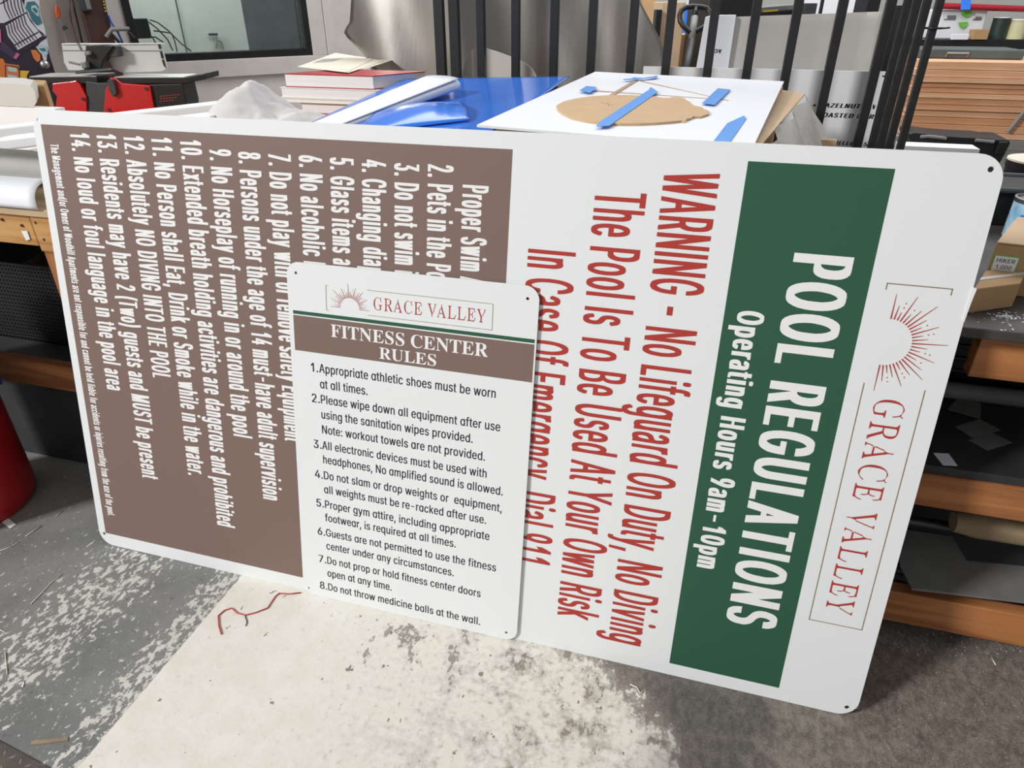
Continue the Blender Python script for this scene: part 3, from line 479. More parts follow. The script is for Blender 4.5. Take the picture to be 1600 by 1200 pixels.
SERIF = '''
 105|
C281|262,279 251,279 244,266 233,261 219,264 186,275 158,279 116,275 82,261 57,241 54,238 34,212 21,178 20,174 16,137 20,100 21,94 33,62 54,36 82,12 116,-2 154,-6 197,0 204,2 236,20 268,53 257,64 236,41 216,27 192,17 168,14 132,22 106,46 92,81 91,86 86,136 91,190 91,194 104,234 127,258 160,266 180,264 198,256 213,245 235,220 252,186 262,185
E265|10,273 11,263 26,261 36,255 43,244 45,222 45,46 43,28 37,18 26,12 9,10 8,0 240,0 241,1 258,85 247,86 236,62 223,46 208,32 187,23 166,18 156,18 140,17 123,18 116,21 114,23 111,28 110,38 110,133 131,132 144,128 155,121 164,110 169,93 172,72 183,71 183,207 173,206 166,180 156,161 140,151 118,147 110,147 110,234 112,250 116,255 120,257 142,258 178,255 204,244 216,232 225,214 230,192 239,192 239,273
F243|8,273 9,263 26,260 37,254 43,244 45,226 45,50 43,34 43,32 36,20 28,14 10,10 9,0 154,0 153,10 126,14 119,18 113,26 110,34 109,46 109,134 138,131 153,121 165,102 171,72 181,71 181,208 170,208 164,180 154,162 138,152 116,148 109,148 109,240 111,252 111,253 114,256 120,258 138,259 166,257 186,252 202,244 213,232 221,214 226,192 236,192 236,273
I156|8,273 9,263 28,261 38,256 43,248 45,232 45,44 43,31 43,28 36,19 24,14 8,10 8,0 147,0 146,10 124,16 116,22 112,26 110,45 110,232 112,245 113,250 118,256 128,261 146,263 147,268 147,273
L256|10,273 11,263 28,261 35,256 39,252 43,244 43,242 45,228 45,48 43,30 37,20 28,13 10,10 9,0 240,0 241,1 256,92 250,93 245,92 234,66 223,49 206,33 190,24 168,18 142,17 120,19 114,22 111,28 109,48 109,229 110,241 113,250 118,256 126,260 148,263 150,268 150,273
N296|253,-6 253,227 255,242 256,247 261,256 270,261 287,263 288,268 288,273 199,273 200,263 222,259 226,256 228,254 231,250 233,242 235,228 235,102 94,273 11,273 12,263 22,260 46,234 46,232 46,46 45,33 43,24 38,18 31,14 12,10 11,0 100,0 99,10 82,13 72,19 66,28 66,31 64,46 64,210 240,-4 242,-6
R284|288,0 287,10 279,12 272,15 259,30 189,134 222,149 243,170 250,202 247,224 237,242 236,243 220,255 200,264 168,271 133,273 10,273 11,263 28,260 35,255 38,252 43,244 43,242 45,228 45,48 43,30 37,20 28,13 10,10 9,0 145,0 144,10 126,13 119,17 116,20 111,30 109,47 109,127 121,127 122,126 203,0|156,255 170,244 179,228 182,201 179,174 168,156 150,144 122,140 109,140 109,233 110,246 114,253 122,257 134,259
S234|203,280 192,280 188,270 180,267 177,267 174,267 139,277 111,280 88,277 68,270 54,259 40,242 32,222 30,200 34,172 46,152 66,132 96,115 136,96 152,85 164,70 167,54 164,36 153,21 140,12 118,9 98,11 80,18 66,31 50,58 37,94 26,95 26,-6 37,-6 43,5 44,6 51,7 60,6 76,0 94,-5 114,-6 144,-3 168,5 186,16 190,20 203,34 213,56 216,80 214,98 210,112 202,128 188,141 174,152 150,165 110,183 94,192 86,199 81,203 74,214 72,228 75,244 83,255 86,257 98,264 116,267 134,264 150,257 161,248 166,243 176,232 185,214 193,192 203,191
T254|6,273 6,191 17,192 24,220 40,242 60,255 88,260 93,260 93,48 91,32 90,28 84,18 74,12 56,10 55,5 55,0 197,0 196,10 176,12 166,18 160,30 160,32 158,47 158,260 192,256 213,243 229,222 236,190 246,190 246,273
U295|88,3 114,-5 118,-5 149,-8 178,-5 208,4 229,20 242,40 251,70 253,106 253,228 255,242 261,254 268,259 284,263 284,273 197,273 198,263 216,260 228,254 233,244 233,242 235,228 235,96 231,62 231,60 218,34 216,33 196,18 164,13 146,15 134,20 132,21 122,32 112,52 108,84 108,228 111,247 111,250 114,254 120,259 143,263 144,273 9,273 10,263 26,260 36,254 42,244 44,228 44,92 47,61 56,35 68,18
'''
LIGHT = '''
 105|
A262|249,0 248,11 238,13 230,20 213,52 137,233 136,256 137,275 135,279 124,280 122,274 122,232 105,191 122,190 124,190 162,96 68,96 66,96 66,94 60,80 62,79 169,79 180,51 187,27 182,18 174,13 155,11 154,6 154,0|60,78 44,78 29,40 24,23 24,14 12,11 12,0 60,0 60,11 40,13 39,14 39,18 40,23 44,41|51,96 66,96 104,190 102,190 90,190 89,190
C281|134,275 100,261 94,257 71,238 51,212 37,176 33,137 37,100 38,94 50,62 71,36 98,12 132,-2 144,-3 145,-5 154,-6 160,-5 160,-5 158,-3 182,0 211,15 219,17 226,20 236,27 254,41 265,53 264,56 258,63 256,63 250,56 250,53 242,44 222,27 204,17 184,14 150,14 116,22 114,22 93,41 89,46 74,82 69,136 74,194 87,234 111,258 141,266 177,266 190,264 204,261 214,256 230,244 241,220 247,196 252,186 262,185 262,196 256,220 245,246 245,261 255,261 261,266 262,270 262,279 251,279 247,270 246,266 241,262 238,261 216,261 199,265 169,275 160,276 162,278 158,279 148,278 145,276
E265|27,273 28,263 44,261 54,255 60,244 62,222 62,46 60,28 54,18 44,12 26,10 25,0 222,0 224,1 230,28 235,32 242,42 252,62 255,72 258,85 252,86 247,86 240,71 237,62 228,45 220,32 214,27 204,23 183,18 174,18 119,17 106,18 98,21 97,23 94,28 93,38 93,133 131,133 142,132 148,132 156,128 161,121 166,110 172,72 183,71 183,94 181,110 176,121 172,127 166,130 166,132 166,149 177,161 182,180 183,188 183,207 173,206 162,161 154,151 149,150 133,147 93,147 93,234 95,250 99,255 102,257 118,258 158,258 191,255 198,253 207,250 214,244 220,230 230,193 239,192 239,216 235,232 229,244 222,250 222,273
G305|100,261 74,241 51,212 38,178 34,137 38,100 39,94 51,62 74,32 102,12 136,-2 152,-4 155,-4 154,-5 158,-6 169,-5 171,-4 181,-3 216,4 251,17 251,80 252,94 258,102 266,107 282,109 283,119 182,119 183,109 202,107 214,102 220,92 223,76 223,43 220,26 214,16 202,10 183,8 148,8 126,11 109,20 104,24 91,40 81,64 75,88 73,101 70,137 75,194 89,234 106,252 112,258 144,266 177,266 196,263 214,256 230,244 238,228 244,208 247,197 252,186 262,185 262,197 259,208 253,228 245,244 245,262 256,262 258,263 260,267 262,272 262,279 251,279 247,273 243,264 239,262 216,262 209,263 170,276 163,277 162,278 154,279 147,278 148,277 147,276 132,274
L256|27,273 28,263 44,261 52,256 56,252 60,244 60,242 62,228 62,48 60,30 54,20 44,13 27,10 26,0 222,0 224,1 229,28 234,33 243,49 250,66 254,79 256,92 250,93 245,92 238,76 235,66 228,48 219,33 214,28 206,24 185,18 162,17 122,17 102,19 97,22 94,28 92,48 92,229 93,241 96,250 100,256 110,260 131,263 133,268 133,273
R284|92,140 92,233 93,246 97,252 104,257 118,259 152,259 172,255 186,245 187,244 196,228 199,201 196,174 185,156 168,145 164,144 139,140|26,0 128,0 127,10 110,13 102,17 99,20 94,30 92,47 92,127 138,127 220,0 271,0 270,10 262,12 254,15 242,30 172,134 206,149 226,170 226,172 233,202 230,224 220,242 204,255 180,265 151,271 116,273 27,273 28,263 44,260 52,255 55,252 60,244 60,242 62,228 62,48 60,30 54,20 44,13 27,10
V257|248,273 196,273 196,263 213,262 220,260 219,252 211,226 157,87 170,86 172,87 173,88 226,226 232,246 232,246 234,252 234,260 247,263|138,-8 140,-3 139,19 139,40 157,86 139,86 138,87 82,222 74,246 77,254 82,259 93,262 110,263 110,273 9,273 10,263 22,259 30,252 44,228 124,40 125,1 124,-2 127,-8
Y255|152,136 166,136 168,137 223,230 230,244 234,258 236,260 246,263 247,273 194,273 194,263 214,261 218,258 218,254 216,246 203,220|180,0 179,10 162,13 154,17 151,20 146,30 144,47 144,121 152,135 132,136 81,236 76,250 78,254 80,257 88,261 98,263 107,263 107,273 9,273 10,263 18,261 26,257 33,251 36,247 47,229 113,108 113,48 111,30 106,19 96,13 79,10 78,0
'''


# ------------------------------------------------------------------ mesh helpers
class MB:
    """Collects shapes in world coordinates; becomes one mesh object."""

    def __init__(self):
        self.v, self.f = [], []

    def add(self, vs, fs):
        o = len(self.v)
        self.v += [Vector(p) for p in vs]
        self.f += [tuple(i + o for i in f) for f in fs]
        return self

    def box(self, a, b, m=None):
        (x0, y0, z0), (x1, y1, z1) = a, b
        vs = [Vector(p) for p in ((x0, y0, z0), (x1, y0, z0), (x1, y1, z0), (x0, y1, z0), (x0, y0, z1), (x1, y0, z1), (x1, y1, z1), (x0, y1, z1))]
        if m is not None:
            vs = [m @ p for p in vs]
        return self.add(vs, [(0, 3, 2, 1), (4, 5, 6, 7), (0, 1, 5, 4), (1, 2, 6, 5), (2, 3, 7, 6), (3, 0, 4, 7)])

    def hexa(self, lo, hi):
        """Six-sided solid from four lower and four upper corners in the same order."""
        return self.add(list(lo) + list(hi), [(3, 2, 1, 0), (4, 5, 6, 7), (0, 1, 5, 4), (1, 2, 6, 5), (2, 3, 7, 6), (3, 0, 4, 7)])

    def slab(self, quad, t):
        """A thin board: four corners of its upper face, thickness along the face normal."""
        q = [Vector(p) for p in quad]
        n = (q[1] - q[0]).cross(q[3] - q[0]).normalized()
        return self.hexa([p - n * t for p in q], q)

    def prism(self, pts, d):
        """Outline (list of 3D points in one plane) extruded by vector d."""
        n = len(pts)
        p = [Vector(q) for q in pts]
        d = Vector(d)
        nrm = Vector((0, 0, 0))
        for i in range(n):
            nrm += p[i].cross(p[(i + 1) % n])
        if nrm.dot(d) > 0:
            p.reverse()
        vs = p + [q + d for q in p]
        fs = [tuple(range(n)), tuple(range(2 * n - 1, n - 1, -1))]
        fs += [(i, i + n, (i + 1) % n + n, (i + 1) % n) for i in range(n)]
        fs = [fs[0], fs[1]] + [(a, b, c, e) for a, b, c, e in fs[2:]]
        return self.add(vs, fs)

    def tube(self, path, r, seg=12, closed=False, caps=True):
        path = [Vector(p) for p in path]
        n = len(path)
        rr = r if isinstance(r, (list, tuple)) else [r] * n
        prev = None
        rings = []
        for i, p in enumerate(path):
            if closed:
                t = path[(i + 1) % n] - path[i - 1]
            else:
                t = path[min(i + 1, n - 1)] - path[max(i - 1, 0)]
            t.normalize()
            if prev is None:
                a = Vector((0, 0, 1)) if abs(t.z) < 0.9 else Vector((1, 0, 0))
                u = t.cross(a).normalized()
            else:
                u = (prev - t * prev.dot(t)).normalized()
            prev = u
            w = t.cross(u)
            rings.append([p + (u * math.cos(2 * math.pi * k / seg) + w * math.sin(2 * math.pi * k / seg)) * rr[i] for k in range(seg)])
        vs = [q for ring in rings for q in ring]
        fs = []
        for i in range(n if closed else n - 1):
            j = (i + 1) % n
            for k in range(seg):
                l = (k + 1) % seg
                fs.append((i * seg + k, i * seg + l, j * seg + l, j * seg + k))
        if caps and not closed:
            fs.append(tuple(range(seg - 1, -1, -1)))
            fs.append(tuple((n - 1) * seg + k for k in range(seg)))
        return self.add(vs, fs)

    def lathe(self, c, prof, seg=32, axis=(0, 0, 1)):
        """Profile [(radius, height)...] turned about an axis through c."""
        ax = Vector(axis).normalized()
        a = Vector((1, 0, 0)) if abs(ax.x) < 0.9 else Vector((0, 1, 0))
        u = ax.cross(a).normalized()
        w = ax.cross(u)
        c = Vector(c)
        vs, fs = [], []
        for r, h in prof:
            for k in range(seg):
                t = 2 * math.pi * k / seg
                vs.append(c + ax * h + (u * math.cos(t) + w * math.sin(t)) * r)
        for i in range(len(prof) - 1):
            for k in range(seg):
                l = (k + 1) % seg
                fs.append((i * seg + k, i * seg + l, (i + 1) * seg + l, (i + 1) * seg + k))
        fs.append(tuple(range(seg - 1, -1, -1)))
        fs.append(tuple((len(prof) - 1) * seg + k for k in range(seg)))
        return self.add(vs, fs)

    def grid(self, fn, nu, nv, thick=0.0):
        """Surface fn(s, t) for s, t in 0..1; with thickness it is closed downward along z."""
        vs = [fn(i / nu, j / nv) for j in range(nv + 1) for i in range(nu + 1)]
        w = nu + 1
        fs = [(j * w + i, j * w + i + 1, (j + 1) * w + i + 1, (j + 1) * w + i) for j in range(nv) for i in range(nu)]
        self.add(vs, fs)
        return self


def obj(name, mb, material, parent=None, bevel=0.0, smooth=False, solid=0.0, origin=None, flat=False):
    me = bpy.data.meshes.new(name)
    if parent is not None:
        org = parent['_o'] if '_o' in parent else None
        org = Vector(org) if org is not None else Vector((0, 0, 0))
    else:
        if origin is not None:
            org = Vector(origin)
        else:
            xs = [p.x for p in mb.v]
            ys = [p.y for p in mb.v]
            zs = [p.z for p in mb.v]
            org = Vector(((min(xs) + max(xs)) / 2, (min(ys) + max(ys)) / 2, min(zs)))
    me.from_pydata([p - org for p in mb.v], [], mb.f)
    me.update()
    if not flat:
        bm = bmesh.new()
        bm.from_mesh(me)
        bmesh.ops.recalc_face_normals(bm, faces=bm.faces)
        bm.to_mesh(me)
        bm.free()
    o = bpy.data.objects.new(name, me)
    COL.objects.link(o)
    me.materials.append(material)
    if parent is not None:
        o.parent = parent
        o['_o'] = tuple(org)
    else:
        o.location = org
        o['_o'] = tuple(org)
    if smooth:
        for p in me.polygons:
            p.use_smooth = True
        if smooth != 'all':
            me.set_sharp_from_angle(angle=math.radians(38))
    if solid:
        s = o.modifiers.new('thickness', 'SOLIDIFY')
        s.thickness = solid
        s.offset = 0
    if bevel:
        b = o.modifiers.new('bevel', 'BEVEL')
        b.width = bevel
        b.segments = 2
        b.limit_method = 'ANGLE'
    return o


def thing(name, label, cat, loc, group=None):
    o = bpy.data.objects.new(name, None)
    o.empty_display_size = 0.05
    o.location = loc
    o['_o'] = tuple(loc)
    COL.objects.link(o)
    return tag(o, label, cat, group)


def tag(o, label, cat, group=None, kind=None):
    o['label'] = label
    o['category'] = cat
    if group:
        o['group'] = group
    if kind:
        o['kind'] = kind
    return o


def onplane(u, v, p, n):
    """The point seen at (u, v) on the plane through p with normal n."""
    d = ray(u, v)
    return CAM + d * ((p - CAM).dot(n) / d.dot(n))


def struct(o, label=None, cat=None):
    o['kind'] = 'structure'
    if label:
        o['label'] = label
        o['category'] = cat
    return o


# ------------------------------------------------------------------ lettering
def _dec(src):
    d = {}
    for line in src.strip('\n').split('\n'):
        head, *cs = line.split('|')
        ch, adv = head[0], int(head[1:])
        d[ch] = (adv, [[tuple(int(t) for t in p.split(',')) for p in c.split()] for c in cs if c])
    return d


FONT = {'condensed': _dec(CONDENSED), 'narrow': _dec(NARROW), 'plain': _dec(PLAIN), 'serif': _dec(SERIF), 'light': _dec(LIGHT)}
CAPH = {k: max(p[1] for p in FONT[k]['E'][1][0]) for k in FONT}
_gcache = {}


def glyph(font, ch):
    """Filled triangles of one letter, in the letter's own units."""
    key = (font, ch)
    if key in _gcache:
        return _gcache[key]
    adv, cs = FONT[font][ch]
    areas = [sum(c[i - 1][0] * c[i][1] - c[i][0] * c[i - 1][1] for i in range(len(c))) / 2 for c in cs]
    tris, pts = [], []
    if cs:
        ccw = max(areas, key=abs) > 0
        isl = [i for i, a in enumerate(areas) if (a > 0) == ccw]
        for i in isl:
            xs = [p[0] for p in cs[i]]
            ys = [p[1] for p in cs[i]]
            loops = [cs[i]]
            for j, a in enumerate(areas):
                if j not in isl and min(xs) <= cs[j][0][0] <= max(xs) and min(ys) <= cs[j][0][1] <= max(ys):
                    loops.append(cs[j])
            tr = tessellate_polygon([[Vector((x, y, 0)) for x, y in l] for l in loops])
            o = len(pts)
            for l in loops:
                pts += l
            for t in tr:
                a, b_, c = (pts[k + o] for k in t)
                area = (b_[0] - a[0]) * (c[1] - a[1]) - (c[0] - a[0]) * (b_[1] - a[1])
                t = tuple(k + o for k in t)
                if abs(area) > 1e-6:
                    tris.append(t if area > 0 else t[::-1])
    _gcache[key] = (pts, tris, adv)
    return _gcache[key]


def text(mb, xf, s, x, y, cap, width=None, sx=None, font='condensed', slant=0.0, align='l', track=0.0):
    """Add a line of lettering. xf maps text (x right, y up) to world; cap is the cap height; width or sx sets the setting width."""
    k = cap / CAPH[font]
    n = len(s)
    adv = sum(FONT[font][c][0] for c in s)
    extra = track * CAPH[font]
    if sx is None:
        sx = (width / k - extra * n) / adv
    total = (adv * sx + extra * n) * k
    cx = x - (total / 2 if align == 'c' else total if align == 'r' else 0)
    for ch in s:
        pts, tris, a = glyph(font, ch)
        o = len(mb.v)
        mb.v += [xf(cx + (p[0] * sx + slant * p[1]) * k, y + p[1] * k) for p in pts]
        mb.f += [tuple(i + o for i in t) for t in tris]
        cx += (a * sx + extra) * k
    return sx


def rect2(mb, xf, x0, y0, x1, y1):
    mb.add([xf(x0, y0), xf(x1, y0), xf(x1, y1), xf(x0, y1)], [(0, 1, 2, 3)])


def stroke2(mb, xf, pts, w):
    for (ax, ay), (bx, by) in zip(pts, pts[1:]):
        dx, dy = bx - ax, by - ay
        l = math.hypot(dx, dy)
        px, py = -dy / l * w / 2, dx / l * w / 2
        ex, ey = dx / l * w / 2, dy / l * w / 2
        mb.add([xf(ax - ex + px, ay - ey + py), xf(ax - ex - px, ay - ey - py), xf(bx + ex - px, by + ey - py), xf(bx + ex + px, by + ey + py)], [(0, 1, 2, 3)])


def dot2(mb, xf, x, y, r, n=10):
    mb.add([xf(x + r * math.cos(2 * math.pi * k / n), y + r * math.sin(2 * math.pi * k / n)) for k in range(n)], [tuple(range(n))])


def panel_mesh(W, Hh, rad, holes, hr, t):
    """A rounded sheet with drilled corner holes, in local x (width), y (height); front face z = 0, back z = -t."""
    outer = []
    for cx, cy, a0 in ((W - rad, Hh - rad, 0), (rad, Hh - rad, 90), (rad, rad, 180), (W - rad, rad, 270)):
        for k in range(9):
            a = math.radians(a0 + k * 90 / 8)
            outer.append((cx + rad * math.cos(a), cy + rad * math.sin(a)))
    loops = [outer]
    for hx, hy in holes:
        loops.append([(hx + hr * math.cos(-2 * math.pi * k / 14), hy + hr * math.sin(-2 * math.pi * k / 14)) for k in range(14)])
    tr = tessellate_polygon([[Vector((x, y, 0)) for x, y in l] for l in loops])
    pts = [p for l in loops for p in l]
    n = len(pts)
    vs = [Vector((x, y, 0)) for x, y in pts] + [Vector((x, y, -t)) for x, y in pts]
    fs = [tuple(f) for f in tr] + [tuple(i + n for i in reversed(f)) for f in tr]
    o = 0
    for l in loops:
        m = len(l)
        for i in range(m):
            j = (i + 1) % m
            fs.append((o + i, o + i + n, o + j + n, o + j))
        o += m
    mb = MB()
    mb.add(vs, fs)
    return mb


RAYS = [(.093, 0), (.073, 0), (.062, 2), (.098, 0), (.066, 1), (.082, 0), (.106, 0), (.078, 0), (.066, 1), (.092, 0), (.064, 2), (.072, 0),
        (.107, 0), (.073, 0), (.064, 2), (.096, 0), (.067, 1), (.086, 0), (.102, 0), (.080, 0), (.062, 2), (.095, 0), (.072, 0), (.062, 2), (.078, 0), (.098, 0)]


def logo(xf, x0, y0, s, w_line, w_ray, parent):
    """The sun emblem, its bracket and the framed name; x0, y0 is the foot of the bracket, s the scale."""
    g, r = MB(), MB()

    def P(x, y):
        return (x0 + x * s, y0 + y * s)
    stroke2(g, xf, [P(.011, 0), P(0, 0), P(0, .109), P(.011, .109)], w_line)
    stroke2(g, xf, [P(.197, 0), P(.752, 0), P(.752, .108), P(.197, .108)], w_line)
    cx, cy, ri = .1115, .020, .0455
    for i, (ro, nd) in enumerate(RAYS):
        a = math.radians(180 - i * 180 / (len(RAYS) - 1))
        ca, sa = math.cos(a), math.sin(a)
        q0, q1 = P(cx + ca * ri, cy + sa * ri), P(cx + ca * ro, cy + sa * ro)
        nx, ny = -sa * w_ray, ca * w_ray
        r.add([xf(q0[0] + nx, q0[1] + ny), xf(q0[0] - nx, q0[1] - ny), xf(q1[0] - nx * .35, q1[1] - ny * .35), xf(q1[0] + nx * .35, q1[1] + ny * .35)], [(0, 1, 2, 3)])
        for d in range(nd):
            p = P(cx + ca * (ro + .009 + .0085 * d), cy + sa * (ro + .009 + .0085 * d))
            dot2(r, xf, p[0], p[1], w_ray * 0.95)
    t = MB()
    tx, ty = P(.219, .027)
    text(t, xf, 'GRACE VALLEY', tx, ty, .054 * s, width=.507 * s, font='light', track=0.06)
    for nm, mb_, m_, lab in (('logo_frame', g, 'gold', None), ('sun_emblem', r, 'red_print', None), ('name_lettering', t, 'red_print', None)):
        obj(nm, mb_, M[m_], parent, flat=True)


# ------------------------------------------------------------------ floor and walls
def floor_material():
    m = bpy.data.materials.new('painted_concrete')
    m.use_nodes = True
    nt = m.node_tree
    b = nt.nodes['Principled BSDF']
    b.inputs['Roughness'].default_value = 0.62
    b.inputs['Specular IOR Level'].default_value = 0.35
    tc = nt.nodes.new('ShaderNodeTexCoord')
    sep = nt.nodes.new('ShaderNodeSeparateXYZ')
    nt.links.new(tc.outputs['Object'], sep.inputs[0])
    X, Y = sep.outputs['X'], sep.outputs['Y']

    def put(sock, v):
        if isinstance(v, (int, float)):
            sock.default_value = v
        else:
            nt.links.new(v, sock)

    def op(kind, a, c=0.0, clamp=False):
        n = nt.nodes.new('ShaderNodeMath')
        n.operation = kind
        n.use_clamp = clamp
        put(n.inputs[0], a)
        put(n.inputs[1], c)
        return n.outputs[0]

    def noise(scale, detail=4, stretch=(1, 1, 1), rough=0.55, seed=0.0):
        mp = nt.nodes.new('ShaderNodeMapping')
        mp.inputs['Scale'].default_value = stretch
        mp.inputs['Location'].default_value = (seed, seed * 1.7, 0)
        n = nt.nodes.new('ShaderNodeTexNoise')
        n.inputs['Scale'].default_value = scale
        n.inputs['Detail'].default_value = detail
        n.inputs['Roughness'].default_value = rough
        nt.links.new(tc.outputs['Object'], mp.inputs['Vector'])
        nt.links.new(mp.outputs['Vector'], n.inputs['Vector'])
        return n.outputs['Fac']

    def step(v, lo, hi):
        n = nt.nodes.new('ShaderNodeMapRange')
        n.interpolation_type = 'SMOOTHSTEP'
        put(n.inputs['Value'], v)
        n.inputs['From Min'].default_value = lo
        n.inputs['From Max'].default_value = hi
        return n.outputs['Result']

    def mix(f, a, c):
        n = nt.nodes.new('ShaderNodeMix')
        n.data_type = 'RGBA'
        put(n.inputs[0], f)
        for s, v in ((n.inputs[6], a), (n.inputs[7], c)):
            if isinstance(v, tuple):
                s.default_value = v
            else:
                nt.links.new(v, s)
        return n.outputs[2]

    big, mid, fine, grit = noise(3, 5), noise(14, 6, seed=3), noise(60, 5, seed=5), noise(210, 2, seed=9)
    flake = noise(60, 8, (1.0, 0.6, 1), 0.7, seed=2)
    # bare concrete: cool grey to the left, brownish grey to the right
    cool = mix(step(big, .35, .65), lin((118, 120, 120)), lin((140, 141, 138)))
    warm = mix(step(op('ADD', op('MULTIPLY', flake, .55), op('ADD', op('MULTIPLY', grit, .25), op('MULTIPLY', mid, .2))), .40, .60), lin((106, 99, 92)), lin((146, 137, 128)))
    base = mix(step(op('ADD', X, op('MULTIPLY', big, 0.5)), .8, 1.15), cool, warm)
    base = mix(op('MULTIPLY', step(grit, .60, .72), .30), base, lin((172, 170, 164)))
    base = mix(op('MULTIPLY', step(fine, .60, .72), .5), base, lin((84, 82, 80)))
    # old cream paint: a masked rectangle with a crisp left edge and a worn right edge
    wob = op('MULTIPLY', op('SUBTRACT', fine, .5), 0.012)
    left = step(op('ADD', X, wob), .489, .493)
    rag = op('ADD', op('MULTIPLY', op('SUBTRACT', mid, .5), 0.20), op('MULTIPLY', op('SUBTRACT', flake, .5), 0.30))
    slant = op('ADD', op('ADD', X, op('MULTIPLY', Y, 1.3)), rag)
    right = op('MULTIPLY', op('SUBTRACT', 1.0, op('MULTIPLY', step(slant, 1.40, 1.56), step(op('ADD', flake, op('MULTIPLY', step(slant, 1.40, 1.56), .35)), .62, .66))), op('SUBTRACT', 1.0, step(op('ADD', X, op('MULTIPLY', wob, 2.0)), 1.728, 1.734)))
    cream = op('MULTIPLY', left, right)
    worn_amount = op('ADD', op('MULTIPLY', step(X, .85, 1.55), .085), op('MULTIPLY', step(Y, -.30, 0.0), .03))
    dx, dy = op('SUBTRACT', X, 1.04), op('MULTIPLY', op('SUBTRACT', Y, -.10), 1.6)
    near = op('SUBTRACT', 1.0, step(op('SQRT', op('ADD', op('MULTIPLY', dx, dx), op('MULTIPLY', dy, dy))), .02, .30))
    worn_amount = op('ADD', worn_amount, op('MULTIPLY', near, .075))
    chip = op('ADD', op('MULTIPLY', mid, .5), op('MULTIPLY', flake, .5))
    bare = step(op('ADD', chip, worn_amount), .655, .675)
    cream = op('MULTIPLY', cream, op('SUBTRACT', 1.0, op('MULTIPLY', bare, .8)))
    # flaking overspray to the left of the rectangle, in bands along its edge
    band1 = op('MULTIPLY', step(X, .36, .45), op('SUBTRACT', 1.0, step(X, .487, .492)))
    band2 = op('MULTIPLY', step(X, -.05, .12), op('SUBTRACT', 1.0, step(X, .20, .32)))
    bands = op('MAXIMUM', op('MULTIPLY', band1, .11), op('MULTIPLY', band2, .10))
    bands = op('MULTIPLY', bands, step(big, .34, .52))
    fl = step(op('ADD', flake, bands), .60, .625)
    fl = op('MULTIPLY', fl, op('SUBTRACT', 1.0, step(X, .489, .493)))
    fl = op('MULTIPLY', op('MULTIPLY', fl, step(X, -.6, 0.0)), .72)
    paint = mix(step(mid, .3, .7), lin((236, 232, 221)), lin((246, 243, 235)))
    dirt = op('MULTIPLY', op('ADD', step(fine, .58, .75), op('MULTIPLY', step(grit, .62, .72), .6)), .42)
    dirt = op('MULTIPLY', dirt, op('ADD', .35, op('MULTIPLY', step(X, .7, 1.5), .9)))
    paint = mix(dirt, paint, lin((120, 112, 102)))
    speck = noise(38, 3, (1.0, 0.8, 1), 0.5, seed=14)
    sp = op('MULTIPLY', step(op('ADD', speck, op('MULTIPLY', op('SUBTRACT', grit, .5), .12)), .685, .71), .8)
    paint = mix(sp, paint, lin((104, 98, 88)))
    mot = op('MULTIPLY', step(op('ADD', op('MULTIPLY', mid, .6), op('MULTIPLY', fine, .4)), .42, .62), op('ADD', .02, op('MULTIPLY', step(X, .75, 1.5), .62)))
    paint = mix(mot, paint, lin((158, 148, 134)))
    col = mix(op('MAXIMUM', cream, fl), base, paint)
    # dark tyre-black stain near the worn edge
    st = op('MULTIPLY', step(op('ADD', X, op('MULTIPLY', op('SUBTRACT', big, .5), .5)), 1.55, 1.72), op('SUBTRACT', 1.0, step(op('ADD', X, op('MULTIPLY', op('SUBTRACT', mid, .5), .5)), 1.82, 2.0)))
    col = mix(op('MULTIPLY', st, .4), col, lin((62, 64, 68)))
    nt.links.new(col, b.inputs['Base Color'])
    bp = nt.nodes.new('ShaderNodeBump')
    bp.inputs['Strength'].default_value = 0.25
    bp.inputs['Distance'].default_value = 0.004
    nt.links.new(op('ADD', fine, cream), bp.inputs['Height'])
    nt.links.new(bp.outputs['Normal'], b.inputs['Normal'])
    return m


fl = MB().box((-8, -4, -0.1), (9, 12, 0))
struct(obj('floor', fl, floor_material(), origin=(0, 0, 0)), 'bare concrete workshop floor with flaking cream paint', 'floor')

M['wall_paint'] = mat('off_white_wall', (214, 208, 202), 0.7, noise=0.12, nscale=5)
M['trim_paint'] = mat('off_white_trim', (206, 200, 196), 0.6, noise=0.08, nscale=7)
M['window_black'] = mat('black_window_frame', (20, 20, 21), 0.4)
M['far_wall'] = mat('pale_grey_wall', (196, 196, 192), 0.7, noise=0.1, nscale=2)
M['back_room'] = mat('pale_green_grey_panel', (192, 194, 190), 0.8, noise=0.06, nscale=4)
M['back_dark'] = mat('dark_room_panel', (88, 90, 92), 0.8, noise=0.2, nscale=6)

struct(obj('wall_back', MB().box((-1.0, 10.5, 0), (9, 10.7, 3.2)), M['far_wall']), 'pale far wall of the workshop', 'wall')

# the office wall runs away from the camera to the right; local frame: s along the wall, n out of it, z up
WD = Vector((0.601, 0.799, 0)).normalized()
WN = Vector((WD.y, -WD.x, 0))
W0 = deep(60, 70, 4.0)
W0.z = 0


def wall_hit(u, v):
    d = ray(u, v)
    t = (W0 - CAM).dot(WN) / d.dot(WN)
    return CAM + d * t


def ws(u, v):
    p = wall_hit(u, v) - W0
    return p.dot(WD), p.z


def wp(s, n, z):
    return W0 + WD * s + WN * n + Vector((0, 0, z))


def wbox(mb, s0, s1, n0, n1, z0, z1):
    return mb.hexa([wp(s0, n0, z0), wp(s1, n0, z0), wp(s1, n1, z0), wp(s0, n1, z0)], [wp(s0, n0, z1), wp(s1, n0, z1), wp(s1, n1, z1), wp(s0, n1, z1)])


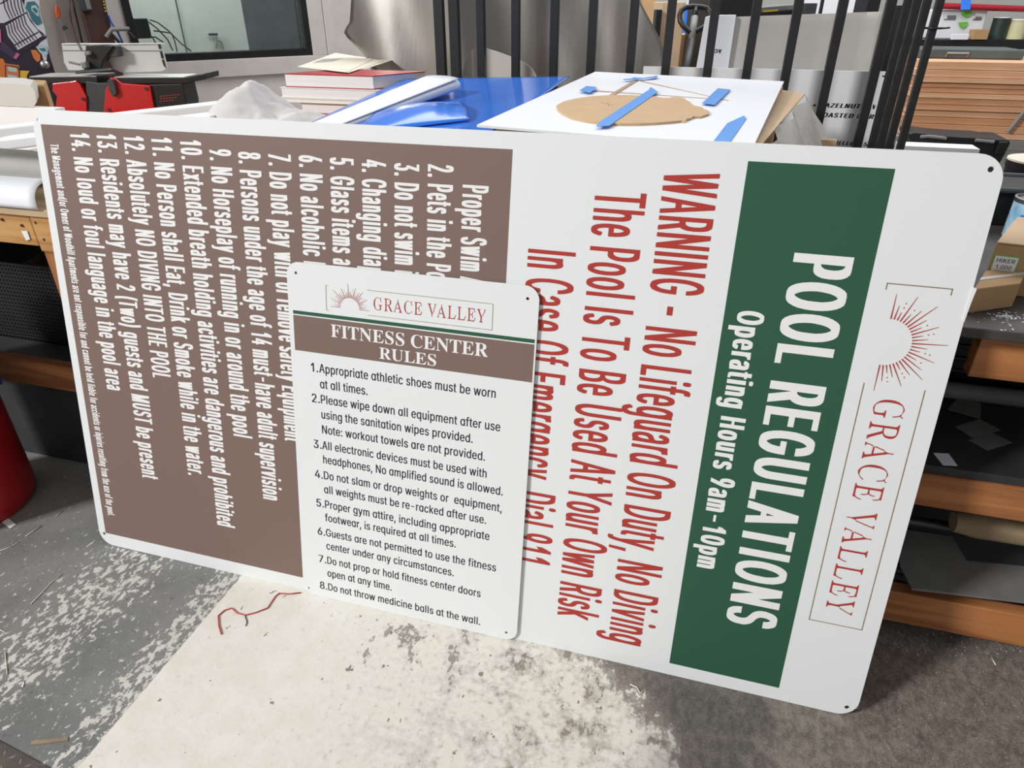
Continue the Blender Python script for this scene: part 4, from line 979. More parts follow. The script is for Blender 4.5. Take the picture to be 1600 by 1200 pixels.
sL, zB = ws(213, 100)[0], ws(250, 97)[1]
sR = ws(485, 60)[0]
sE = ws(575, 60)[0]
sT = ws(512, 60)[0]
s_post = ws(190, 30)[0]
wall = MB()
wbox(wall, -1.2, sL, -0.16, 0, 0, 2.6)
wbox(wall, sL, sR, -0.16, 0, 0, zB)
wbox(wall, sL, sR, -0.16, 0, 2.3, 2.6)
wbox(wall, sR, sE, -0.16, 0, 0, 2.6)
struct(obj('wall_left', wall, M['wall_paint']), 'off-white office wall behind the jointer', 'wall')
tr = MB()
cw = 0.11
wbox(tr, sL - cw, sR + cw, 0.001, 0.022, zB - cw, zB)
struct(obj('trim_1', tr, M['trim_paint'], bevel=.003), 'off-white sill board under the office window', 'trim')
tr = MB()
wbox(tr, sR, sR + cw, 0.001, 0.022, zB, 2.3)
struct(obj('trim_2', tr, M['trim_paint'], bevel=.003), 'off-white upright casing to the right of the office window', 'trim')
tr = MB()
wbox(tr, sT - 0.02, sT + 0.05, 0.001, 0.03, 0, 2.6)
struct(obj('trim_3', tr, M['trim_paint'], bevel=.003), 'off-white corner board at the end of the office wall', 'trim')
win = thing('window_1', 'black framed office window with dusty glass', 'window', wp((sL + sR) / 2, -.05, zB))
win['kind'] = 'structure'
fw = 0.045
fr = MB()
wbox(fr, sL, sR, -0.10, 0.012, zB, zB + fw)
wbox(fr, sL, sR, -0.10, 0.012, 2.3 - fw, 2.3)
wbox(fr, sL, sL + fw, -0.10, 0.012, zB + fw, 2.3 - fw)
wbox(fr, sR - fw, sR, -0.10, 0.012, zB + fw, 2.3 - fw)
obj('window_frame', fr, M['window_black'], win)
gl = MB()
wbox(gl, sL + fw, sR - fw, -0.055, -0.049, zB + fw, 2.3 - fw)
obj('window_glass', gl, M['glass'], win)
# what stands behind the glass
OB = -1.3


def behind(u, v, n):
    p = onplane(u, v, W0 + WN * n, WN) - W0
    return p.dot(WD), p.z


sM = behind(383, 40, OB + .04)[0]
ol = bpy.data.lights.new('office_fill_light', 'AREA')  # unseen fill light, added to brighten the panel behind the glass
ol.size = 0.9
ol.energy = 19
oo = bpy.data.objects.new('office_fill_light', ol)
oo.location = wp((sL + sR) / 2 - .1, OB + .55, 2.25)
COL.objects.link(oo)
bk = MB()
wbox(bk, sL - 2.5, sM, OB, OB + .04, 0, 2.3)
struct(obj('wall_office', bk, M['back_room']), 'pale grey-green panel behind the office window', 'wall')
bk = MB()
wbox(bk, sM, sE + 1.0, OB, OB + .04, 0, 2.3)
struct(obj('wall_office_dark', bk, M['back_dark']), 'dark panel behind the office window', 'wall')
fl2 = MB()
wbox(fl2, sL - .2, sR + .1, -0.60, -0.17, 0, zB - 0.02)
struct(obj('trim_4', fl2, M['trim_paint']), 'dusty ledge behind the office window', 'trim')
pb = MB()
q0, q1 = behind(199, 60, -.36), behind(238, 60, -.36)
zt_, zb_ = behind(200, 29, -.36)[1], behind(205, 61, -.36)[1]
wbox(pb, q0[0], q1[0], -0.42, -0.36, zb_, zt_)
o = obj('power_box', pb, M['dark_grey'], bevel=.006)
tag(o, 'dark grey power box behind the window glass with wires hanging from it', 'power box')
pls = [((234, 31), (246, 35), (262, 47), (284, 69), (299, 80)), ((232, 34), (246, 45), (262, 62), (270, 79)), ((240, 48), (256, 50), (268, 52), (273, 64), (277, 81)), ((236, 58), (243, 58), (255, 66)), ((238, 58), (246, 72), (252, 82))]
labs = ['long grey cable arching highest from the box behind the window', 'grey cable crossing under the long arching one behind the window', 'grey cable with a square bend behind the window glass', 'short grey cable stub beside the power box behind the window', 'grey cable hanging down just right of the power box']
for pl, lab in zip(pls, labs):
    pts_ = [onplane(u, v, W0 + WN * (-.355 + .008 * pls.index(pl)), WN) for u, v in pl]
    tag(obj('cable', MB().tube(pts_, .0045, 8), M['dark_grey'], smooth='all'), lab, 'cable', 'cables behind the window')
fx = thing('wall_bracket', 'small grey bracket on the panel behind the window glass', 'bracket', onplane(338, 65, W0 + WN * (OB + .07), WN))
fp = lambda u, v: onplane(u, v, W0 + WN * (OB + .06), WN)
obj('bracket_stem', MB().tube([fp(337, 54), fp(338.5, 63), fp(337, 76)], .008, 8).tube([fp(338, 62), fp(346, 66), fp(349, 76)], .008, 8), M['grey'], fx, smooth=True)
obj('bracket_plate', MB().tube([fp(326, 54), fp(340, 53.5)], .009, 8), M['black'], fx)
ln_ = MB()
wbox(ln_, behind(283, 40, OB + .045)[0] - .004, behind(283, 40, OB + .045)[0] + .004, OB + .041, OB + .046, .2, 2.2)
struct(obj('trim_6', ln_, M['dark_grey']), 'thin dark joint line in the panel behind the window', 'trim')


# ------------------------------------------------------------------ the big pool sign
SW, SH = 2.11, 1.22
LEAN = math.asin(0.243 / 1.22)
sign = thing('pool_rules_sign', 'large white pool regulations sign on its side, leaning on the bench', 'sign', (0, 0, 0.0012))
sign.rotation_euler = (math.pi / 2 - LEAN, 0, 0)
sign['_o'] = (0, 0, 0)
hp = [(.018, SH - .025), (2.088, SH - .025), (2.088, SH - 1.197), (.018, SH - 1.185)]
obj('sign_panel', panel_mesh(SW, SH, .045, hp, .0052, .003), M['sign_white'], sign)


def layer(z):
    return lambda tx, ty: Vector((ty, SH - tx, z))


b = MB()
rect2(b, layer(.0003), .034, .024, 1.181, 1.230)
obj('brown_block', b, M['brown'], sign, flat=True)
b = MB()
rect2(b, layer(.0003), .0325, 1.688, 1.186, 1.939)
obj('green_band', b, M['green'], sign, flat=True)
L6 = layer(.0006)
b = MB()
text(b, L6, 'POOL REGULATIONS', .187, 1.798, .1055, width=.852)
obj('title_lettering', b, M['print_white'], sign, flat=True)
b = MB()
text(b, L6, 'Operating Hours 9am-10pm', .311, 1.714, .050, width=.600)
obj('hours_lettering', b, M['print_white'], sign, flat=True)
b = MB()
text(b, L6, 'WARNING - No Lifeguard On Duty, No Diving', .057, 1.537, .104, width=1.105, font='narrow')
text(b, L6, 'The Pool Is To Be Used At Your Own Risk', .101, 1.406, .102, width=1.018, font='narrow')
text(b, L6, 'In Case Of Emergency. Dial 911', .226, 1.275, .102, width=.766, font='narrow')
obj('warning_lettering', b, M['red_print'], sign, flat=True)
b = MB()
ch = .0575
rows = [('8. Persons under the age of 14 must-have adult supervision', .068, .582, .958), ('9. No Horseplay of running in or around the pool', .065, .505, .787),
        ('10. Extended breath holding activities are dangerous and prohibited', .048, .427, 1.071), ('11. No Person shall Eat, Drink or Smoke while in the water.', .046, .347, .930),
        ('12. Absolutely NO DIVING INTO THE POOL', .046, .268, .656), ('13. Residents may have 2 (Two) guests and MUST be present', .045, .189, .966),
        ('14. No loud or foul language in the pool area', .046, .110, .713)]
sxs = []
for s_, x0_, y0_, x1_ in rows:
    sxs.append(text(b, L6, s_, x0_, y0_, ch, width=x1_ - x0_))
sxa = sum(sxs) / len(sxs)
for s_, x0_, y0_ in (('Proper Swim Attire', .107, 1.125), ('2. Pets in the Pool', .070, 1.046), ('3. Do not swim if ill', .072, .969), ('4. Changing diapers', .069, .892),
                     ('5. Glass items are', .068, .815), ('6. No alcoholic bev', .067, .738), ('7. Do not play with or remove safety Equipment', .068, .660)):
    text(b, L6, s_, x0_, y0_, ch, sx=sxa)
text(b, L6, 'The Management and/or Owner of Woodhill Apartments are not responsible for and cannot be held liable for accidents or injuries resulting from the use of the pool.', .078, .044, .0255, width=1.040)
obj('rules_lettering', b, M['print_white'], sign, flat=True)
logo(L6, .2345, 1.9685, 1.0, .0017, .0013, sign)

pe = []
for u, v in ((1514, 464), (1519, 448), (1526, 451), (1517, 473), (1506, 503), (1503, 500)):
    q_ = onplane(u, v, Vector((0, 0, .0012)), Vector((0, -math.cos(LEAN), math.sin(LEAN))))
    pe.append(Vector((q_.x, q_.y * math.sin(LEAN) + (q_.z - .0012) * math.cos(LEAN), .0004)))
obj('peeled_edge', MB().prism(pe, (0, 0, .0012)), M['print_white'], sign)

# ------------------------------------------------------------------ the smaller fitness sign
FW, FH = .612, .915
up_big = Vector((0, math.sin(LEAN), math.cos(LEAN)))
n_big = Vector((0, -math.cos(LEAN), math.sin(LEAN)))
fx0 = (at(479, 915, z=0.0).x + at(450, 410, y=.172).x) / 2
LEAN2 = math.asin((.1740 + .0085) / FH)
fit = thing('fitness_rules_sign', 'smaller white fitness center rules sign leaning against the large pool sign', 'sign', (fx0, -.0085, 0.0012))
fit.rotation_euler = (math.pi / 2 - LEAN2, 0, 0)
fit['_o'] = (0, 0, 0)
obj('sign_panel', panel_mesh(FW, FH, .032, [(.024, FH - .026), (.586, FH - .028), (.584, FH - .894), (.017, FH - .897)], .0035, .0025), M['sign_white'], fit)


def F(z):
    return lambda x, y: Vector((x, y + FH, z))


b = MB()
rect2(b, F(.0003), .012, -.215, .608, -.1275)
obj('brown_band', b, M['brown'], fit, flat=True)
b = MB()
rect2(b, F(.0003), .012, -.1245, .608, -.116)
obj('green_stripe', b, M['green'], fit, flat=True)
F6 = F(.0006)
b = MB()
text(b, F6, 'FITNESS CENTER', .3065, -.1695, .0305, width=.392, font='serif', align='c')
text(b, F6, 'RULES', .3085, -.2075, .0275, width=.146, font='serif', align='c')
obj('title_lettering', b, M['print_white'], fit, flat=True)
b = MB()


def A(s):
    return s.replace('a', '\u0251')


fr_ = [('1.', 'Appropriate athletic shoes must be worn', .527, .264), ('', 'at all times.', .206, .304), ('2.', 'Please wipe down all equipment after use', .541, .344),
       ('', 'using the sanitation wipes provided.', .476, .384), ('', 'Note: workout towels are not provided.', .508, .4245), ('3.', 'All electronic devices must be used with', .514, .468),
       ('', 'headphones, No amplified sound is allowed.', .556, .507), ('4.', 'Do not slam or drop weights or  equipment,', .556, .552), ('', 'all weights must be re-racked after use.', .518, .592),
       ('5.', 'Proper gym attire, including appropriate', .528, .6355), ('', 'footwear, is required at all times.', .442, .675), ('6.', 'Guests are not permitted to use the fitness', .549, .720),
       ('', 'center under any circumstances.', .439, .760), ('7.', 'Do not prop or hold fitness center doors', .512, .805), ('', 'open at any time.', .267, .845), ('8.', 'Do not throw medicine balls at the wall.', .515, .889)]
for num, s_, x1_, y_ in fr_:
    if num:
        text(b, F6, num, .050, -y_, .0225, sx=1.0, font='plain')
    text(b, F6, A(s_), .0755, -y_, .0225, width=x1_ - .0755, font='plain')
obj('rules_lettering', b, M['ink'], fit, flat=True)
logo(F6, .102, -.1065, .542, .0009, .00075, fit)

# ------------------------------------------------------------------ left work bench
bench = thing('work_bench', 'long fir and plywood work bench behind the large sign', 'work bench', (0.2, .7, 0))
BT = .955
b = MB().box((-2.2, .205, BT - .02), (2.02, 1.235, BT))
obj('benchtop', b, M['ply'], bench, bevel=.002)
b = MB().box((-2.2, .215, BT - .105), (-.095, .253, BT - .0205)).box((-.09, .212, BT - .118), (2.0, .250, BT - .0205))
obj('apron', b, M['fir'], bench, bevel=.003)
for lx, ly in ((-.137, .255), (1.85, .255), (-.137, 1.18), (1.85, 1.18), (-2.18, .255), (-2.18, 1.18)):
    obj('leg', MB().box((lx, ly, 0), (lx + .089, ly + .038, BT - .021)), M['fir_up'], bench, bevel=.003)
b = MB().box((-2.2, .262, .345), (-.14, .30, .434))
obj('lower_rail', b, M['fir_dark'], bench, bevel=.003)
b = MB().box((-2.2, .302, .405), (1.85, 1.17, .423))
obj('lower_shelf', b, M['shelf_dark'], bench)
obj('light_block_panel', MB().box((-2.2, 1.2185, .03), (2.0, 1.2300, BT - .021)), M['ply'], bench)  # unseen board, added to keep light from leaking under the bench
for sx_, sz_ in ((-.19, .916), (-.075, .917), (-.066, .872), (-.128, .905)):
    obj('screw_head', MB().lathe((sx_, .2135, sz_), [(.004, -.001), (.004, .002)], 10, (0, -1, 0)), M['steel_dark'], bench)
b = MB().slab([at(33, 361, y=.212), at(41, 376, y=.212), at(47, 374, y=.212), at(42, 361, y=.212)], .001)
obj('tape_scrap', b, M['paper'], bench)

# stored under it, followed by a dark tub added for shade
cr = MB()
x0, x1, y0, y1, z0, z1 = -.95, -.155, .40, 1.05, .4235, .70
cr.box((x0, y0, z0), (x1, y1, z0 + .01))
for k in range(61):
    xx = x0 + (x1 - x0) * k / 60
    cr.box((xx - .0042, y0, z0), (xx + .0042, y0 + .012, z1))
for k in range(22):
    zz = z0 + (z1 - z0) * k / 21
    cr.box((x0, y0 - .001, zz - .0034), (x1, y0 + .010, zz + .0034))
cr.box((x0, y0 + .012, z0), (x1, y0 + .016, z1)).box((x0, y1 - .01, z0), (x1, y1, z1)).box((x0, y0, z0), (x0 + .01, y1, z1)).box((x1 - .01, y0, z0), (x1, y1, z1))
tag(obj('storage_crate', cr, M['black']), 'black plastic lattice crate on the shelf under the left bench', 'crate')


def cloth(s, t):
    x = -.93 + .77 * s
    y = .43 + .5 * t
    h = .72 + .06 * math.sin(s * 9) * math.sin(t * 4 + 1) + .04 * math.sin(s * 23 + t * 5) - .03 * abs(2 * t - 1) ** 2
    return Vector((x, y, h))


tag(obj('dust_sheet', MB().grid(cloth, 40, 20), M['dark_grey'], smooth='all', solid=.004), 'crumpled dark grey sheet on top of the black crate', 'sheet')

lb = MB().box((-1.6, .312, .001), (-.05, 1.05, .335)).box((-1.62, .306, .335), (-.03, 1.07, .36))  # added dark filler in place of the shaded floor under the shelf
tag(obj('shade_tub', lb, M['shelf_dark'], bevel=.004), 'added low black tub standing in for shade under the left bench shelf', 'tub')

# ------------------------------------------------------------------ right work bench
rb = thing('work_bench', 'dark topped work bench with fir rails and shelves, right of the large sign', 'work bench', (2.9, .7, 0))
RT = .88
obj('benchtop', MB().box((2.04, .235, RT - .022), (4.2, 1.20, RT)), M['bench_dark'], rb, bevel=.003)
zt, zb = at(1560, 528, y=.262).z, at(1560, 594, y=.262).z
xl0, xl1 = at(1536, 525, y=.262).x, at(1513, 585, y=.262).x
obj('apron', MB().prism([(xl1, .262, zb), (4.2, .262, zb), (4.2, .262, zt), (xl0, .262, zt)], (0, .038, 0)), M['fir_dark'], rb, bevel=.002)
obj('shelf', MB().box((2.05, .265, .518), (4.2, 1.18, .538)), M['shelf_dark'], rb, bevel=.002)
obj('shelf_rail', MB().box((2.05, .258, .432), (4.2, .296, .517)), M['fir_dark'], rb, bevel=.003)
obj('lower_shelf', MB().box((2.05, .30, .165), (4.2, 1.18, .182)), M['shelf_dark'], rb, bevel=.002)
obj('lower_rail', MB().box((2.05, .258, .066), (4.2, .296, .164)), M['fir_dark'], rb, bevel=.003)
for lx, ly in ((2.06, 1.10), (4.0, 1.10), (3.1, .297), (4.0, .297)):
    obj('leg', MB().box((lx, ly, 0), (lx + .089, ly + .038, RT - .023)), M['fir_up'], rb, bevel=.003)
# ribbed black bin beneath the top
bn = MB()
bx0, bx1 = 2.06, 2.7
bn.box((bx0, .66, .539), (bx1, 1.05, .85))
for k in range(7):
    zz = .585 + .035 * k
    bn.box((bx0, .650, zz), (bx1, .662, zz + .011))
tag(obj('storage_bin', bn, M['black'], bevel=.003), 'ribbed black storage bin under the dark bench top', 'bin')


def ribbon(path_pts, normal_w, w, mb, lift=0.0):
    """A flat strip of width w along a path; normal_w gives the sideways direction."""
    pts = [Vector(p) for p in path_pts]
    s = Vector(normal_w).normalized() * (w / 2)
    vs, fs = [], []
    for p in pts:
        vs += [p - s, p + s]
    for i in range(len(pts) - 1):
        fs.append((2 * i, 2 * i + 1, 2 * i + 3, 2 * i + 2))
    return mb.add(vs, fs)


def sheet(name, quad, t, m, parent=None):
    return obj(name, MB().slab(quad, t), m, parent)


# ------------------------------------------------------------------ bench top, right half: carton, white board with the cut-out
BA, BB, BC, BD = Vector((1.100, .395, 1.1830)), Vector((1.705, .375, 1.1700)), Vector((1.806, 1.225, 1.2085)), Vector((1.207, 1.262, 1.2200))
BA, BD, BC = at(745, 195, y=.335), at(930, 112, y=1.205), at(1225, 127, y=1.165)
BB = at(1176, 231, y=.300)
wb = thing('white_board', 'white foam board carrying a tan cut-out held by blue tape', 'board', (BA + BB + BC + BD) / 4)
sheet('board', [BA, BB, BC, BD], .005, M['white'], wb)
NB = (BB - BA).cross(BD - BA).normalized()


def onb(u, v, h=0.0):
    d = ray(u, v)
    t = (BA - CAM).dot(NB) / d.dot(NB)
    return CAM + d * t + NB * h


# tan cut-out: smooth on the left, ragged sun-like points on the right
oc = [(869, 169), (872, 175), (880, 181), (893, 187), (915, 192), (940, 195.5), (970, 197), (1000, 197), (1025, 196), (1050, 194), (1064, 192.5), (1071, 193), (1072, 190), (1080, 188.5), (1082, 186), (1095, 186), (1100, 184), (1107, 182),
      (1108, 178.5), (1103, 175.5), (1099, 175), (1098, 172), (1090, 170), (1084, 169), (1079, 166), (1078, 163), (1074, 161.5), (1068, 157), (1060, 155.5), (1050, 155.5), (1044, 157), (1034, 156.5), (1020, 154.5), (1000, 153), (975, 152), (950, 152.5), (925, 154), (900, 157.5), (880, 162.5)]
cut = thing('wood_cutout', 'tan round wooden cut-out with ragged points taped to the white board', 'cut-out', onb(985, 175))
obj('cutout_panel', MB().prism([onb(u, v, .0005) for u, v in oc], NB * .0055), M['mdf'], cut)
mk = MB()
for pl in ([(937, 165), (940, 164), (943, 166)], [(945, 167), (948, 165), (952, 167), (950, 170)], [(955, 168), (958, 169.5)], [(961, 169.5), (964, 170)]):
    for p, q in zip(pl, pl[1:]):
        a_, b_ = onb(p[0], p[1], .0062), onb(q[0], q[1], .0062)
        ribbon([a_, b_], (b_ - a_).cross(NB), .0014, mk)
obj('pencil_note', mk, M['mdf_edge'], cut)
M['strip'] = mat('thin_wood_strip', (182, 156, 126), .7, noise=.1, nscale=30)
for pts, lab in (([(992, 128), (953, 152)], 'wide short wooden strip standing off the top of the tan cut-out'), ([(998, 127.5), (1137, 159)], 'thin wooden strip slanting down to the right across the white board'),
                 ([(930, 143.5), (1128, 157.5)], 'thin wooden strip lying level behind the tan cut-out')):
    a_, b_ = onb(*pts[0], .0005), onb(*pts[1], .0005)
    side = (b_ - a_).cross(NB).normalized()
    w_ = .012 if 'wide' in lab else .0032
    o = obj('wooden_strip', MB().prism([a_ - side * w_ / 2, b_ - side * w_ / 2, b_ + side * w_ / 2, a_ + side * w_ / 2], NB * .003), M['strip'])
    tag(o, lab, 'strip', 'thin wooden strips on the white board')
tapes = [([(931, 203), (951.5, 202), (1027.5, 148), (1022, 144), (1016, 140.5), (1013, 145), (936, 196)], .0068, 'long blue tape strip across the tan cut-out'),
         ([(974, 129), (993, 128), (1027, 125), (1026.5, 122), (1005, 125.5), (990, 124.5), (986, 126.5), (973.5, 127.5)], .0064, 'narrow blue tape strip at the far end of the wooden strips'),
         ([(905, 145.5), (921, 149.5), (932.5, 142), (930, 139.5), (916, 138.5)], .0064, 'small blue tape tab left of the tan cut-out'),
         ([(1096, 166), (1116, 168.5), (1141, 144), (1121, 142)], .0064, 'broad blue tape strip over the right ends of the wooden strips'),
         ([(1113, 224), (1139, 225), (1166.5, 187), (1162, 182), (1136, 194)], .0016, 'loose blue tape strip near the front right corner of the board')]
for k_, (pl, h, lab) in enumerate(tapes):
    o = obj('masking_tape', MB().prism([onb(u, v, h) for u, v in pl], NB * .0006), M['tape_blue'])
    tag(o, lab, 'tape', 'blue tape strips on the white board')

# cartons that carry the boards
CX0, CX1 = 1.09, 1.80
ctn = thing('cardboard_carton', 'open pale cardboard carton under the white board, plastic film over its side', 'carton', (1.45, .8, BT + .0005))
q = [Vector((1.20, .47, BT + .001)), Vector((1.69, .44, BT + .001)), Vector((1.80, 1.17, BT + .001)), Vector((1.30, 1.18, BT + .001))]
tops = [onb(0, 0)] * 4


def board_z(x, y):
    return BA.z - (NB.x * (x - BA.x) + NB.y * (y - BA.y)) / NB.z


qt = [Vector((p.x, p.y, board_z(p.x, p.y) - .0105)) for p in q]
obj('carton_body', MB().hexa(q, qt), M['card2'], ctn, bevel=.003)
fl_ = [at(1176, 228, y=.36), at(1188, 228, y=.37), at(1258, 146, y=1.16), at(1219, 140, y=1.19)]
obj('carton_flap', MB().slab([Vector((p.x, p.y, p.z)) for p in (fl_[0], fl_[1], fl_[2], fl_[3])], .004), M['card2'], ctn)


def film(s, t):
    # hangs from the flap edge down the right side of the carton
    a_ = fl_[1].lerp(fl_[2], s)
    p = a_ + Vector((.010 + .085 * t, -.01 * t, -.13 * t))
    p += Vector((.012 * math.sin(s * 17 + t * 3), 0, .010 * math.sin(s * 23 + 2) * t))
    return p


obj('plastic_film', MB().grid(film, 40, 14), M['film'], ctn, smooth='all')
c2 = [Vector((.28, .42, BT + .001)), Vector((1.06, .42, BT + .001)), Vector((1.05, 1.10, BT + .001)), Vector((.28, 1.10, BT + .001))]
o = obj('cardboard_carton', MB().hexa(c2, [p + Vector((0, 0, .105)) for p in c2]), M['card'], bevel=.003)
tag(o, 'flat brown carton under the blue vinyl sheet', 'carton')
sg = thing('timber_block', 'small pale timber block by the right end of the white board carton', 'block', at(1292, 222, y=1.0))
p0, p1 = at(1273, 218, y=1.0), at(1306, 229, y=1.0)
obj('block_body', MB().box((p0.x, 1.0, BT + .001), (p1.x, 1.03, p0.z)), M['card2'], sg)

# ------------------------------------------------------------------ blue vinyl and white roll
V00, V01, V11, V10 = at(455, 206, y=.40), at(632, 123, y=1.16), at(891, 119.5, y=1.20), at(760, 213, y=.34)


def blue(s, t):
    p = V00.lerp(V10, s).lerp(V01.lerp(V11, s), t)
    return p + Vector((0, 0, .006 * math.sin(s * 5 + t * 3) * math.sin(math.pi * t) * math.sin(math.pi * s)))


tag(obj('vinyl_sheet', MB().grid(blue, 30, 30), M['vinyl_blue'], smooth='all', solid=.0015), 'large glossy blue vinyl sheet lying behind the large sign', 'vinyl sheet')
RA, RBp = at(520, 214, y=.38), at(727, 176, y=.66)


def curl(s, t):
    # a folded-over lobe of the same vinyl: low arch with a loose front edge
    A0 = at(560, 212, y=.36).lerp(at(735, 190, y=.50), s)
    B0 = at(600, 175, y=.66).lerp(at(718, 162, y=.72), s)
    p = A0.lerp(B0, t)
    return p + Vector((0, 0, .026 * math.sin(math.pi * t) ** .8 * (0.55 + .45 * math.sin(math.pi * min(1, s * 1.05))) + .004))


tag(obj('vinyl_offcut', MB().grid(curl, 24, 18), M['vinyl_blue'], smooth='all', solid=.0012), 'curled glossy blue vinyl offcut in front of the white roll', 'vinyl offcut')
# flattened roll of white vinyl: a spiral section whose loose edge lies along its top
ra, rb_ = at(505, 214, y=.42), at(690, 148, y=.90)
ax = (rb_ - ra)
axn = ax.normalized()
sd = axn.cross(Vector((0, 0, 1))).normalized()
roll = MB()
NR, NK = 14, 84
for i in range(NR + 1):
    s = i / NR
    c = ra + ax * s + Vector((0, 0, .018 + .012 * s))
    w_ = .056 + .024 * s
    h_ = .012 + .011 * s
    for k in range(NK + 1):
        f = k / NK
        a = math.radians(42 + 640 * f)
        g = 1.0 - .26 * f
        x = math.copysign(abs(math.cos(a)) ** .75, math.cos(a)) * g
        z = math.copysign(abs(math.sin(a)) ** .75, math.sin(a)) * (1 - .42 * f)
        roll.v.append(c + sd * (x * w_) + Vector((0, 0, z * h_)))
for i in range(NR):
    for k in range(NK):
        o_ = i * (NK + 1) + k
        roll.f.append((o_, o_ + 1, o_ + NK + 2, o_ + NK + 1))
rl = thing('vinyl_roll', 'flattened white vinyl roll lying on the blue sheet', 'roll', ra)
obj('roll_body', roll, M['white'], rl, smooth='all', solid=.0012)

# ------------------------------------------------------------------ books and envelopes
YB = 1.02
bot = at(446, 151, y=YB).z
stand = c2[0].z + .105
# a stack on the brown carton; heights follow the photograph from bottom to top
z_lev = [at(480, 187, y=YB).z, at(480, 176, y=YB).z, at(480, 160, y=YB).z, at(445, 151.5, y=YB).z, at(445, 135.5, y=YB).z, at(445, 114.5, y=YB).z]
xa, xb_ = at(446, 135, y=YB).x, at(584, 135, y=YB).x


def stackbook(label, x0, x1, y0, dep, z0, z1, cover, skew=0.0, covered=True):
    r = thing('book', label, 'book', (x0, y0, z0))
    q = [Vector((x0, y0, z0)), Vector((x1, y0, z0)), Vector((x1 + skew, y0 + dep, z0)), Vector((x0 + skew, y0 + dep, z0))]
    ct = .0025
    th = z1 - z0 - .0006

    def lift(pts, z):
        return [p + Vector((0, 0, z)) for p in pts]
    c = sum(q, Vector()) / 4
    ins = [c + (p - c) * .985 for p in q]
    obj('pages', MB().hexa(lift(ins, ct), lift(ins, th - ct)), M['pages'], r)
    obj('cover', MB().hexa(lift(q, th - ct), lift(q, th)).hexa(q, lift(q, ct)), cover, r)
    return r


g_b = 'books stacked behind the blue vinyl'
M['pinkish'] = mat('faded_pink_cover', (206, 190, 188), 0.6, noise=.1, nscale=8)
stackbook('slim red and white book at the foot of the stack', at(478, 180, y=YB).x, at(560, 180, y=YB).x, YB - .02, .20, z_lev[0], z_lev[1], M['book_red'], .02)
stackbook('faded pinkish book, second from the bottom of the stack', at(472, 165, y=YB).x, at(575, 165, y=YB).x, YB - .005, .22, z_lev[1], z_lev[2], M['pinkish'], .03)
stackbook('thin white catalogue with a slightly wider cover below the thick white one', at(439, 150, y=YB).x, at(570, 150, y=YB).x, YB - .012, .22, z_lev[2], z_lev[3], M['cream'], .07)
stackbook('thick white catalogue beneath the red topped one', at(441, 145, y=YB).x, at(600, 145, y=YB).x, YB - .008, .24, z_lev[3], z_lev[4], M['paper'], .07)
tb = stackbook('thick catalogue with red cover at the top of the stack', xa, xb_, YB, .20, z_lev[4], z_lev[5], M['book_red'], .10)
sp_ = thing('carton_riser', 'small brown carton under the stack of books', 'carton', ((xa + xb_) / 2, YB + .1, stand + .001))
obj('carton_body', MB().box((xa + .05, YB, stand + .001), (xb_ - .03, YB + .16, z_lev[0] - .001)), M['card'], sp_)
ze = z_lev[5] + .0003
ev = [([(465, 104), (541, 113), (583, 92), (524, 82.5)], .003, 'cream envelope with a grey window on top of the red catalogue'), ([(500, 107), (545, 113.5), (600, 95), (560, 88)], .0018, 'second cream envelope sticking out under the windowed one'),
      ([(545, 110), (572, 107), (616, 93), (588, 87)], .0006, 'lowest cream envelope hanging over the right end of the red catalogue')]
for pl, h, lab in ev:
    o = sheet('envelope', [at(u, v, z=ze + h + .001) for u, v in pl], .0008, M['cream'])
    tag(o, lab, 'envelope', 'envelopes on the red catalogue')
    if 'window' in lab and 'grey' in lab:
        w_ = [at(u, v, z=ze + h + .0013) for u, v in [(488, 98.5), (520, 96), (538, 91), (505, 92)]]
        ob_ = MB().add(w_, [(0, 1, 2, 3)])
        me_ = obj('window', ob_, M['paper_grey'], o)

# ------------------------------------------------------------------ crumpled bag and long white rolls, left half of the bench
def bag(s, t):
    p = at(338, 192, y=.62).lerp(at(498, 196, y=.62), s)
    prof_ = math.sin(math.pi * min(1, max(0, s))) ** .7
    peak = math.exp(-((s - .36) / .24) ** 2) * .085 + .02 * prof_ + .012 * math.exp(-((s - .8) / .1) ** 2)
    y = .30 * (t - .5)
    h = peak * math.sin(math.pi * t) ** .6
    q_ = Vector((p.x * 14, y * 14, 3.1))
    wr = .016 * (1 - 2 * abs(mnoise.noise(q_))) + .008 * (1 - 2 * abs(mnoise.noise(q_ * 2.3)))- .012
    return Vector((p.x, p.y + y, p.z + h + wr * math.sin(math.pi * t) * prof_))


M['bag'] = mat('crumpled_white_bag', (216, 212, 210), 0.75, noise=.05, nscale=6, bump=.2)
tag(obj('plastic_bag', MB().grid(bag, 60, 30), M['bag'], smooth='all', solid=.001), 'crumpled off-white bag between the long white rolls and the books', 'bag')

rolls = [((-30, 205), (300, 180), .62, .030, 'upper long white paper roll on the left of the bench'), ]
# two long boards/rolls that run diagonally behind the sign
def long_box(name, label, cat, fA, fB, y0, y1, w, h, m, grp=None):
    a, b_ = at(*fA, y=y0), at(*fB, y=y1)
    d = (b_ - a)
    d.z = 0
    s_ = Vector((-d.y, d.x, 0)).normalized()
    if s_.y < 0:
        s_ = -s_
    q = [a, b_, b_ + s_ * w, a + s_ * w]
    o = obj(name, MB().hexa([p - Vector((0, 0, h)) for p in q], q), m, bevel=.004)
    tag(o, label, cat, grp)
    return o


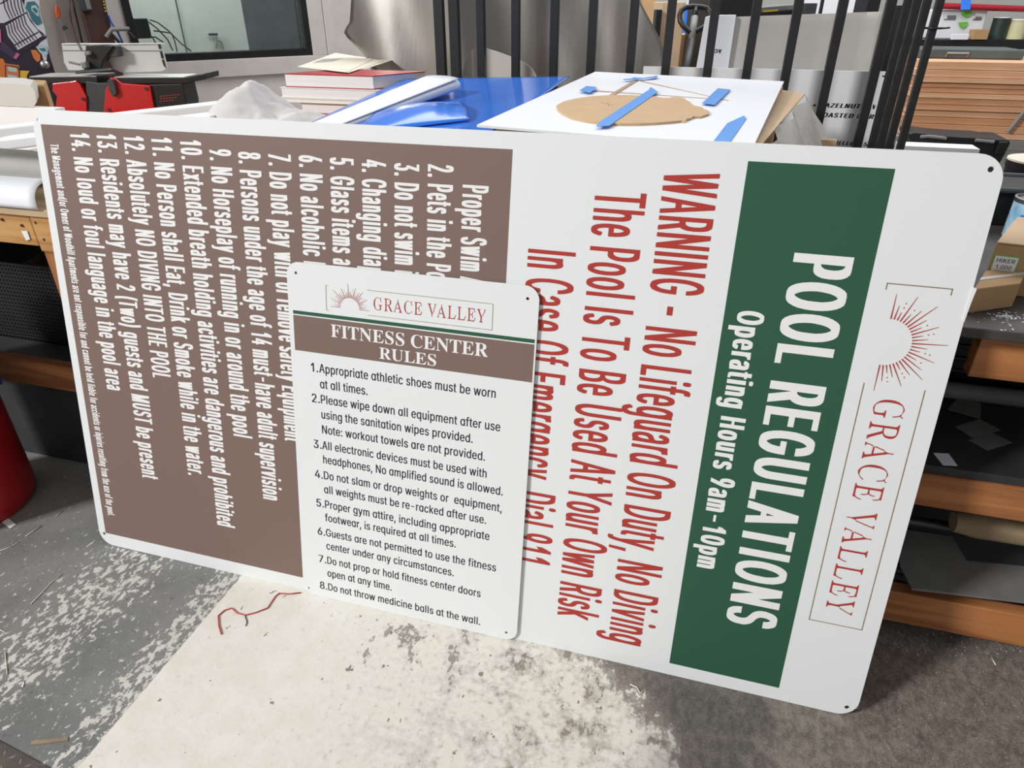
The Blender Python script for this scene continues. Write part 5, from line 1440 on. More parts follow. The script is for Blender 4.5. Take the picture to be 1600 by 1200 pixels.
long_box('mailing_tube_box', 'long white box running behind the sign to the crumpled bag', 'box', (-40, 205), (372, 158), .46, .74, .09, .045, M['paper'])
long_box('foam_board', 'long white foam board in front of the white box', 'board', (-30, 222), (330, 180), .34, .47, .11, .028, M['white'])
o = long_box('riser_board', 'stack of grey sheets lifting the white boards off the bench', 'sheets', (-60, 256), (60, 256), .40, .40, .40, .04, M['paper_grey'])


cs = thing('curled_sheet', 'grey backed white sheet curling over the front edge of the bench', 'sheet', (-.3, .22, .957))


HY = .270
HT, HB = at(20, 233, y=.283).z, at(30, 275, y=.283).z


def hollow(s, t):
    # the grey inner face of the curl, open toward the viewer
    x = -.62 + (.565 + .03 * math.sin(math.pi * t)) * s
    a = math.radians(75 - 150 * t)
    return Vector((x, HY + .050 * math.cos(a), (HT + HB) / 2 + (HT - HB) / 2 * math.sin(a) / math.sin(math.radians(75))))


def lip(s, t):
    # the white outer face that rolls forward and down over the bench edge
    x = -.62 + (.565 + .022 * t) * s
    c = hollow(s, 1.0)
    return Vector((x, c.y - .085 * math.sin(math.radians(88 * t)), c.z - .001 - (HB - BT - .004) * t ** 2.6))


obj('inner_face', MB().grid(hollow, 20, 24), M['paper_grey'], cs, smooth='all', solid=.0015)
obj('white_lip', MB().grid(lip, 20, 14), M['white'], cs, smooth='all', solid=.0015)


def tail(s, t):
    c = hollow(.93 + .07 * s, t)
    return c + Vector((.012 + .022 * s, -.012 * s, 0))


obj('loose_end', MB().grid(tail, 6, 24), M['cream'], cs, smooth='all', solid=.0012)
tag(obj('foam_block', MB().prism([at(-30, 164, y=.80), at(52, 168, y=.80), at(57, 160, y=.80), at(54, 142, y=.80), at(47, 134, y=.80), at(30, 131, y=.80), at(-30, 129, y=.80)], (-.16, .16, 0)), M['foam'], smooth=True), 'off-white rounded foam roll at the left edge behind the white boards', 'foam roll')
tag(obj('foam_riser', MB().box((-.95, .80, BT + .001), (at(86, 172, y=.8).x, .84, at(52, 168, y=.8).z - .001)), M['paper']), 'stacked white sheets under the off-white foam roll', 'sheets')
bz = at(66, 134, y=.95).z
pa, pb_ = at(30, 168, y=.95), at(79, 168, y=.95)
pa.z = pb_.z = BT + .001
qb = [pa, pb_, pb_ + Vector((-.16, .16, 0)), pa + Vector((-.16, .16, 0))]
tag(obj('cardboard_box', MB().hexa(qb, [Vector((p.x, p.y, bz)) for p in qb]), M['card'], bevel=.003), 'small brown cardboard box between the foam roll and the jointer', 'box')


# ------------------------------------------------------------------ jointer on its stand
JD = 3.0
JR = Vector((RIGHT.x, RIGHT.y, 0)).normalized()
JF = Vector((-JR.y, JR.x, 0))


J0 = deep(190, 120, 3.1)


def jp(u, v, back=0.0):
    """Point on the jointer's front plane (or a plane further back)."""
    pl = J0 + JF * back
    d = ray(u, v)
    t = (pl - CAM).dot(JF) / d.dot(JF)
    return CAM + d * t


def jprism(mb, pts, b0, b1):
    p = [jp(u, v, 0) for u, v in pts]
    return mb.prism([q + JF * b0 for q in p], JF * (b1 - b0))


jt = thing('jointer', 'red and black bench jointer with a long aluminium fence', 'jointer', jp(190, 178))
zt = jp(190, 119).z
b = MB()
jprism(b, [(45, 120), (140, 119), (152, 121), (152, 131), (90, 131), (45, 129)], 0, .17)
obj('infeed_table', b, M['black'], jt, bevel=.003)
b = MB()
jprism(b, [(176, 121), (286, 121), (320, 115), (321, 124), (287, 131), (180, 131)], 0, .17)
obj('outfeed_table', b, M['black'], jt, bevel=.003)
for nm, pl in (('infeed_top', [(46, 119.4), (150, 118.6), (150, 119.6), (46, 120.4)]), ('outfeed_top', [(178, 120.4), (286, 120.4), (286, 121.2), (178, 121.2)])):
    b = MB()
    jprism(b, pl, .002, .168)
    obj(nm, b, M['alu'], jt)
b = MB()
jprism(b, [(134, 127), (168, 131), (164, 176), (138, 176)], -.004, .15)
obj('centre_column', b, M['dark_grey'], jt, bevel=.003)
b = MB()
jprism(b, [(84, 130), (112, 127), (121, 125.5), (127, 131), (137, 150), (138, 176), (88, 176), (91, 150), (84, 142)], -.012, .14)
obj('left_cover', b, M['red_paint'], jt, bevel=.003)
b = MB()
jprism(b, [(174, 121), (181, 122), (193, 130), (236, 133), (243, 168), (244, 178), (164, 178), (167, 140)], -.014, .14)
obj('right_cover', b, M['red_paint'], jt, bevel=.003)
b = MB()
jprism(b, [(234, 132), (285, 131), (292, 160), (292, 178), (243, 178)], -.004, .14)
obj('motor_housing', b, M['black'], jt, bevel=.003)
b = MB()
for row in range(3):
    for k in range(7 - row):
        u0 = 250 + 4.6 * k
        v0 = 150 - .45 * k + 4 * row
        p = [jp(u0 + du, v0 + dv, -.0052) for du, dv in ((0, 0), (3.2, -.3), (3.2, .9), (0, 1.2))]
        b.add(p, [(0, 1, 2, 3)])
obj('warning_print', b, M['red_print'], jt)
for u, v in ((129, 155), (228, 139), (170, 172)):
    obj('cover_bolt', MB().lathe(jp(u, v, -.018), [(.0075, 0), (.0075, .014)], 6, tuple(JF)), M['steel_dark'], jt)
# fence: profile with a groove, mounted at the back of the tables
b = MB()
jprism(b, [(75, 70), (121, 70), (124, 92), (122, 104), (116, 113), (86, 113), (79, 100)], .105, .125)
jprism(b, [(166, 70), (234, 70), (236, 80), (241, 98), (244, 110), (236, 115), (172, 117), (160, 112), (150, 96), (150, 90)], .105, .125)
jprism(b, [(75, 70), (234, 70), (235, 74), (75, 74)], .105, .150)
obj('fence', b, M['alu'], jt, bevel=.002)
for pl in ([(75, 80.6), (121, 80.6), (121, 82), (75, 82)], [(178, 81), (233, 81), (233, 82.4), (178, 82.4)]):
    b = MB()
    jprism(b, pl, .103, .106)
    obj('fence_groove', b, M['grey'], jt)
for pl in ([(230.5, 71), (234.5, 71), (236.5, 78), (233, 79)], [(234, 82), (237, 82), (240.5, 93.5), (236.5, 94)], [(237, 96), (240.5, 96), (244.5, 110), (240, 105)]):
    b = MB()
    jprism(b, pl, .100, .1045)
    obj('fence_end_cap', b, M['black'], jt)
b = MB()
jprism(b, [(124, 72), (150, 71), (168, 73), (152, 96), (148, 112), (120, 113), (124, 100)], .05, .104)
obj('fence_bracket', b, M['black'], jt, bevel=.003)
b = MB()
jprism(b, [(158, 73), (172, 73), (175, 90), (160, 91), (155, 80)], .06, .1)
obj('tilt_bracket', b, M['dark_grey'], jt, bevel=.003)
obj('lock_lever', MB().tube([jp(108, 97, .03), jp(125, 101, .03)], .005, 10), M['grey'], jt, smooth=True)
obj('lock_lever', MB().tube([jp(122, 67, .06), jp(128, 80, .06)], .006, 10), M['grey'], jt, smooth=True)
for pl, k0_, k1_ in (([(122, 98), (130, 97), (133, 107), (125, 108)], .015, .05), ([(125, 81), (134, 81), (135, 87), (126, 88)], .03, .06)):
    b = MB()
    jprism(b, pl, k0_, k1_)
    obj('lock_knob', b, M['grey'], jt, bevel=.004)


def guard(s, t):
    p = jp(118, 114.5, -.01).lerp(jp(177, 110, .0), s)
    w = .05 * math.sin(math.pi * min(1, s * .8 + .2))
    return p + JF * (w * t) + Vector((0, 0, .008 * math.sin(math.pi * t)))


obj('cutter_guard', MB().grid(guard, 14, 8), M['dark_grey'], jt, smooth='all', solid=.006)
obj('chute', MB().prism([jp(168, 125, -.03), jp(176, 124, -.03), jp(182, 146, -.03), jp(176, 151, -.03), jp(170, 140, -.03)], JF * .02), M['dark_grey'], jt)
js = thing('machine_stand', 'plain timber stand carrying the red jointer', 'stand', jp(190, 178, .1))
zs = jp(190, 178).z
st_ = []
for u, bk_ in ((96, -.04), (306, -.04), (306, .24), (96, .24)):
    p = jp(u, 178, 0) + JF * bk_
    st_.append(Vector((p.x, p.y, zs - .001)))
obj('stand_top', MB().hexa([p - Vector((0, 0, .03)) for p in st_], st_), M['ply'], js)
c_ = sum(st_, Vector()) / 4
for p in st_:
    q_ = c_ + (p - c_) * .9
    obj('leg', MB().box((q_.x - .03, q_.y - .03, 0), (q_.x + .03, q_.y + .03, zs - .0312)), M['fir_up'], js)

# ------------------------------------------------------------------ things on and before the office wall
def nearwall(u, v, n):
    d = ray(u, v)
    o = W0 + WN * n
    t = (o - CAM).dot(WN) / d.dot(WN)
    return CAM + d * t


pc0, pc1 = ws(128, 30)[0], ws(166, 30)[0]
b = MB()
wbox(b, pc0, pc1, .02, .10, 0, 2.6)
tag(obj('steel_column', b, M['rust'], bevel=.004), 'dark brown painted steel column on the office wall left of the window', 'column')
g0, g1 = ws(60, 40)[0], ws(97, 40)[0]
b = MB()
wbox(b, g0 - .25, g1, .004, .03, 0, 2.6)
M['taupe'] = mat('grey_beige_board', (164, 158, 150), .7, noise=.1, nscale=6)
struct(obj('trim_5', b, M['taupe']), 'grey-beige board on the office wall left of the brown column', 'trim')
M['cable_brown'] = mat('brown_cable', (112, 66, 56), .5)
sw_ = thing('switch_box', 'grey metal switch box at the top of the brown column', 'switch box', nearwall(128, 5, .12))
b = MB()
a0, a1 = ws(116, 5)[0], ws(137, 12)[0]
zz = ws(130, 17)[1]
wbox(b, a0, a1, .101, .16, zz, zz + .18)
obj('box_body', b, M['dark_grey'], sw_, bevel=.004)
b = MB()
wbox(b, a1 - .028, a1 - .006, .16, .164, zz + .01, zz + .17)
obj('box_plate', b, M['grey'], sw_)
for (pl, m_, lab) in ([(110, -8), (108, 12), (112, 36), (120, 62), (124, 76)], M['cable_brown'], 'thin red cable hanging on the office wall beside the brown column'), ([(111, -8), (116, 14), (124, 48), (131, 78)], M['black'], 'thin black cable hanging on the office wall beside the brown column'):
    tag(obj('hanging_cable', MB().tube([nearwall(u, v, .045) for u, v in pl], .005 if m_ is M['black'] else .003, 8), m_, smooth='all'), lab, 'cable', 'cables by the brown column')
so = thing('hand_saw', 'hand tool with an orange handle hanging on the grey board', 'hand tool', nearwall(92, 40, .05))
obj('handle', MB().prism([nearwall(u, v, .04) for u, v in ((86, 8), (88, 7), (92, 13), (94.5, 24), (92, 28.5), (88.5, 27.5), (86, 18))], WN * .022), M['orange'], so, bevel=.004)
obj('blade', MB().prism([nearwall(u, v, .048) for u, v in ((90, 28), (94, 28), (104, 76), (98, 76))], WN * .004), M['steel'], so)
tag(obj('wire_bundle', MB().tube([nearwall(u, v, .05) for u, v in ((97, 44), (100, 41), (104, 42), (103, 45), (99, 47), (98, 44), (102, 42), (106, 45))], .0035, 6), M['dark_grey'], smooth='all'), 'small tangle of grey wire on the wall beside the orange handled tool', 'wire')
ys_ = thing('yellow_label', 'black and yellow sticker strip on the brown column edge', 'sticker', nearwall(163, 10, .104))
obj('sticker', MB().add([nearwall(u, v, .1015) for u, v in ((158, -6), (163, -6), (168, 22), (163.5, 23))], [(0, 1, 2, 3)]), M['black'], ys_)
b = MB()
for k in range(5):
    v = -4 + 5 * k
    u = 159.5 + .95 * (k)
    b.add([nearwall(u + du, v + dv, .1022) for du, dv in ((0, 0), (2.8, 0), (3.2, 3), (1.6, 2.2), (.6, 3.2))], [(0, 1, 2, 3, 4)])
obj('sticker_print', b, M['mural_yellow'], ys_)
clm = thing('bar_clamp', 'grey clamp with black handles gripping the brown column', 'clamp', nearwall(185, 50, .11))
obj('clamp_bar', MB().tube([nearwall(166, 58, .13), nearwall(174, 46, .13), nearwall(202, 45, .13)], .012, 12), M['grey'], clm, smooth=True)
for pl in ([(176, 55), (192, 72)], [(201, 51), (210, 60)]):
    obj('handle', MB().tube([nearwall(u, v, .14) for u, v in pl], .010, 12), M['black'], clm, smooth=True)
tag(obj('blue_hose', MB().tube([nearwall(u, v, .115) for u, v in ((170, 24), (174, 36), (184, 50), (195, 74))], .006, 8), M['blue_strap'], smooth='all'), 'thin blue hose hanging down behind the clamp', 'hose')

# printed mural panel at the far left
MP0, MP1 = deep(-70, 60, 3.32), deep(72, 60, 3.48)
mdir = (MP1 - MP0)
mdir.z = 0
mdir.normalize()
mnrm = Vector((mdir.y, -mdir.x, 0))


def mp(u, v, h=0.0):
    o = MP0 + mnrm * h
    d = ray(u, v)
    t = (o - CAM).dot(mnrm) / d.dot(mnrm)
    return CAM + d * t


mural = thing('printed_panel', 'printed panel with striped drums, purple tube and yellow shapes', 'panel', mp(20, 132))
e0, e1 = mp(60, 30), mp(-90, 30)
zbt = .55
obj('panel_board', MB().hexa([Vector((p.x, p.y, zbt)) - mnrm * k for p, k in ((e1, 0), (e0, 0), (e0, .012), (e1, .012))], [Vector((p.x, p.y, 1.9)) - mnrm * k for p, k in ((e1, 0), (e0, 0), (e0, .012), (e1, .012))]), M['mural_dark'], mural)
for lx in (0.06, .9):
    q_ = e0 - mdir * lx - mnrm * .03
    obj('leg', MB().box((q_.x - .015, q_.y - .015, 0), (q_.x + .015, q_.y + .015, 1.2)), M['fir_up'], mural)


def mshape(b, pl, h):
    b.add([mp(u, v, h) for u, v in pl], [tuple(range(len(pl)))])


def mstrokes(b, lines, w, h):
    for pl in lines:
        for p, q in zip(pl, pl[1:]):
            a_, c_ = mp(*p, h), mp(*q, h)
            ribbon([a_, c_], (c_ - a_).cross(mnrm), w, b)


b = MB()
mshape(b, [(-30, -20), (26, -20), (41, 17), (41, 19), (6, 36), (-30, 36)], .001)
mshape(b, [(8, 41), (41, 21), (47, 33), (66, 56), (60, 60), (28, 78), (22, 73), (13, 60)], .001)
mshape(b, [(40, -10), (60, -10), (63, 20), (70, 45), (73, 60), (76, 75), (73, 90), (72, 105), (60, 70), (72, 55), (58, 45), (46, 28), (38, 8)], .0008)
obj('white_print', b, M['mural_white'], mural)
b = MB()
ln = []
for k in range(6):
    f = k / 6
    ln.append([(4 + 33 * f, -6 - 4 * f), (8 + 31 * f, 14 - 6 * f), (16 + 25 * f, 30 - 12 * f)][0:3])
for k in range(8):
    f = k / 8
    ln.append([(8 + 33 * f, 41 - 20 * f), (11 + 34 * f, 56 - 21 * f), (26 + 36 * f, 76 - 18 * f)])
ln += [[(0, 6), (22, -6)], [(20, 72), (60, 50)], [(30, 78), (72, 57)], [(14, 61), (22, 74)]]
mstrokes(b, ln, .0045, .0018)
mshape(b, [(29, 79), (66, 57), (73, 56), (72, 60), (40, 80)], .0016)
obj('black_lines', b, M['mural_dark'], mural)
b = MB()
mshape(b, [(42, 3), (54, 2), (60, 10), (61, 22), (66, 36), (58, 40), (50, 32), (45, 20), (40, 12)], .0022)
obj('teal_print', b, M['mural_teal'], mural)
b = MB()
mshape(b, [(49, 9), (56, 8), (60, 15), (61, 26), (57, 24), (53, 20), (49, 16)], .0028)
mshape(b, [(56, 73), (64, 69), (72, 72), (75, 84), (70, 88), (62, 82)], .0028)
obj('pale_blue_print', b, M['mural_pale'], mural)
b = MB()
mshape(b, [(50, 13), (55, 12), (59, 17), (57, 21), (53, 18)], .0034)
mshape(b, [(60, 76), (70, 75), (72, 80), (66, 80)], .0034)
obj('teal_swirl', b, M['mural_teal'], mural)
b = MB()
mshape(b, [(2, 64), (7, 67), (27, 84), (22, 93), (0, 77)], .0022)
obj('purple_tube', b, M['purple'], mural)
b = MB()
mshape(b, [(-20, 40), (1, 46), (2, 66), (-20, 74)], .0026)
mshape(b, [(26, 82), (31, 85), (25, 93), (21, 90)], .0026)
obj('pink_print', b, M['mural_pink'], mural)
b = MB()
mshape(b, [(-20, 88), (5, 92), (8, 99), (30, 102), (32, 130), (-20, 130)], .0010)
obj('orange_print', b, M['mural_orange'], mural)
b = MB()
mshape(b, [(48, 78), (56, 78), (63, 86), (63, 94), (58, 97), (52, 90)], .0022)
obj('orange_print', b, M['mural_orange'], mural)
b = MB()
mshape(b, [(31, 110), (46, 111), (42, 118), (42, 132), (31, 132)], .0016)
obj('yellow_print', b, M['mural_yellow'], mural)
b = MB()
mshape(b, [(8, 101), (28, 104), (31, 110), (31, 131), (8, 131)], .0024)
obj('window_outline', b, M['mural_dark'], mural)
b = MB()
mshape(b, [(9.5, 102.5), (27, 105.5), (29.5, 111), (29.5, 131), (9.5, 131)], .0028)
obj('window_frame_print', b, M['mural_orange'], mural)
b = MB()
mshape(b, [(12, 104), (26, 107), (27, 113), (13, 111)], .0032)
mshape(b, [(12, 116), (27, 119), (28, 127), (13, 126)], .0032)
obj('window_glass_print', b, M['mural_pale'], mural)
obj('chrome_ball', MB().lathe(mp(70, 101, .022) - Vector((0, 0, .022)), [(.001, 0), (.014, .004), (.021, .014), (.022, .022), (.019, .034), (.010, .042), (.001, .044)], 24), M['steel'], mural, smooth='all')


# ------------------------------------------------------------------ black steel fence panels standing behind the bench
YF = 1.30


def fence_panel(label, xs, y, w, group, z0=.04, z1=1.92, lean=0.0):
    r = thing('fence_panel', label, 'fence panel', (sum(xs) / len(xs), y, 0), group)
    for x in xs:
        b = MB().box((x - w / 2, y - .0125, z0 - .03), (x + w / 2, y + .0125, z1))
        obj('picket', b, M['black_steel'], r, bevel=.0015)
    for zz in (.20, 1.80):
        obj('rail', MB().box((min(xs) - .02, y + .0126, zz), (max(xs) + .02, y + .040, zz + .035)), M['black_steel'], r, bevel=.002)
    return r


px = [752, 806, 866, 925, 988, 1045, 1112, 1175, 1238, 1306, 1379]
fence_panel('wide black steel fence panel standing upright behind the blue vinyl and white board', [at(u, 60, y=YF).x for u in px], YF, .0265, 'black steel fence panels')
px2 = [688, 711]
y2 = YF + .062
fence_panel('narrow pair of black steel bars at the left end of the wide fence panel', [at(u, 60, y=y2).x for u in px2], y2, .034, 'black steel fence panels')
y3 = YF - .032
px3 = [1404, 1418.5, 1433.5, 1453]
fence_panel('bunched black steel bars at the right end, before the butcher block stack', [at(u, 60, y=y3).x for u in px3], y3, .0195, 'black steel fence panels')
c_ = at(1459, 44, y=y3 - .002)
tag(obj('cable_tie', MB().tube([c_ + Vector((.021 * math.cos(a), .019 * math.sin(a), 0)) for a in [2 * math.pi * k / 16 for k in range(16)]], .003, 6, closed=True).tube([c_ + Vector((.02, -.012, 0)), c_ + Vector((.036, -.02, .002))], .0025, 6), M['black'], smooth='all'), 'black cable tie around the rightmost fence bar', 'cable tie')
a_, b_ = at(1379, 119, y=YF - .02), at(1396, 119, y=YF - .02)
tag(obj('nail', MB().tube([a_, b_ + Vector((0, .012, 0))], .0025, 8), M['steel_dark']), 'dark nail sticking out between the bunched fence bars', 'nail')

# ------------------------------------------------------------------ sheets that lean behind the fence
YA = 1.55
al = [(553, -60), (546, 40), (536, 45.5), (539, 55), (568, 84), (600, 130), (1037, 130), (1037, 78), (1030, 58), (998, -2), (985, -60)]


def alu(s, t):
    # a large thin sheet, gently rippled; s across, t up
    x0, x1 = -0.35 + 0.0, 1.75
    return None


def sheet_from_outline(name, outline, yfun, m, th, cols=70, rows=24, zlow=None):
    """Fill an outline given in the photograph with a rippled sheet standing at depth yfun(x)."""
    mb = MB()
    vs = sorted(set([v for _, v in outline]))
    v0, v1 = min(vs), max(vs)
    n = len(outline)
    grid_ = []
    for j in range(rows + 1):
        v = v0 + (v1 - v0) * j / rows
        v = min(max(v, v0 + .01), v1 - .01)
        xs = []
        for i in range(n):
            (a, b1), (c, d1) = outline[i], outline[(i + 1) % n]
            if (b1 - v) * (d1 - v) < 0:
                xs.append(a + (c - a) * (v - b1) / (d1 - b1))
        grid_.append((min(xs), max(xs), v))
    for u0, u1, v in grid_:
        for i in range(cols + 1):
            u = u0 + (u1 - u0) * i / cols
            y = 1.5
            for _ in range(3):
                p = at(u, v, y=y)
                y = yfun(p.x, p.z)
            mb.v.append(at(u, v, y=y))
    w = cols + 1
    for j in range(rows):
        for i in range(cols):
            mb.f.append((j * w + i, j * w + i + 1, (j + 1) * w + i + 1, (j + 1) * w + i))
    if zlow is not None:
        base = len(mb.v)
        for i in range(cols + 1):
            p = mb.v[rows * w + i]
            mb.v.append(Vector((p.x, p.y - .05, zlow)))
        for i in range(cols):
            mb.f.append((rows * w + i, rows * w + i + 1, base + i + 1, base + i))
    return obj(name, mb, m, smooth='all', solid=th)


o = sheet_from_outline('aluminium_sheet', al, lambda x, z: 1.62 + .030 * math.sin(x * 7.0 + 1.2) + .016 * math.sin(x * 17 + z * 5) + .05 * (z - 1.0) + .10 * max(0, .35 - x) ** 1.0, M['sheet_metal'], .0015, zlow=.002)
tag(o, 'large dull aluminium sheet with a cut corner leaning behind the fence', 'metal sheet')
wp_ = [(720, 128), (724, 105), (728, 92), (735, 81), (744, 75), (757, 75), (775, 80), (800, 89), (812, 94), (824, 101), (832, 108), (838, 118), (838, 128)]
pts = [at(u, v, y=1.44) for u, v in wp_]
lo = [Vector((pts[-1].x, 1.44, .012)), Vector((pts[0].x, 1.44, .012))]
tag(obj('acrylic_offcut', MB().prism(pts + lo, (0, .005, 0)), M['foam'], bevel=.001), 'off-white rounded plastic offcut standing before the aluminium sheet', 'offcut')

hz = thing('menu_board', 'white menu board with black italic flavour names behind the fence', 'menu board', (1.9, 1.40, .002))
h0, h1, h2 = at(1030, 108, y=1.42), at(1386, 112, y=1.42), at(1340, 230, y=1.42)
HX1 = h1.x
obj('board', MB().box((1.36, 1.42, .003), (HX1, 1.426, h1.z)), M['white'], hz)


def hxf(x, y):
    return Vector((x, 1.4194, y))


k = .0
for s_, (ua, va), hpx, sx_ in (('• HAZELNUT + VANILLA', (1268, 167), 6.8, 2.25), ('• TOASTED MARSHM', (1265, 182), 6.8, 2.25), ('HELLO + SPICE', (1301, 226), 6.3, 2.0)):
    b = MB()
    p = at(ua, va, y=1.4194)
    text(b, hxf, s_, p.x, p.z, at(ua, va - hpx, y=1.4194).z - p.z, sx=sx_, slant=.22)
    b2 = MB()  # keep the lettering on the board
    for f in b.f:
        if max(b.v[i].x for i in f) < HX1 - .004:
            o_ = len(b2.v)
            b2.v += [b.v[i] for i in f]
            b2.f.append(tuple(o_ + i for i in range(len(f))))
    obj('menu_lettering', b2, M['ink'], hz, flat=True)

# off-white foam sheet and the white carton behind it
yf_ = 1.72


def foam(s, t):
    # a bent sheet: flat across, its right end curls toward the viewer
    uL, uR = 1128, 1381 - 26 * (1 - t) * 1.0
    u = uL + (uR - uL) * s
    vt = 27 - 9 * s
    v = 150 + (vt - 150) * t
    y = yf_ + .03 * math.sin(2.4 * s) - .10 * max(0, s - .9) * 10 * .4 + .10 * (t - 1) * .0
    return at(u, v, y=y)


fm = MB().grid(foam, 30, 10)
lo_ = [Vector((fm.v[i].x, fm.v[i].y, .004)) for i in range(31)]
base = len(fm.v)
fm.v += lo_
for i in range(30):
    fm.f.append((base + i, base + i + 1, i + 1, i))
tag(obj('foam_sheet', fm, M['foam'], smooth='all', solid=.012), 'large off-white foam sheet with a curled right edge behind the menu board', 'foam sheet')
ac = thing('white_carton', 'flat white carton printed with upside-down black letters left of the foam sheet', 'carton', (1.8, 1.80, .002))
k0, k1, k2 = at(1096, 23, y=1.70), at(1146, 23, y=1.70), at(1084, 112, y=1.70)
obj('carton_front', MB().prism([Vector((k2.x, 1.70, .003)), Vector((k1.x, 1.70, .003)), at(1150, 24, y=1.70), at(1114, 24, y=1.70), at(1102, 27, y=1.70), at(1087, 110, y=1.70)], (0, .10, 0)), M['white'], ac)


def axf(x, y):
    return Vector((-x, 1.6990, -y))


p = at(1128, 77, y=1.6990)
b = MB()
text(b, axf, 'ACRYLIC', -p.x, -p.z, .0125, sx=1.9)
b2 = MB()
lim = k2.x + .03
for f in b.f:
    if min(b.v[i].x for i in f) > lim:
        o_ = len(b2.v)
        b2.v += [b.v[i] for i in f]
        b2.f.append(tuple(o_ + i for i in range(len(f))))
obj('carton_lettering', b2, M['ink'], ac, flat=True)

# ------------------------------------------------------------------ seen through the bars, further back
pj = thing('pallet_jack', 'black looped pallet jack handle seen through the fence', 'pallet jack', Vector((deep(1074, 100, 3.6).x, deep(1074, 100, 3.6).y, 0)))


def pjp(u, v):
    return deep(u, v, 3.6)


loop = [(1078, 50), (1068, 41), (1063, 33), (1062, 24), (1065, 16), (1071, 11.5), (1082, 10), (1095, 11), (1105, 13), (1109, 20), (1108, 32), (1103, 40), (1088, 49)]
obj('handle_loop', MB().tube([pjp(u, v) for u, v in loop], .014, 12, closed=True), M['black'], pj, smooth='all')
obj('handle_grip', MB().tube([pjp(1087, 11), pjp(1085.5, 27)], .014, 10), M['black'], pj, smooth='all')
obj('handle_sleeve', MB().tube([pjp(1085.5, 26), pjp(1081, 62)], .018, 10), M['grey'], pj, smooth='all')
foot = pjp(1072, 112)
obj('handle_shaft', MB().tube([pjp(1081, 62), foot, foot + (foot - pjp(1081, 62)) * 3.0], .021, 12), M['black'], pj, smooth='all')
fz = foot + (foot - pjp(1081, 62)) * 3.0
zb_ = fz.z
obj('pump_body', MB().box((fz.x - .10, fz.y - .10, 0.05), (fz.x + .10, fz.y + .10, max(.12, zb_ + .05))), M['red_paint'], pj, bevel=.01)
for k in (-1, 1):
    obj('fork', MB().box((fz.x + k * .20 - .08, fz.y - .05, .05), (fz.x + k * .20 + .08, fz.y + 1.1, .10)), M['red_paint'], pj, bevel=.01)
for k in (-1, 1):
    obj('wheel', MB().lathe((fz.x + k * .07 - .025, fz.y - .12, .06), [(.06, 0), (.06, .05)], 20, (1, 0, 0)), M['black'], pj)

bx_d = 5.0


def boxat(name, label, cat, u0, v0, u1, v1, dist, depth, m, group=None, ground=True, bevel=.004):
    """A box whose front shows between two image corners at a distance; it stands on the floor."""
    a, b_, c = deep(u0, v1, dist), deep(u1, v1, dist), deep((u0 + u1) / 2, v0, dist)
    n_ = Vector((-(b_ - a).y, (b_ - a).x, 0)).normalized() * depth
    c = onplane((u0 + u1) / 2, v0, (a + b_) / 2, n_.normalized())
    zlo = 0.001 if ground else a.z
    q = [Vector((p.x, p.y, zlo)) for p in (a, b_, b_ + n_, a + n_)]
    t = [Vector((p.x, p.y, c.z)) for p in q]
    o = obj(name, MB().hexa(q, t), m, bevel=bevel)
    if label:
        tag(o, label, cat, group)
    return o


g_ = 'cardboard behind the fence'
boxat('cardboard_box', 'tall pale cardboard box beside the pallet jack handle', 'box', 1030, 3, 1066, 52, 4.5, .3, M['card2'], g_)
boxat('cardboard_box', 'broad low cardboard box behind the pallet jack shaft', 'box', 1022, 54, 1112, 86, 5.0, .25, M['card'], g_)
boxat('cardboard_box', 'brown cardboard box at the upper right edge of the aluminium sheet', 'box', 1000, -12, 1021, 46, 6.5, .3, M['card'], g_)
boxat('speaker_box', 'small black device standing on the cardboard behind the aluminium sheet', 'device', 1025, 15, 1034, 27, 4.4, .1, M['black'])
boxat('tool_bin', 'dark blue bin seen through the pallet jack handle', 'bin', 1066, 12, 1097, 36, 5.8, .3, M['vinyl_blue'])
boxat('paper_stack', 'pale stack of sheets seen beneath the pallet jack loop', 'stack', 1098, 36, 1120, 46, 6.3, .3, M['cream'])
boxat('wall_cabinet', 'white cabinet far behind the pallet jack handle', 'cabinet', 1074, -20, 1116, 9, 6.6, .5, M['white'])
boxat('plotter', 'black machine above the white carton, far back', 'machine', 1108, -30, 1186, 22, 4.2, .6, M['black'])
pr = thing('printer_table', 'grey and black printer bed with a yellow label behind the foam sheet', 'printer', deep(1215, 18, 4.4) * 1.0)
A_, B_ = deep(1186, 12, 4.4), deep(1243, 7, 4.4)
A2, B2 = deep(1186, 23, 4.4), deep(1243, 20, 4.4)
dp = Vector((-.1, .5, 0))
obj('printer_bed', MB().hexa([A_ - Vector((0, 0, .03)), B_ - Vector((0, 0, .03)), B_ + dp - Vector((0, 0, .03)), A_ + dp - Vector((0, 0, .03))], [A_, B_, B_ + dp, A_ + dp]), M['grey'], pr, bevel=.003)
obj('printer_body', MB().hexa([Vector((p.x, p.y, .0)) for p in (A_, B_, B_ + dp, A_ + dp)], [p - Vector((0, 0, .031)) for p in (A_, B_, B_ + dp, A_ + dp)]), M['black'], pr, bevel=.003)
PN = (B_ - A_).cross(Vector((0, 0, 1))).normalized()
if PN.dot(CAM - A_) < 0:
    PN = -PN
obj('printer_label', MB().add([onplane(u, v, A_ + PN * .002, PN) for u, v in ((1192, 16.0), (1216, 14.2), (1216, 17.4), (1192, 19.2))], [(0, 1, 2, 3)]), M['mural_yellow'], pr)
boxat('desk_bracket', 'grey and black bracket foot right of the printer bed', 'bracket', 1257, 5, 1275, 20, 4.3, .2, M['dark_grey'])
boxat('partition_screen', 'tall white panel far behind the foam sheet', 'screen', 1250, -30, 1370, 20, 5.6, .05, M['white'])
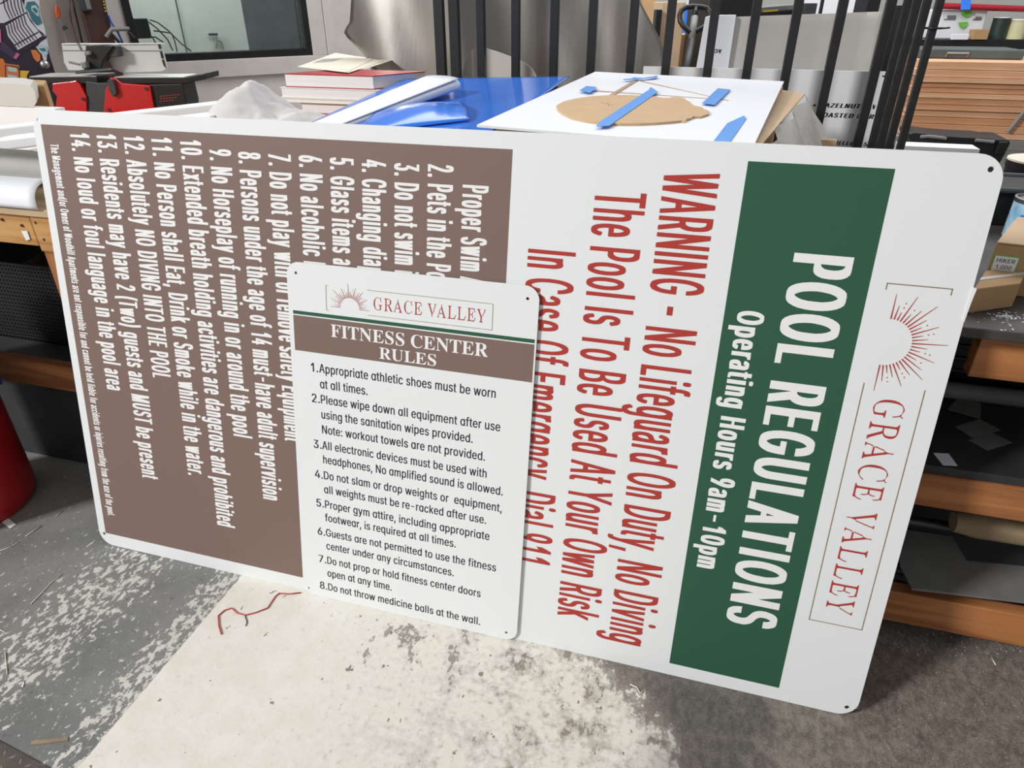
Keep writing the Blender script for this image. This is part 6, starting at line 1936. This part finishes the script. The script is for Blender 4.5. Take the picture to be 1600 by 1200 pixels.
boxat('black_post', 'thin black post before the white panel', 'post', 1281, -20, 1285, 19, 4.8, .03, M['black'])
boxat('machine_column', 'black machine column right of the white panel, beside the fence bars', 'machine', 1352, -20, 1372, 22, 4.6, .2, M['black'])

# wood stack of butcher block boards on a pallet
wsx = []
DW = 4.3
woodB = [wood('butcher_block_' + k, c1, c2, 0, 18, .5) for k, c1, c2 in (('pale', (226, 184, 148), (200, 152, 116)), ('mid', (216, 168, 130), (190, 138, 100)), ('warm', (208, 158, 120), (182, 130, 92)))]
base_c = deep(1424, 212, DW)
YW = base_c.y
yv = lambda v: at(1424, v, y=YW).z
layers_v = [212, 203, 192, 181.5, 171, 162, 152, 144, 136, 128, 120, 108, 95]
xw0 = at(1424, 150, y=YW).x
zbase = yv(212)
pal = thing('lumber_cart', 'low grey steel cart carrying the butcher block boards', 'cart', (xw0 + 1, YW + .4, 0))
obj('cart_deck', MB().box((xw0 - .05, YW - .02, zbase - .06), (xw0 + 2.4, YW + .95, zbase - .002)), M['grey'], pal, bevel=.004)
for k, (lx, ly) in enumerate(((.1, .05), (2.2, .05), (.1, .8), (2.2, .8))):
    obj('leg', MB().box((xw0 + lx, YW + ly, .0), (xw0 + lx + .06, YW + ly + .06, zbase - .061)), M['dark_grey'], pal)
rnd = random.Random(4)
names = ['bottom', 'second', 'third', 'fourth', 'fifth', 'sixth', 'seventh', 'eighth', 'ninth', 'tenth', 'eleventh', 'topmost']
for k in range(12):
    za, zb2 = yv(layers_v[k]) + .0012, yv(layers_v[k + 1]) - .0012
    dx = rnd.uniform(-.01, .03)
    dy = rnd.uniform(-.012, .012)
    o = obj('butcher_block_board', MB().box((xw0 + dx, YW + dy, za), (xw0 + 2.25 + dx, YW + .9, zb2)), woodB[k % 3] if k < 10 else woodB[0], bevel=.002)
    lab = 'bottom butcher block board of the stack right of the fence bars' if k == 0 else 'topmost butcher block board of the stack right of the fence bars' if k == 11 else '%s butcher block board counted from the bottom of the stack' % names[k]
    tag(o, lab, 'board', 'butcher block boards')
a_, b_, = at(1575, 206, y=YW - .03), at(1602, 172, y=YW - .03)
tag(obj('strap', MB().tube([a_, b_], .012, 8), M['grey'], smooth=True), 'grey strap slanting over the butcher block stack near the picture edge', 'strap')

# black tool case, white board and grey slab on the floor side
tcase = thing('tool_case', 'long black plastic tool case with carry handles below the butcher block boards', 'tool case', at(1500, 240, y=3.0))
q = [(1420, 209), (1428, 207), (1442, 208.5), (1460, 211), (1500, 214), (1540, 216), (1552, 218), (1559, 218), (1577, 219), (1579, 224), (1571, 240), (1560, 260), (1425, 260), (1425, 224), (1421, 216)]
obj('case_body', MB().prism([at(u, v, y=3.0) for u, v in q], (0, .25, 0)), M['black'], tcase, bevel=.006)
for pl in (((1438, 214), (1450, 213), (1474, 215.5), (1478, 217)), ((1524, 219), (1545, 221), (1553, 222))):
    obj('case_handle', MB().tube([at(u, v, y=2.985) for u, v in pl], .008, 8), M['grey'], tcase, smooth=True)
obj('case_latch', MB().prism([at(u, v, y=2.99) for u, v in ((1552, 240), (1560, 221), (1574, 221), (1568, 238))], (0, -.02, 0)), M['black_steel'], tcase, bevel=.004)
zc = at(1500, 260, y=3.0).z
obj('case_trolley', MB().box((at(1430, 240, y=3.0).x, 3.0, .0), (at(1560, 240, y=3.0).x, 3.25, zc - .002)), M['dark_grey'], tcase)
tag(obj('white_offcut', MB().box((at(1405, 240, y=2.6).x, 2.6, .001), (at(1529, 240, y=2.6).x, 2.72, at(1470, 230.5, y=2.6).z)), M['white']), 'white board edge in front of the black tool case', 'board')

# shelf rack far right
DR = 6.2
zsh = deep(1500, 57, DR)
rk = thing('steel_rack', 'dark steel rack with a red top rail at the far right', 'rack', Vector((zsh.x, zsh.y, 0)))
A_, B_ = deep(1440, 58, DR), deep(1680, 66, DR)
A_.z = B_.z = (A_.z + B_.z) / 2
n_ = Vector((-(B_ - A_).y, (B_ - A_).x, 0)).normalized() * .6
obj('rack_shelf', MB().hexa([p - Vector((0, 0, .08)) for p in (A_, B_, B_ + n_, A_ + n_)], [A_, B_, B_ + n_, A_ + n_]), M['black_steel'], rk, bevel=.004)
r0, r1 = deep(1466, 9, DR - .05), deep(1680, 17, DR - .05)
obj('rack_rail', MB().tube([r0, r1], .026, 14), M['red_pipe'], rk, smooth=True)
for p in (A_ + n_ * .1, B_ - (B_ - A_) * .02, A_ + n_ * .95, B_ + n_ * .95):
    obj('leg', MB().box((p.x - .03, p.y - .03, 0), (p.x + .03, p.y + .03, r0.z)), M['black_steel'], rk)
SZ = A_.z + .001


def onshelf(u, v):
    return at(u, v, z=SZ)


def shelfbox(name, label, cat, u0, u1, vtop, back, depth, m, group=None):
    a, b_ = deep(u0, 60, DR + back), deep(u1, 60, DR + back)
    zt_ = onplane((u0 + u1) / 2, vtop, (a + b_) / 2, n_.normalized()).z
    n2 = n_.normalized() * depth
    q = [Vector((p.x, p.y, SZ)) for p in (a, b_, b_ + n2, a + n2)]
    o = obj(name, MB().hexa(q, [Vector((p.x, p.y, zt_)) for p in q]), m, bevel=.004)
    if label:
        tag(o, label, cat, group)
    return o, q, zt_


sysb = thing('white_case', 'white stacked tool case with two green latches on the steel rack', 'tool case', onshelf(1500, 55))
a, b_ = deep(1462, 57, DR + .1), deep(1532, 57, DR + .1)
n2 = n_.normalized() * .3
q = [Vector((p.x, p.y, SZ)) for p in (a, b_, b_ + n2, a + n2)]
NS = n_.normalized()


def sysp(u, v, h):
    return onplane(u, v, a - NS * h, NS)


zt2 = onplane(1500, 15, a, n_.normalized()).z
obj('case_body', MB().hexa(q, [Vector((p.x, p.y, zt2)) for p in q]), M['white'], sysb, bevel=.01)
for pl in ([(1501, 17), (1517, 16.5), (1517, 22), (1512, 26), (1508, 27), (1503, 24)], [(1497.5, 35), (1511, 34), (1511, 38), (1506, 43), (1503, 43.5), (1499, 40)]):
    obj('latch', MB().prism([sysp(u, v, .0006) for u, v in pl], -NS * .015), M['green_clip'], sysb)
b = MB()
for u0, v0, u1, v1 in ((1480, 24, 1494, 30), (1524, 26, 1534, 31), (1475, 29.5, 1493, 31.5), (1520, 29.5, 1532, 31.5)):
    b.add([sysp(u, v, .001) for u, v in ((u0, v0), (u1, v0), (u1, v1), (u0, v1))], [(0, 1, 2, 3)])
obj('case_label', b, M['grey'], sysb)


def can(label, u, vtop, dist, r, m, m_top, name='paint_can'):
    c = deep(u, 60, dist)
    c.z = SZ
    zt_ = onplane(u, vtop, c, n_.normalized()).z
    h = zt_ - SZ
    t = thing(name, label, 'paint can', c, 'paint cans on the steel rack')
    obj('can_body', MB().lathe(c, [(r, 0), (r, h * .94), (r * 1.04, h * .95), (r * 1.04, h)], 24), m, t, smooth=True)
    obj('can_lid', MB().lathe(c + Vector((0, 0, h)), [(r * .97, .0005), (r * .9, .006)], 24), m_top, t, smooth=True)
    return t


M['green_can'] = mat('dark_green_can', (40, 58, 52), .5, noise=.3, nscale=12)
M['yellow_can'] = mat('pale_yellow_can', (208, 204, 160), .5, noise=.1, nscale=8)
can('dark green paint can with white drips on the steel rack', 1556, 28, DR + .12, .070, M['green_can'], M['paper'])
can('pale yellow paint can at the right end of the steel rack', 1584, 31, DR + .10, .080, M['yellow_can'], M['paper'])
shelfbox('paper_bag', 'crumpled brown paper in front of the white tool case', 'paper', 1519, 1543, 46, -.02, .08, M['card'])
shelfbox('label_sheet', 'white card standing before the white tool case', 'card', 1486, 1513, 53, -.04, .01, M['white'])
tag(obj('tube', MB().tube([onshelf(1530, 57) + Vector((0, 0, .02)), onshelf(1548, 58) + Vector((0, 0, .02))], .02, 14), M['paper'], smooth=True), 'white sealant tube lying on the steel rack', 'tube')
bs = thing('blue_straps', 'bright blue strap hanging over the red rail', 'strap', deep(1510, 8, DR - .09))
obj('strap', MB().prism([deep(u, v, DR - .085) for u, v in ((1504, -20), (1520, -20), (1516, 15), (1501, 15))], n_.normalized() * .004), M['vinyl_blue'], bs)
# grey metal case under the shelf, above the wood stack
gm = thing('steel_toolbox', 'flat grey-green steel toolbox on the butcher block boards under the rack', 'toolbox', (at(1500, 95, y=YW + .3).x, YW + .3, yv(95)))
ga, gb = at(1434, 92, y=YW + .25), at(1598, 95, y=YW + .25)
ztb = yv(95) + .001
obj('toolbox_body', MB().box((ga.x, YW + .25, ztb), (gb.x, YW + .6, at(1500, 77, y=YW + .25).z)), mat('grey_green_steel', (92, 102, 102), .45, metal=.3, noise=.25, nscale=8), gm, bevel=.008)
p = at(1500, 86, y=YW + .25)
obj('handle', MB().tube([p + Vector((-.08, -.004, -.01)), p + Vector((-.08, -.02, .012)), p + Vector((.04, -.02, .012)), p + Vector((.04, -.004, -.01))], .006, 8), M['steel'], gm, smooth=True)

# black barrel with a pale lid
bc = at(1628, 262, y=1.9)
brl = thing('barrel', 'black barrel with a pale lid at the right edge behind the right bench', 'barrel', (bc.x, bc.y, 0))
rb2 = abs(at(1574, 252, y=1.9).x - bc.x)
zr = at(1575, 247, y=1.9).z
obj('barrel_body', MB().lathe((bc.x, bc.y, .001), [(rb2 * .86, 0), (rb2 * .97, zr - .03), (rb2 * 1.0, zr - .03), (rb2 * 1.0, zr - .006)], 40), M['black'], brl, smooth=True)
obj('barrel_lid', MB().lathe((bc.x, bc.y, zr - .005), [(rb2 * 1.0, 0), (rb2 * .99, .006), (rb2 * .5, .007)], 40), M['cream'], brl, smooth=True)


# ------------------------------------------------------------------ on the right bench
def benchbox(name, label, uv_front_l, uv_front_r, uv_back_r, h, m, group=None):
    a, b_, c = at(*uv_front_l, z=RT + .0006), at(*uv_front_r, z=RT + .0006), at(*uv_back_r, z=RT + .0006)
    d = c - b_
    t = thing(name, label, 'box', a, group)
    q = [a, b_, b_ + d, a + d]
    up = Vector((0, 0, h))
    obj('box_body', MB().hexa(q, [p + up for p in q]), m, t, bevel=.002)
    return t, q, up


gB = 'cardboard boxes on the right bench'
t, q, up = benchbox('cardboard_box', 'small sealed cardboard box at the front of the right bench', (1508, 490), (1580, 480), (1594, 450), .052, M['card'], gB)
a, b_, c, d = [p + up for p in q]
tp = MB()
tp.slab([a.lerp(b_, .0).lerp(d, .45) + Vector((0, 0, .0012)), b_.lerp(a, 0.0).lerp(c, .45) + Vector((0, 0, .0012)), b_.lerp(c, .60) + Vector((0, 0, .0012)), a.lerp(d, .60) + Vector((0, 0, .0012))], .0008)
obj('tape', tp, M['film'], t)
t2, q, up = benchbox('cardboard_box', 'larger cardboard box with a printed label behind the small sealed one', (1530, 455), (1612, 466), (1640, 415), .105, M['card'], gB)
a, b_, c, d = [p + up for p in q]
obj('flap', MB().slab([a + Vector((0, 0, .0045)), b_ + Vector((0, 0, .0045)), b_.lerp(c, .9) + Vector((0, 0, .006)), a.lerp(d, .9) + Vector((0, 0, .006))], .003), M['card2'], t2)
fa, fb = q[0], q[1]
fu = (fb - fa).normalized()
fn = Vector((fu.y, -fu.x, 0))


def lx(x, y, h=.0008):
    return fa + fu * x + fn * h + Vector((0, 0, y))


lab = MB()
lab.add([lx(.004, .028), lx(.049, .028), lx(.049, .083), lx(.004, .083)], [(0, 1, 2, 3)])
obj('label_border', lab, M['green_clip'], t2)
lab = MB()
lab.add([lx(.006, .030, .0011), lx(.047, .030, .0011), lx(.047, .081, .0011), lx(.006, .081, .0011)], [(0, 1, 2, 3)])
obj('label_card', lab, M['white'], t2)
lt = MB()
for s_, yy in (('HIKER', .068), ('1.000', .054), ('SCREW', .040)):
    text(lt, lambda x, y: lx(x, y, .0014), s_, .0265, yy, .0085, width=.034 if s_ != '1.000' else .030, font='plain', align='c')
obj('label_lettering', lt, M['ink'], t2, flat=True)
cn = at(1606, 372, z=RT + .0006)
can2 = thing('tin_can', 'blue and white printed tin can standing behind the labelled cardboard box', 'can', at(1612, 360, y=.96))
cpos = at(1613, 361, y=.91)
cpos.z = RT + .0006
zt3 = at(1600, 308, y=.91).z
rr_ = abs(at(1577, 340, y=.91).x - cpos.x)
obj('can_body', MB().lathe(cpos, [(rr_, 0), (rr_, zt3 - RT - .012)], 36), M['cyan'], can2, smooth=True)
obj('can_rim', MB().lathe(cpos + Vector((0, 0, zt3 - RT - .0118)), [(rr_ * 1.02, 0), (rr_ * 1.02, .010), (rr_ * .93, .011), (rr_ * .9, .004)], 36), M['steel'], can2, smooth=True)
b = MB()
for k in range(9):
    a1 = math.radians(205 + k * 9)
    a2 = math.radians(214 + k * 9)
    r_ = rr_ + .001
    zlo, zhi = RT + .012, RT + .012 + (.055 if k % 4 else .04)
    b.add([Vector((cpos.x + r_ * math.cos(x), cpos.y + r_ * math.sin(x), z)) for x, z in ((a1, zlo), (a2, zlo), (a2, zhi), (a1, zhi))], [(0, 1, 2, 3)])
obj('can_label', b, M['vinyl_blue'], can2)
tt0, tt1 = at(1563, 296, y=1.05), at(1600, 306, y=1.05)
tote = thing('tote_box', 'black plastic tote at the back of the right bench', 'tote', (2.7, 1.1, RT))
zt4 = at(1580, 297, y=.985).z
obj('tote_body', MB().hexa([Vector((2.30, 1.01, RT + .001)), Vector((2.95, 1.01, RT + .001)), Vector((2.95, 1.15, RT + .001)), Vector((2.30, 1.15, RT + .001))],
                           [Vector((2.27, .99, zt4)), Vector((2.98, .99, zt4)), Vector((2.98, 1.17, zt4)), Vector((2.27, 1.17, zt4))]), M['black'], tote, bevel=.006)
obj('tote_rim', MB().tube([Vector((2.25, .98, zt4)), Vector((3.0, .98, zt4)), Vector((3.0, 1.18, zt4)), Vector((2.25, 1.18, zt4))], .008, 8, closed=True), M['dark_grey'], tote, smooth=True)
p = at(1500, 280, y=1.62)
tag(obj('drum', MB().lathe((2.62, 1.62, .001), [(.2, 0), (.21, .8), (.215, .84), (.2, .86)], 40), M['dark_grey'], smooth=True), 'dark grey drum standing between the black tote and the fence bars', 'drum')

rnd = random.Random(11)


def scraps(name, label, cat, spots, m, size, z, flat=.4):
    """Loose crumbs nobody could count: one mesh of small irregular chips."""
    mb = MB()
    for (x, y) in spots:
        s = size * rnd.uniform(.4, 1.3)
        a = rnd.uniform(0, 6.28)
        l = s * rnd.uniform(1.0, 2.6)
        ca, sa = math.cos(a), math.sin(a)
        q = [Vector((x + ca * i * l - sa * j * s, y + sa * i * l + ca * j * s, z + .0003)) for i, j in ((-.5, -.5), (.5, -.3), (.6, .5), (-.4, .4))]
        mb.hexa(q, [p + Vector((0, 0, s * flat)) for p in q])
    return tag(obj(name, mb, m), label, cat, kind='stuff')


pc = at(1570, 495, z=RT)
scraps('plaster_crumbs', 'white crumbs spilled beside the small sealed cardboard box', 'crumbs', [(pc.x + rnd.gauss(0, .010), pc.y + rnd.gauss(0, .008)) for _ in range(70)] + [(pc.x + rnd.gauss(0, .035), pc.y + rnd.gauss(0, .03)) for _ in range(50)], M['paper'], .0022, RT)

# ------------------------------------------------------------------ on the shelves of the right bench
SHZ = .538
cards = [([(1480, 640), (1532, 655), (1533, 631), (1500, 618)], .0015, 'grey card with a bent edge at the back left of the shelf', M['grey']),
         ([(1492, 667), (1530, 655), (1564, 672), (1520, 685)], .0004, 'grey card, the upper one of an overlapping pair on the shelf', M['grey']),
         ([(1513, 688), (1551, 677), (1582, 692), (1542, 704)], .0000, 'grey card, the lower one of an overlapping pair on the shelf', M['grey']),
         ([(1458, 708), (1482, 709), (1496, 728), (1473, 727)], .0, 'small white card at the front edge of the shelf', M['white']),
         ([(1557, 630), (1568, 612), (1625, 622), (1620, 645)], .0, 'dark grey sheet at the back right of the shelf', M['dark_grey'])]
for pl, h, lab_, m_ in cards:
    q = [at(u, v, z=SHZ + .0012 + h) for u, v in pl]
    n_2 = (q[1] - q[0]).cross(q[2] - q[0])
    if n_2.z < 0:
        q.reverse()
    tag(obj('paper_card', MB().prism(q, (0, 0, .0008)), m_), lab_, 'card', 'loose cards on the shelf')
p0, p1 = at(1470, 602, y=.60), at(1640, 618, y=.60)
tag(obj('paper_tube', MB().tube([Vector((2.20, .60, SHZ + .023)), Vector((2.75, .60, SHZ + .023))], .022, 20), M['grey'], smooth=True), 'grey rolled tube lying at the back of the upper shelf', 'tube')
LSZ = .182
tag(obj('steel_pipe', MB().tube([Vector((2.07, .48, .292)), Vector((3.5, .50, .292))], .014, 14), M['steel'], smooth=True), 'thin bright steel pipe on the lower shelf under the fir rail', 'pipe')
tag(obj('black_pipe', MB().tube([Vector((2.07, .42, .262)), Vector((3.5, .44, .262))], .016, 14), M['steel_dark'], smooth=True), 'dark pipe lying before the bright steel pipe', 'pipe')
lg = thing('split_log', 'weathered split timber end lying beside the pipes on the lower shelf', 'timber', (2.6, .45, .25))
lx0 = at(1478, 828, y=.40).x
M['log'] = mat('weathered_timber', (172, 150, 120), .85, noise=.35, nscale=18, stretch=(.15, 1, 1), bump=.3)
obj('log_body', MB().tube([Vector((lx0, .385, .312)), Vector((lx0 + .05, .386, .312)), Vector((lx0 + .9, .400, .315))], [.026, .034, .036], 14), M['log'], lg, smooth=True)
obj('cut_end', MB().lathe((lx0 - .0008, .385, .312), [(.023, 0), (.022, .0006)], 14, (1, .05, 0)), M['card2'], lg)
# sheet stacks on the lower shelf that hold the pipes
tag(obj('sheet_stack', MB().box((2.12, .306, LSZ + .001), (3.4, .80, .194)), M['dark_grey'], bevel=.001), 'wide dark sheet at the bottom of the lower shelf pile', 'sheets', 'sheets on the lower shelf')
pg = [at(u, v, z=.2005) for u, v in ((1404, 826), (1488, 838), (1510, 876), (1700, 894), (1700, 952), (1425, 919), (1406, 884))]
tag(obj('sheet_stack', MB().prism([Vector((p.x, p.y, .1945)) for p in pg], (0, 0, .006)), M['grey']), 'large mid-grey sheet with a notch lying on top of the lower shelf pile', 'sheets', 'sheets on the lower shelf')
tag(obj('timber_support', MB().box((2.05, .385, .1835), (2.09, .56, .2455)).box((3.45, .385, .1835), (3.49, .56, .2455)), M['fir_dark']), 'short battens carrying the pipes on the lower shelf', 'battens')

# ------------------------------------------------------------------ red drum with blue cloth at the left edge
rd = at(62, 745, z=.0)
RC = Vector((-.548, .029, 0))
red = thing('waste_drum', 'tall dark red plastic drum on the floor at the left edge', 'drum', RC)
rr0 = .19
obj('drum_body', MB().lathe(RC + Vector((0, 0, .001)), [(rr0 * .93, 0), (rr0 * .98, .012), (rr0 * 1.0, .05), (rr0 * 1.0, .72), (rr0 * 1.01, .725), (rr0 * 1.01, .75), (rr0 * .97, .75), (rr0 * .96, .70)], 48), M['red_drum'], red, smooth=True)
ZR = at(12, 608, y=.19).z


def bcloth(s, t):
    a = math.radians(5 + 85 * s)
    if t < .5:
        r_ = rr0 * (.75 + .66 * t)
        z_ = .758 + .010 * math.sin(s * 9)
    else:
        r_ = rr0 * 1.06 + .006 * math.sin(s * 14)
        z_ = .758 - (t - .5) * 2 * (.758 - ZR) * (1.0 - .25 * abs(s - .72))
    return RC + Vector((r_ * math.cos(a), r_ * math.sin(a), z_))


tag(obj('rag', MB().grid(bcloth, 24, 14), M['blue_strap'], smooth='all', solid=.003), 'blue rag draped over the rim of the red drum', 'rag')

# ------------------------------------------------------------------ loose things on the floor
def onfloor(pts, h=.0012):
    return [at(u, v, z=h) for u, v in pts]


th = onfloor([(346, 991), (342, 978), (341, 962), (350, 954), (362, 950), (371, 958), (384, 961), (400, 957), (418, 950), (430, 932), (436, 927), (452, 928), (470, 926)], .0022)
tag(obj('red_thread', MB().tube(th, .0018, 6), mat('red_thread', (196, 84, 72), .7), smooth='all'), 'red thread lying in a wavy line on the cream floor paint', 'thread')
th = onfloor([(383, 962), (386, 972), (384, 978)], .0016)
tag(obj('wire_snip', MB().tube(th, .0012, 6), M['dark_grey'], smooth='all'), 'short dark wire snip crossing the red thread', 'wire')
sticks = [([(48, 944), (80, 911), (97, 897)], .0024, 'long white sliver on the grey floor left of the large sign'), ([(-2, 861), (12, 856), (21, 853)], .0022, 'white sliver by the left picture edge, below the red drum'), ([(40, 838), (64, 822)], .0026, 'straight white sliver in the middle of the row below the red drum'),
          ([(87, 807), (98, 798)], .0020, 'short white sliver nearest the lower left corner of the large sign'), ([(8, 1020), (11, 1053)], .0024, 'upright white sliver low on the left edge of the floor'), ([(-2, 983), (9, 988)], .0022, 'tiny white sliver touching the left picture edge'),
          ([(984, 1069), (995, 1074), (1000, 1083), (1005, 1080)], .0030, 'curled cream shaving below the lower edge of the large sign'), ([(1549, 1027), (1553, 1034), (1556, 1039)], .003, 'white paper shred on the dark floor at the right'), ([(20, 853), (25, 849), (31, 846)], .002, 'small bent white sliver between two others below the red drum')]
for pl, w, lab_ in sticks:
    tag(obj('sliver', MB().tube(onfloor(pl, w * .62), w * .55, 6), M['cream'], smooth='all'), lab_, 'sliver', 'white slivers on the floor')
for pl, lab_, m_ in (([(3, 816), (13, 810), (25, 820), (16, 826)], 'square white paper tab at the foot of the red drum', M['paper']), ([(33, 1073), (37.5, 1065), (38, 1068), (36, 1074)], 'tiny white paper chip low on the left of the floor', M['paper']),
                     ([(48, 1164), (50, 1158), (107, 1152), (106, 1158)], 'flat brown wood sliver near the tread plate', M['log'])):
    q = onfloor(pl, .0006)
    n_2 = (q[1] - q[0]).cross(q[2] - q[0])
    if n_2.z < 0:
        q.reverse()
    tag(obj('floor_scrap', MB().prism(q, (0, 0, .0015)), m_), lab_, 'scrap', 'flat scraps on the floor')
# sawdust and chips, too many to count
spots = []
for _ in range(520):
    u, v = rnd.uniform(1345, 1600), rnd.uniform(985, 1195)
    if rnd.random() < .55 and v < 1040:
        continue
    p = at(u, v, z=0)
    spots.append((p.x, p.y))
scraps('sawdust_chips', 'pale sawdust specks on the dark floor right of the large sign', 'sawdust', spots, M['cream'], .0009, 0.0)
spots = []
for _ in range(700):
    u, v = rnd.uniform(0, 330), rnd.uniform(780, 1190)
    p = at(u, v, z=0)
    if p.x < .48 and p.y < .05:
        spots.append((p.x, p.y))
scraps('plaster_specks', 'white specks on the grey floor at the lower left', 'specks', spots, M['paper'], .0009, 0.0)
spots = []
for _ in range(120):
    u, v = rnd.gauss(1290, 60), rnd.gauss(1010, 14)
    p = at(1380 + rnd.uniform(0, 220), 985 + rnd.uniform(0, 40), z=0)
    spots.append((p.x, p.y))
scraps('wood_shavings', 'pale shavings along the foot of the right bench', 'shavings', spots, M['paper'], .0013, 0.0)

# diamond tread plate in the lower left corner
e_a, e_b = at(0, 1160, z=0), at(78, 1202, z=0)
ed = (e_b - e_a).normalized()
en = Vector((-ed.y, ed.x, 0))
if en.dot(CAM - e_a) < 0:
    en = -en
tpb = MB()
P0 = e_a - ed * .5
q = [P0, P0 + ed * 1.1, P0 + ed * 1.1 + en * .35, P0 + en * .35]
q = [p + Vector((0, 0, .0005)) for p in q]
if (q[1] - q[0]).cross(q[2] - q[0]).z < 0:
    q.reverse()
tpt = thing('tread_plate', 'worn diamond tread plate lying on the floor at the lower left corner', 'tread plate', q[0])
obj('plate', MB().hexa(q, [p + Vector((0, 0, .004)) for p in q]), mat('worn_tread_steel', (112, 106, 98), .5, metal=.4, noise=.25, nscale=20), tpt)
dm = MB()
for i in range(44):
    for j in range(14):
        c = P0 + ed * (.025 * i + .0125) + en * (.025 * j + .0125) + Vector((0, 0, .0045))
        dr = (ed + en).normalized() if (i + j) % 2 else (ed - en).normalized()
        sd_ = Vector((-dr.y, dr.x, 0))
        dm.hexa([c - dr * .010, c + sd_ * .0028, c + dr * .010, c - sd_ * .0028], [c - dr * .007 + Vector((0, 0, .0012)), c + sd_ * .0014 + Vector((0, 0, .0012)), c + dr * .007 + Vector((0, 0, .0012)), c - sd_ * .0014 + Vector((0, 0, .0012))])
o = obj('tread_pattern', dm, mat('polished_tread', (150, 144, 134), .4, metal=.4), tpt)
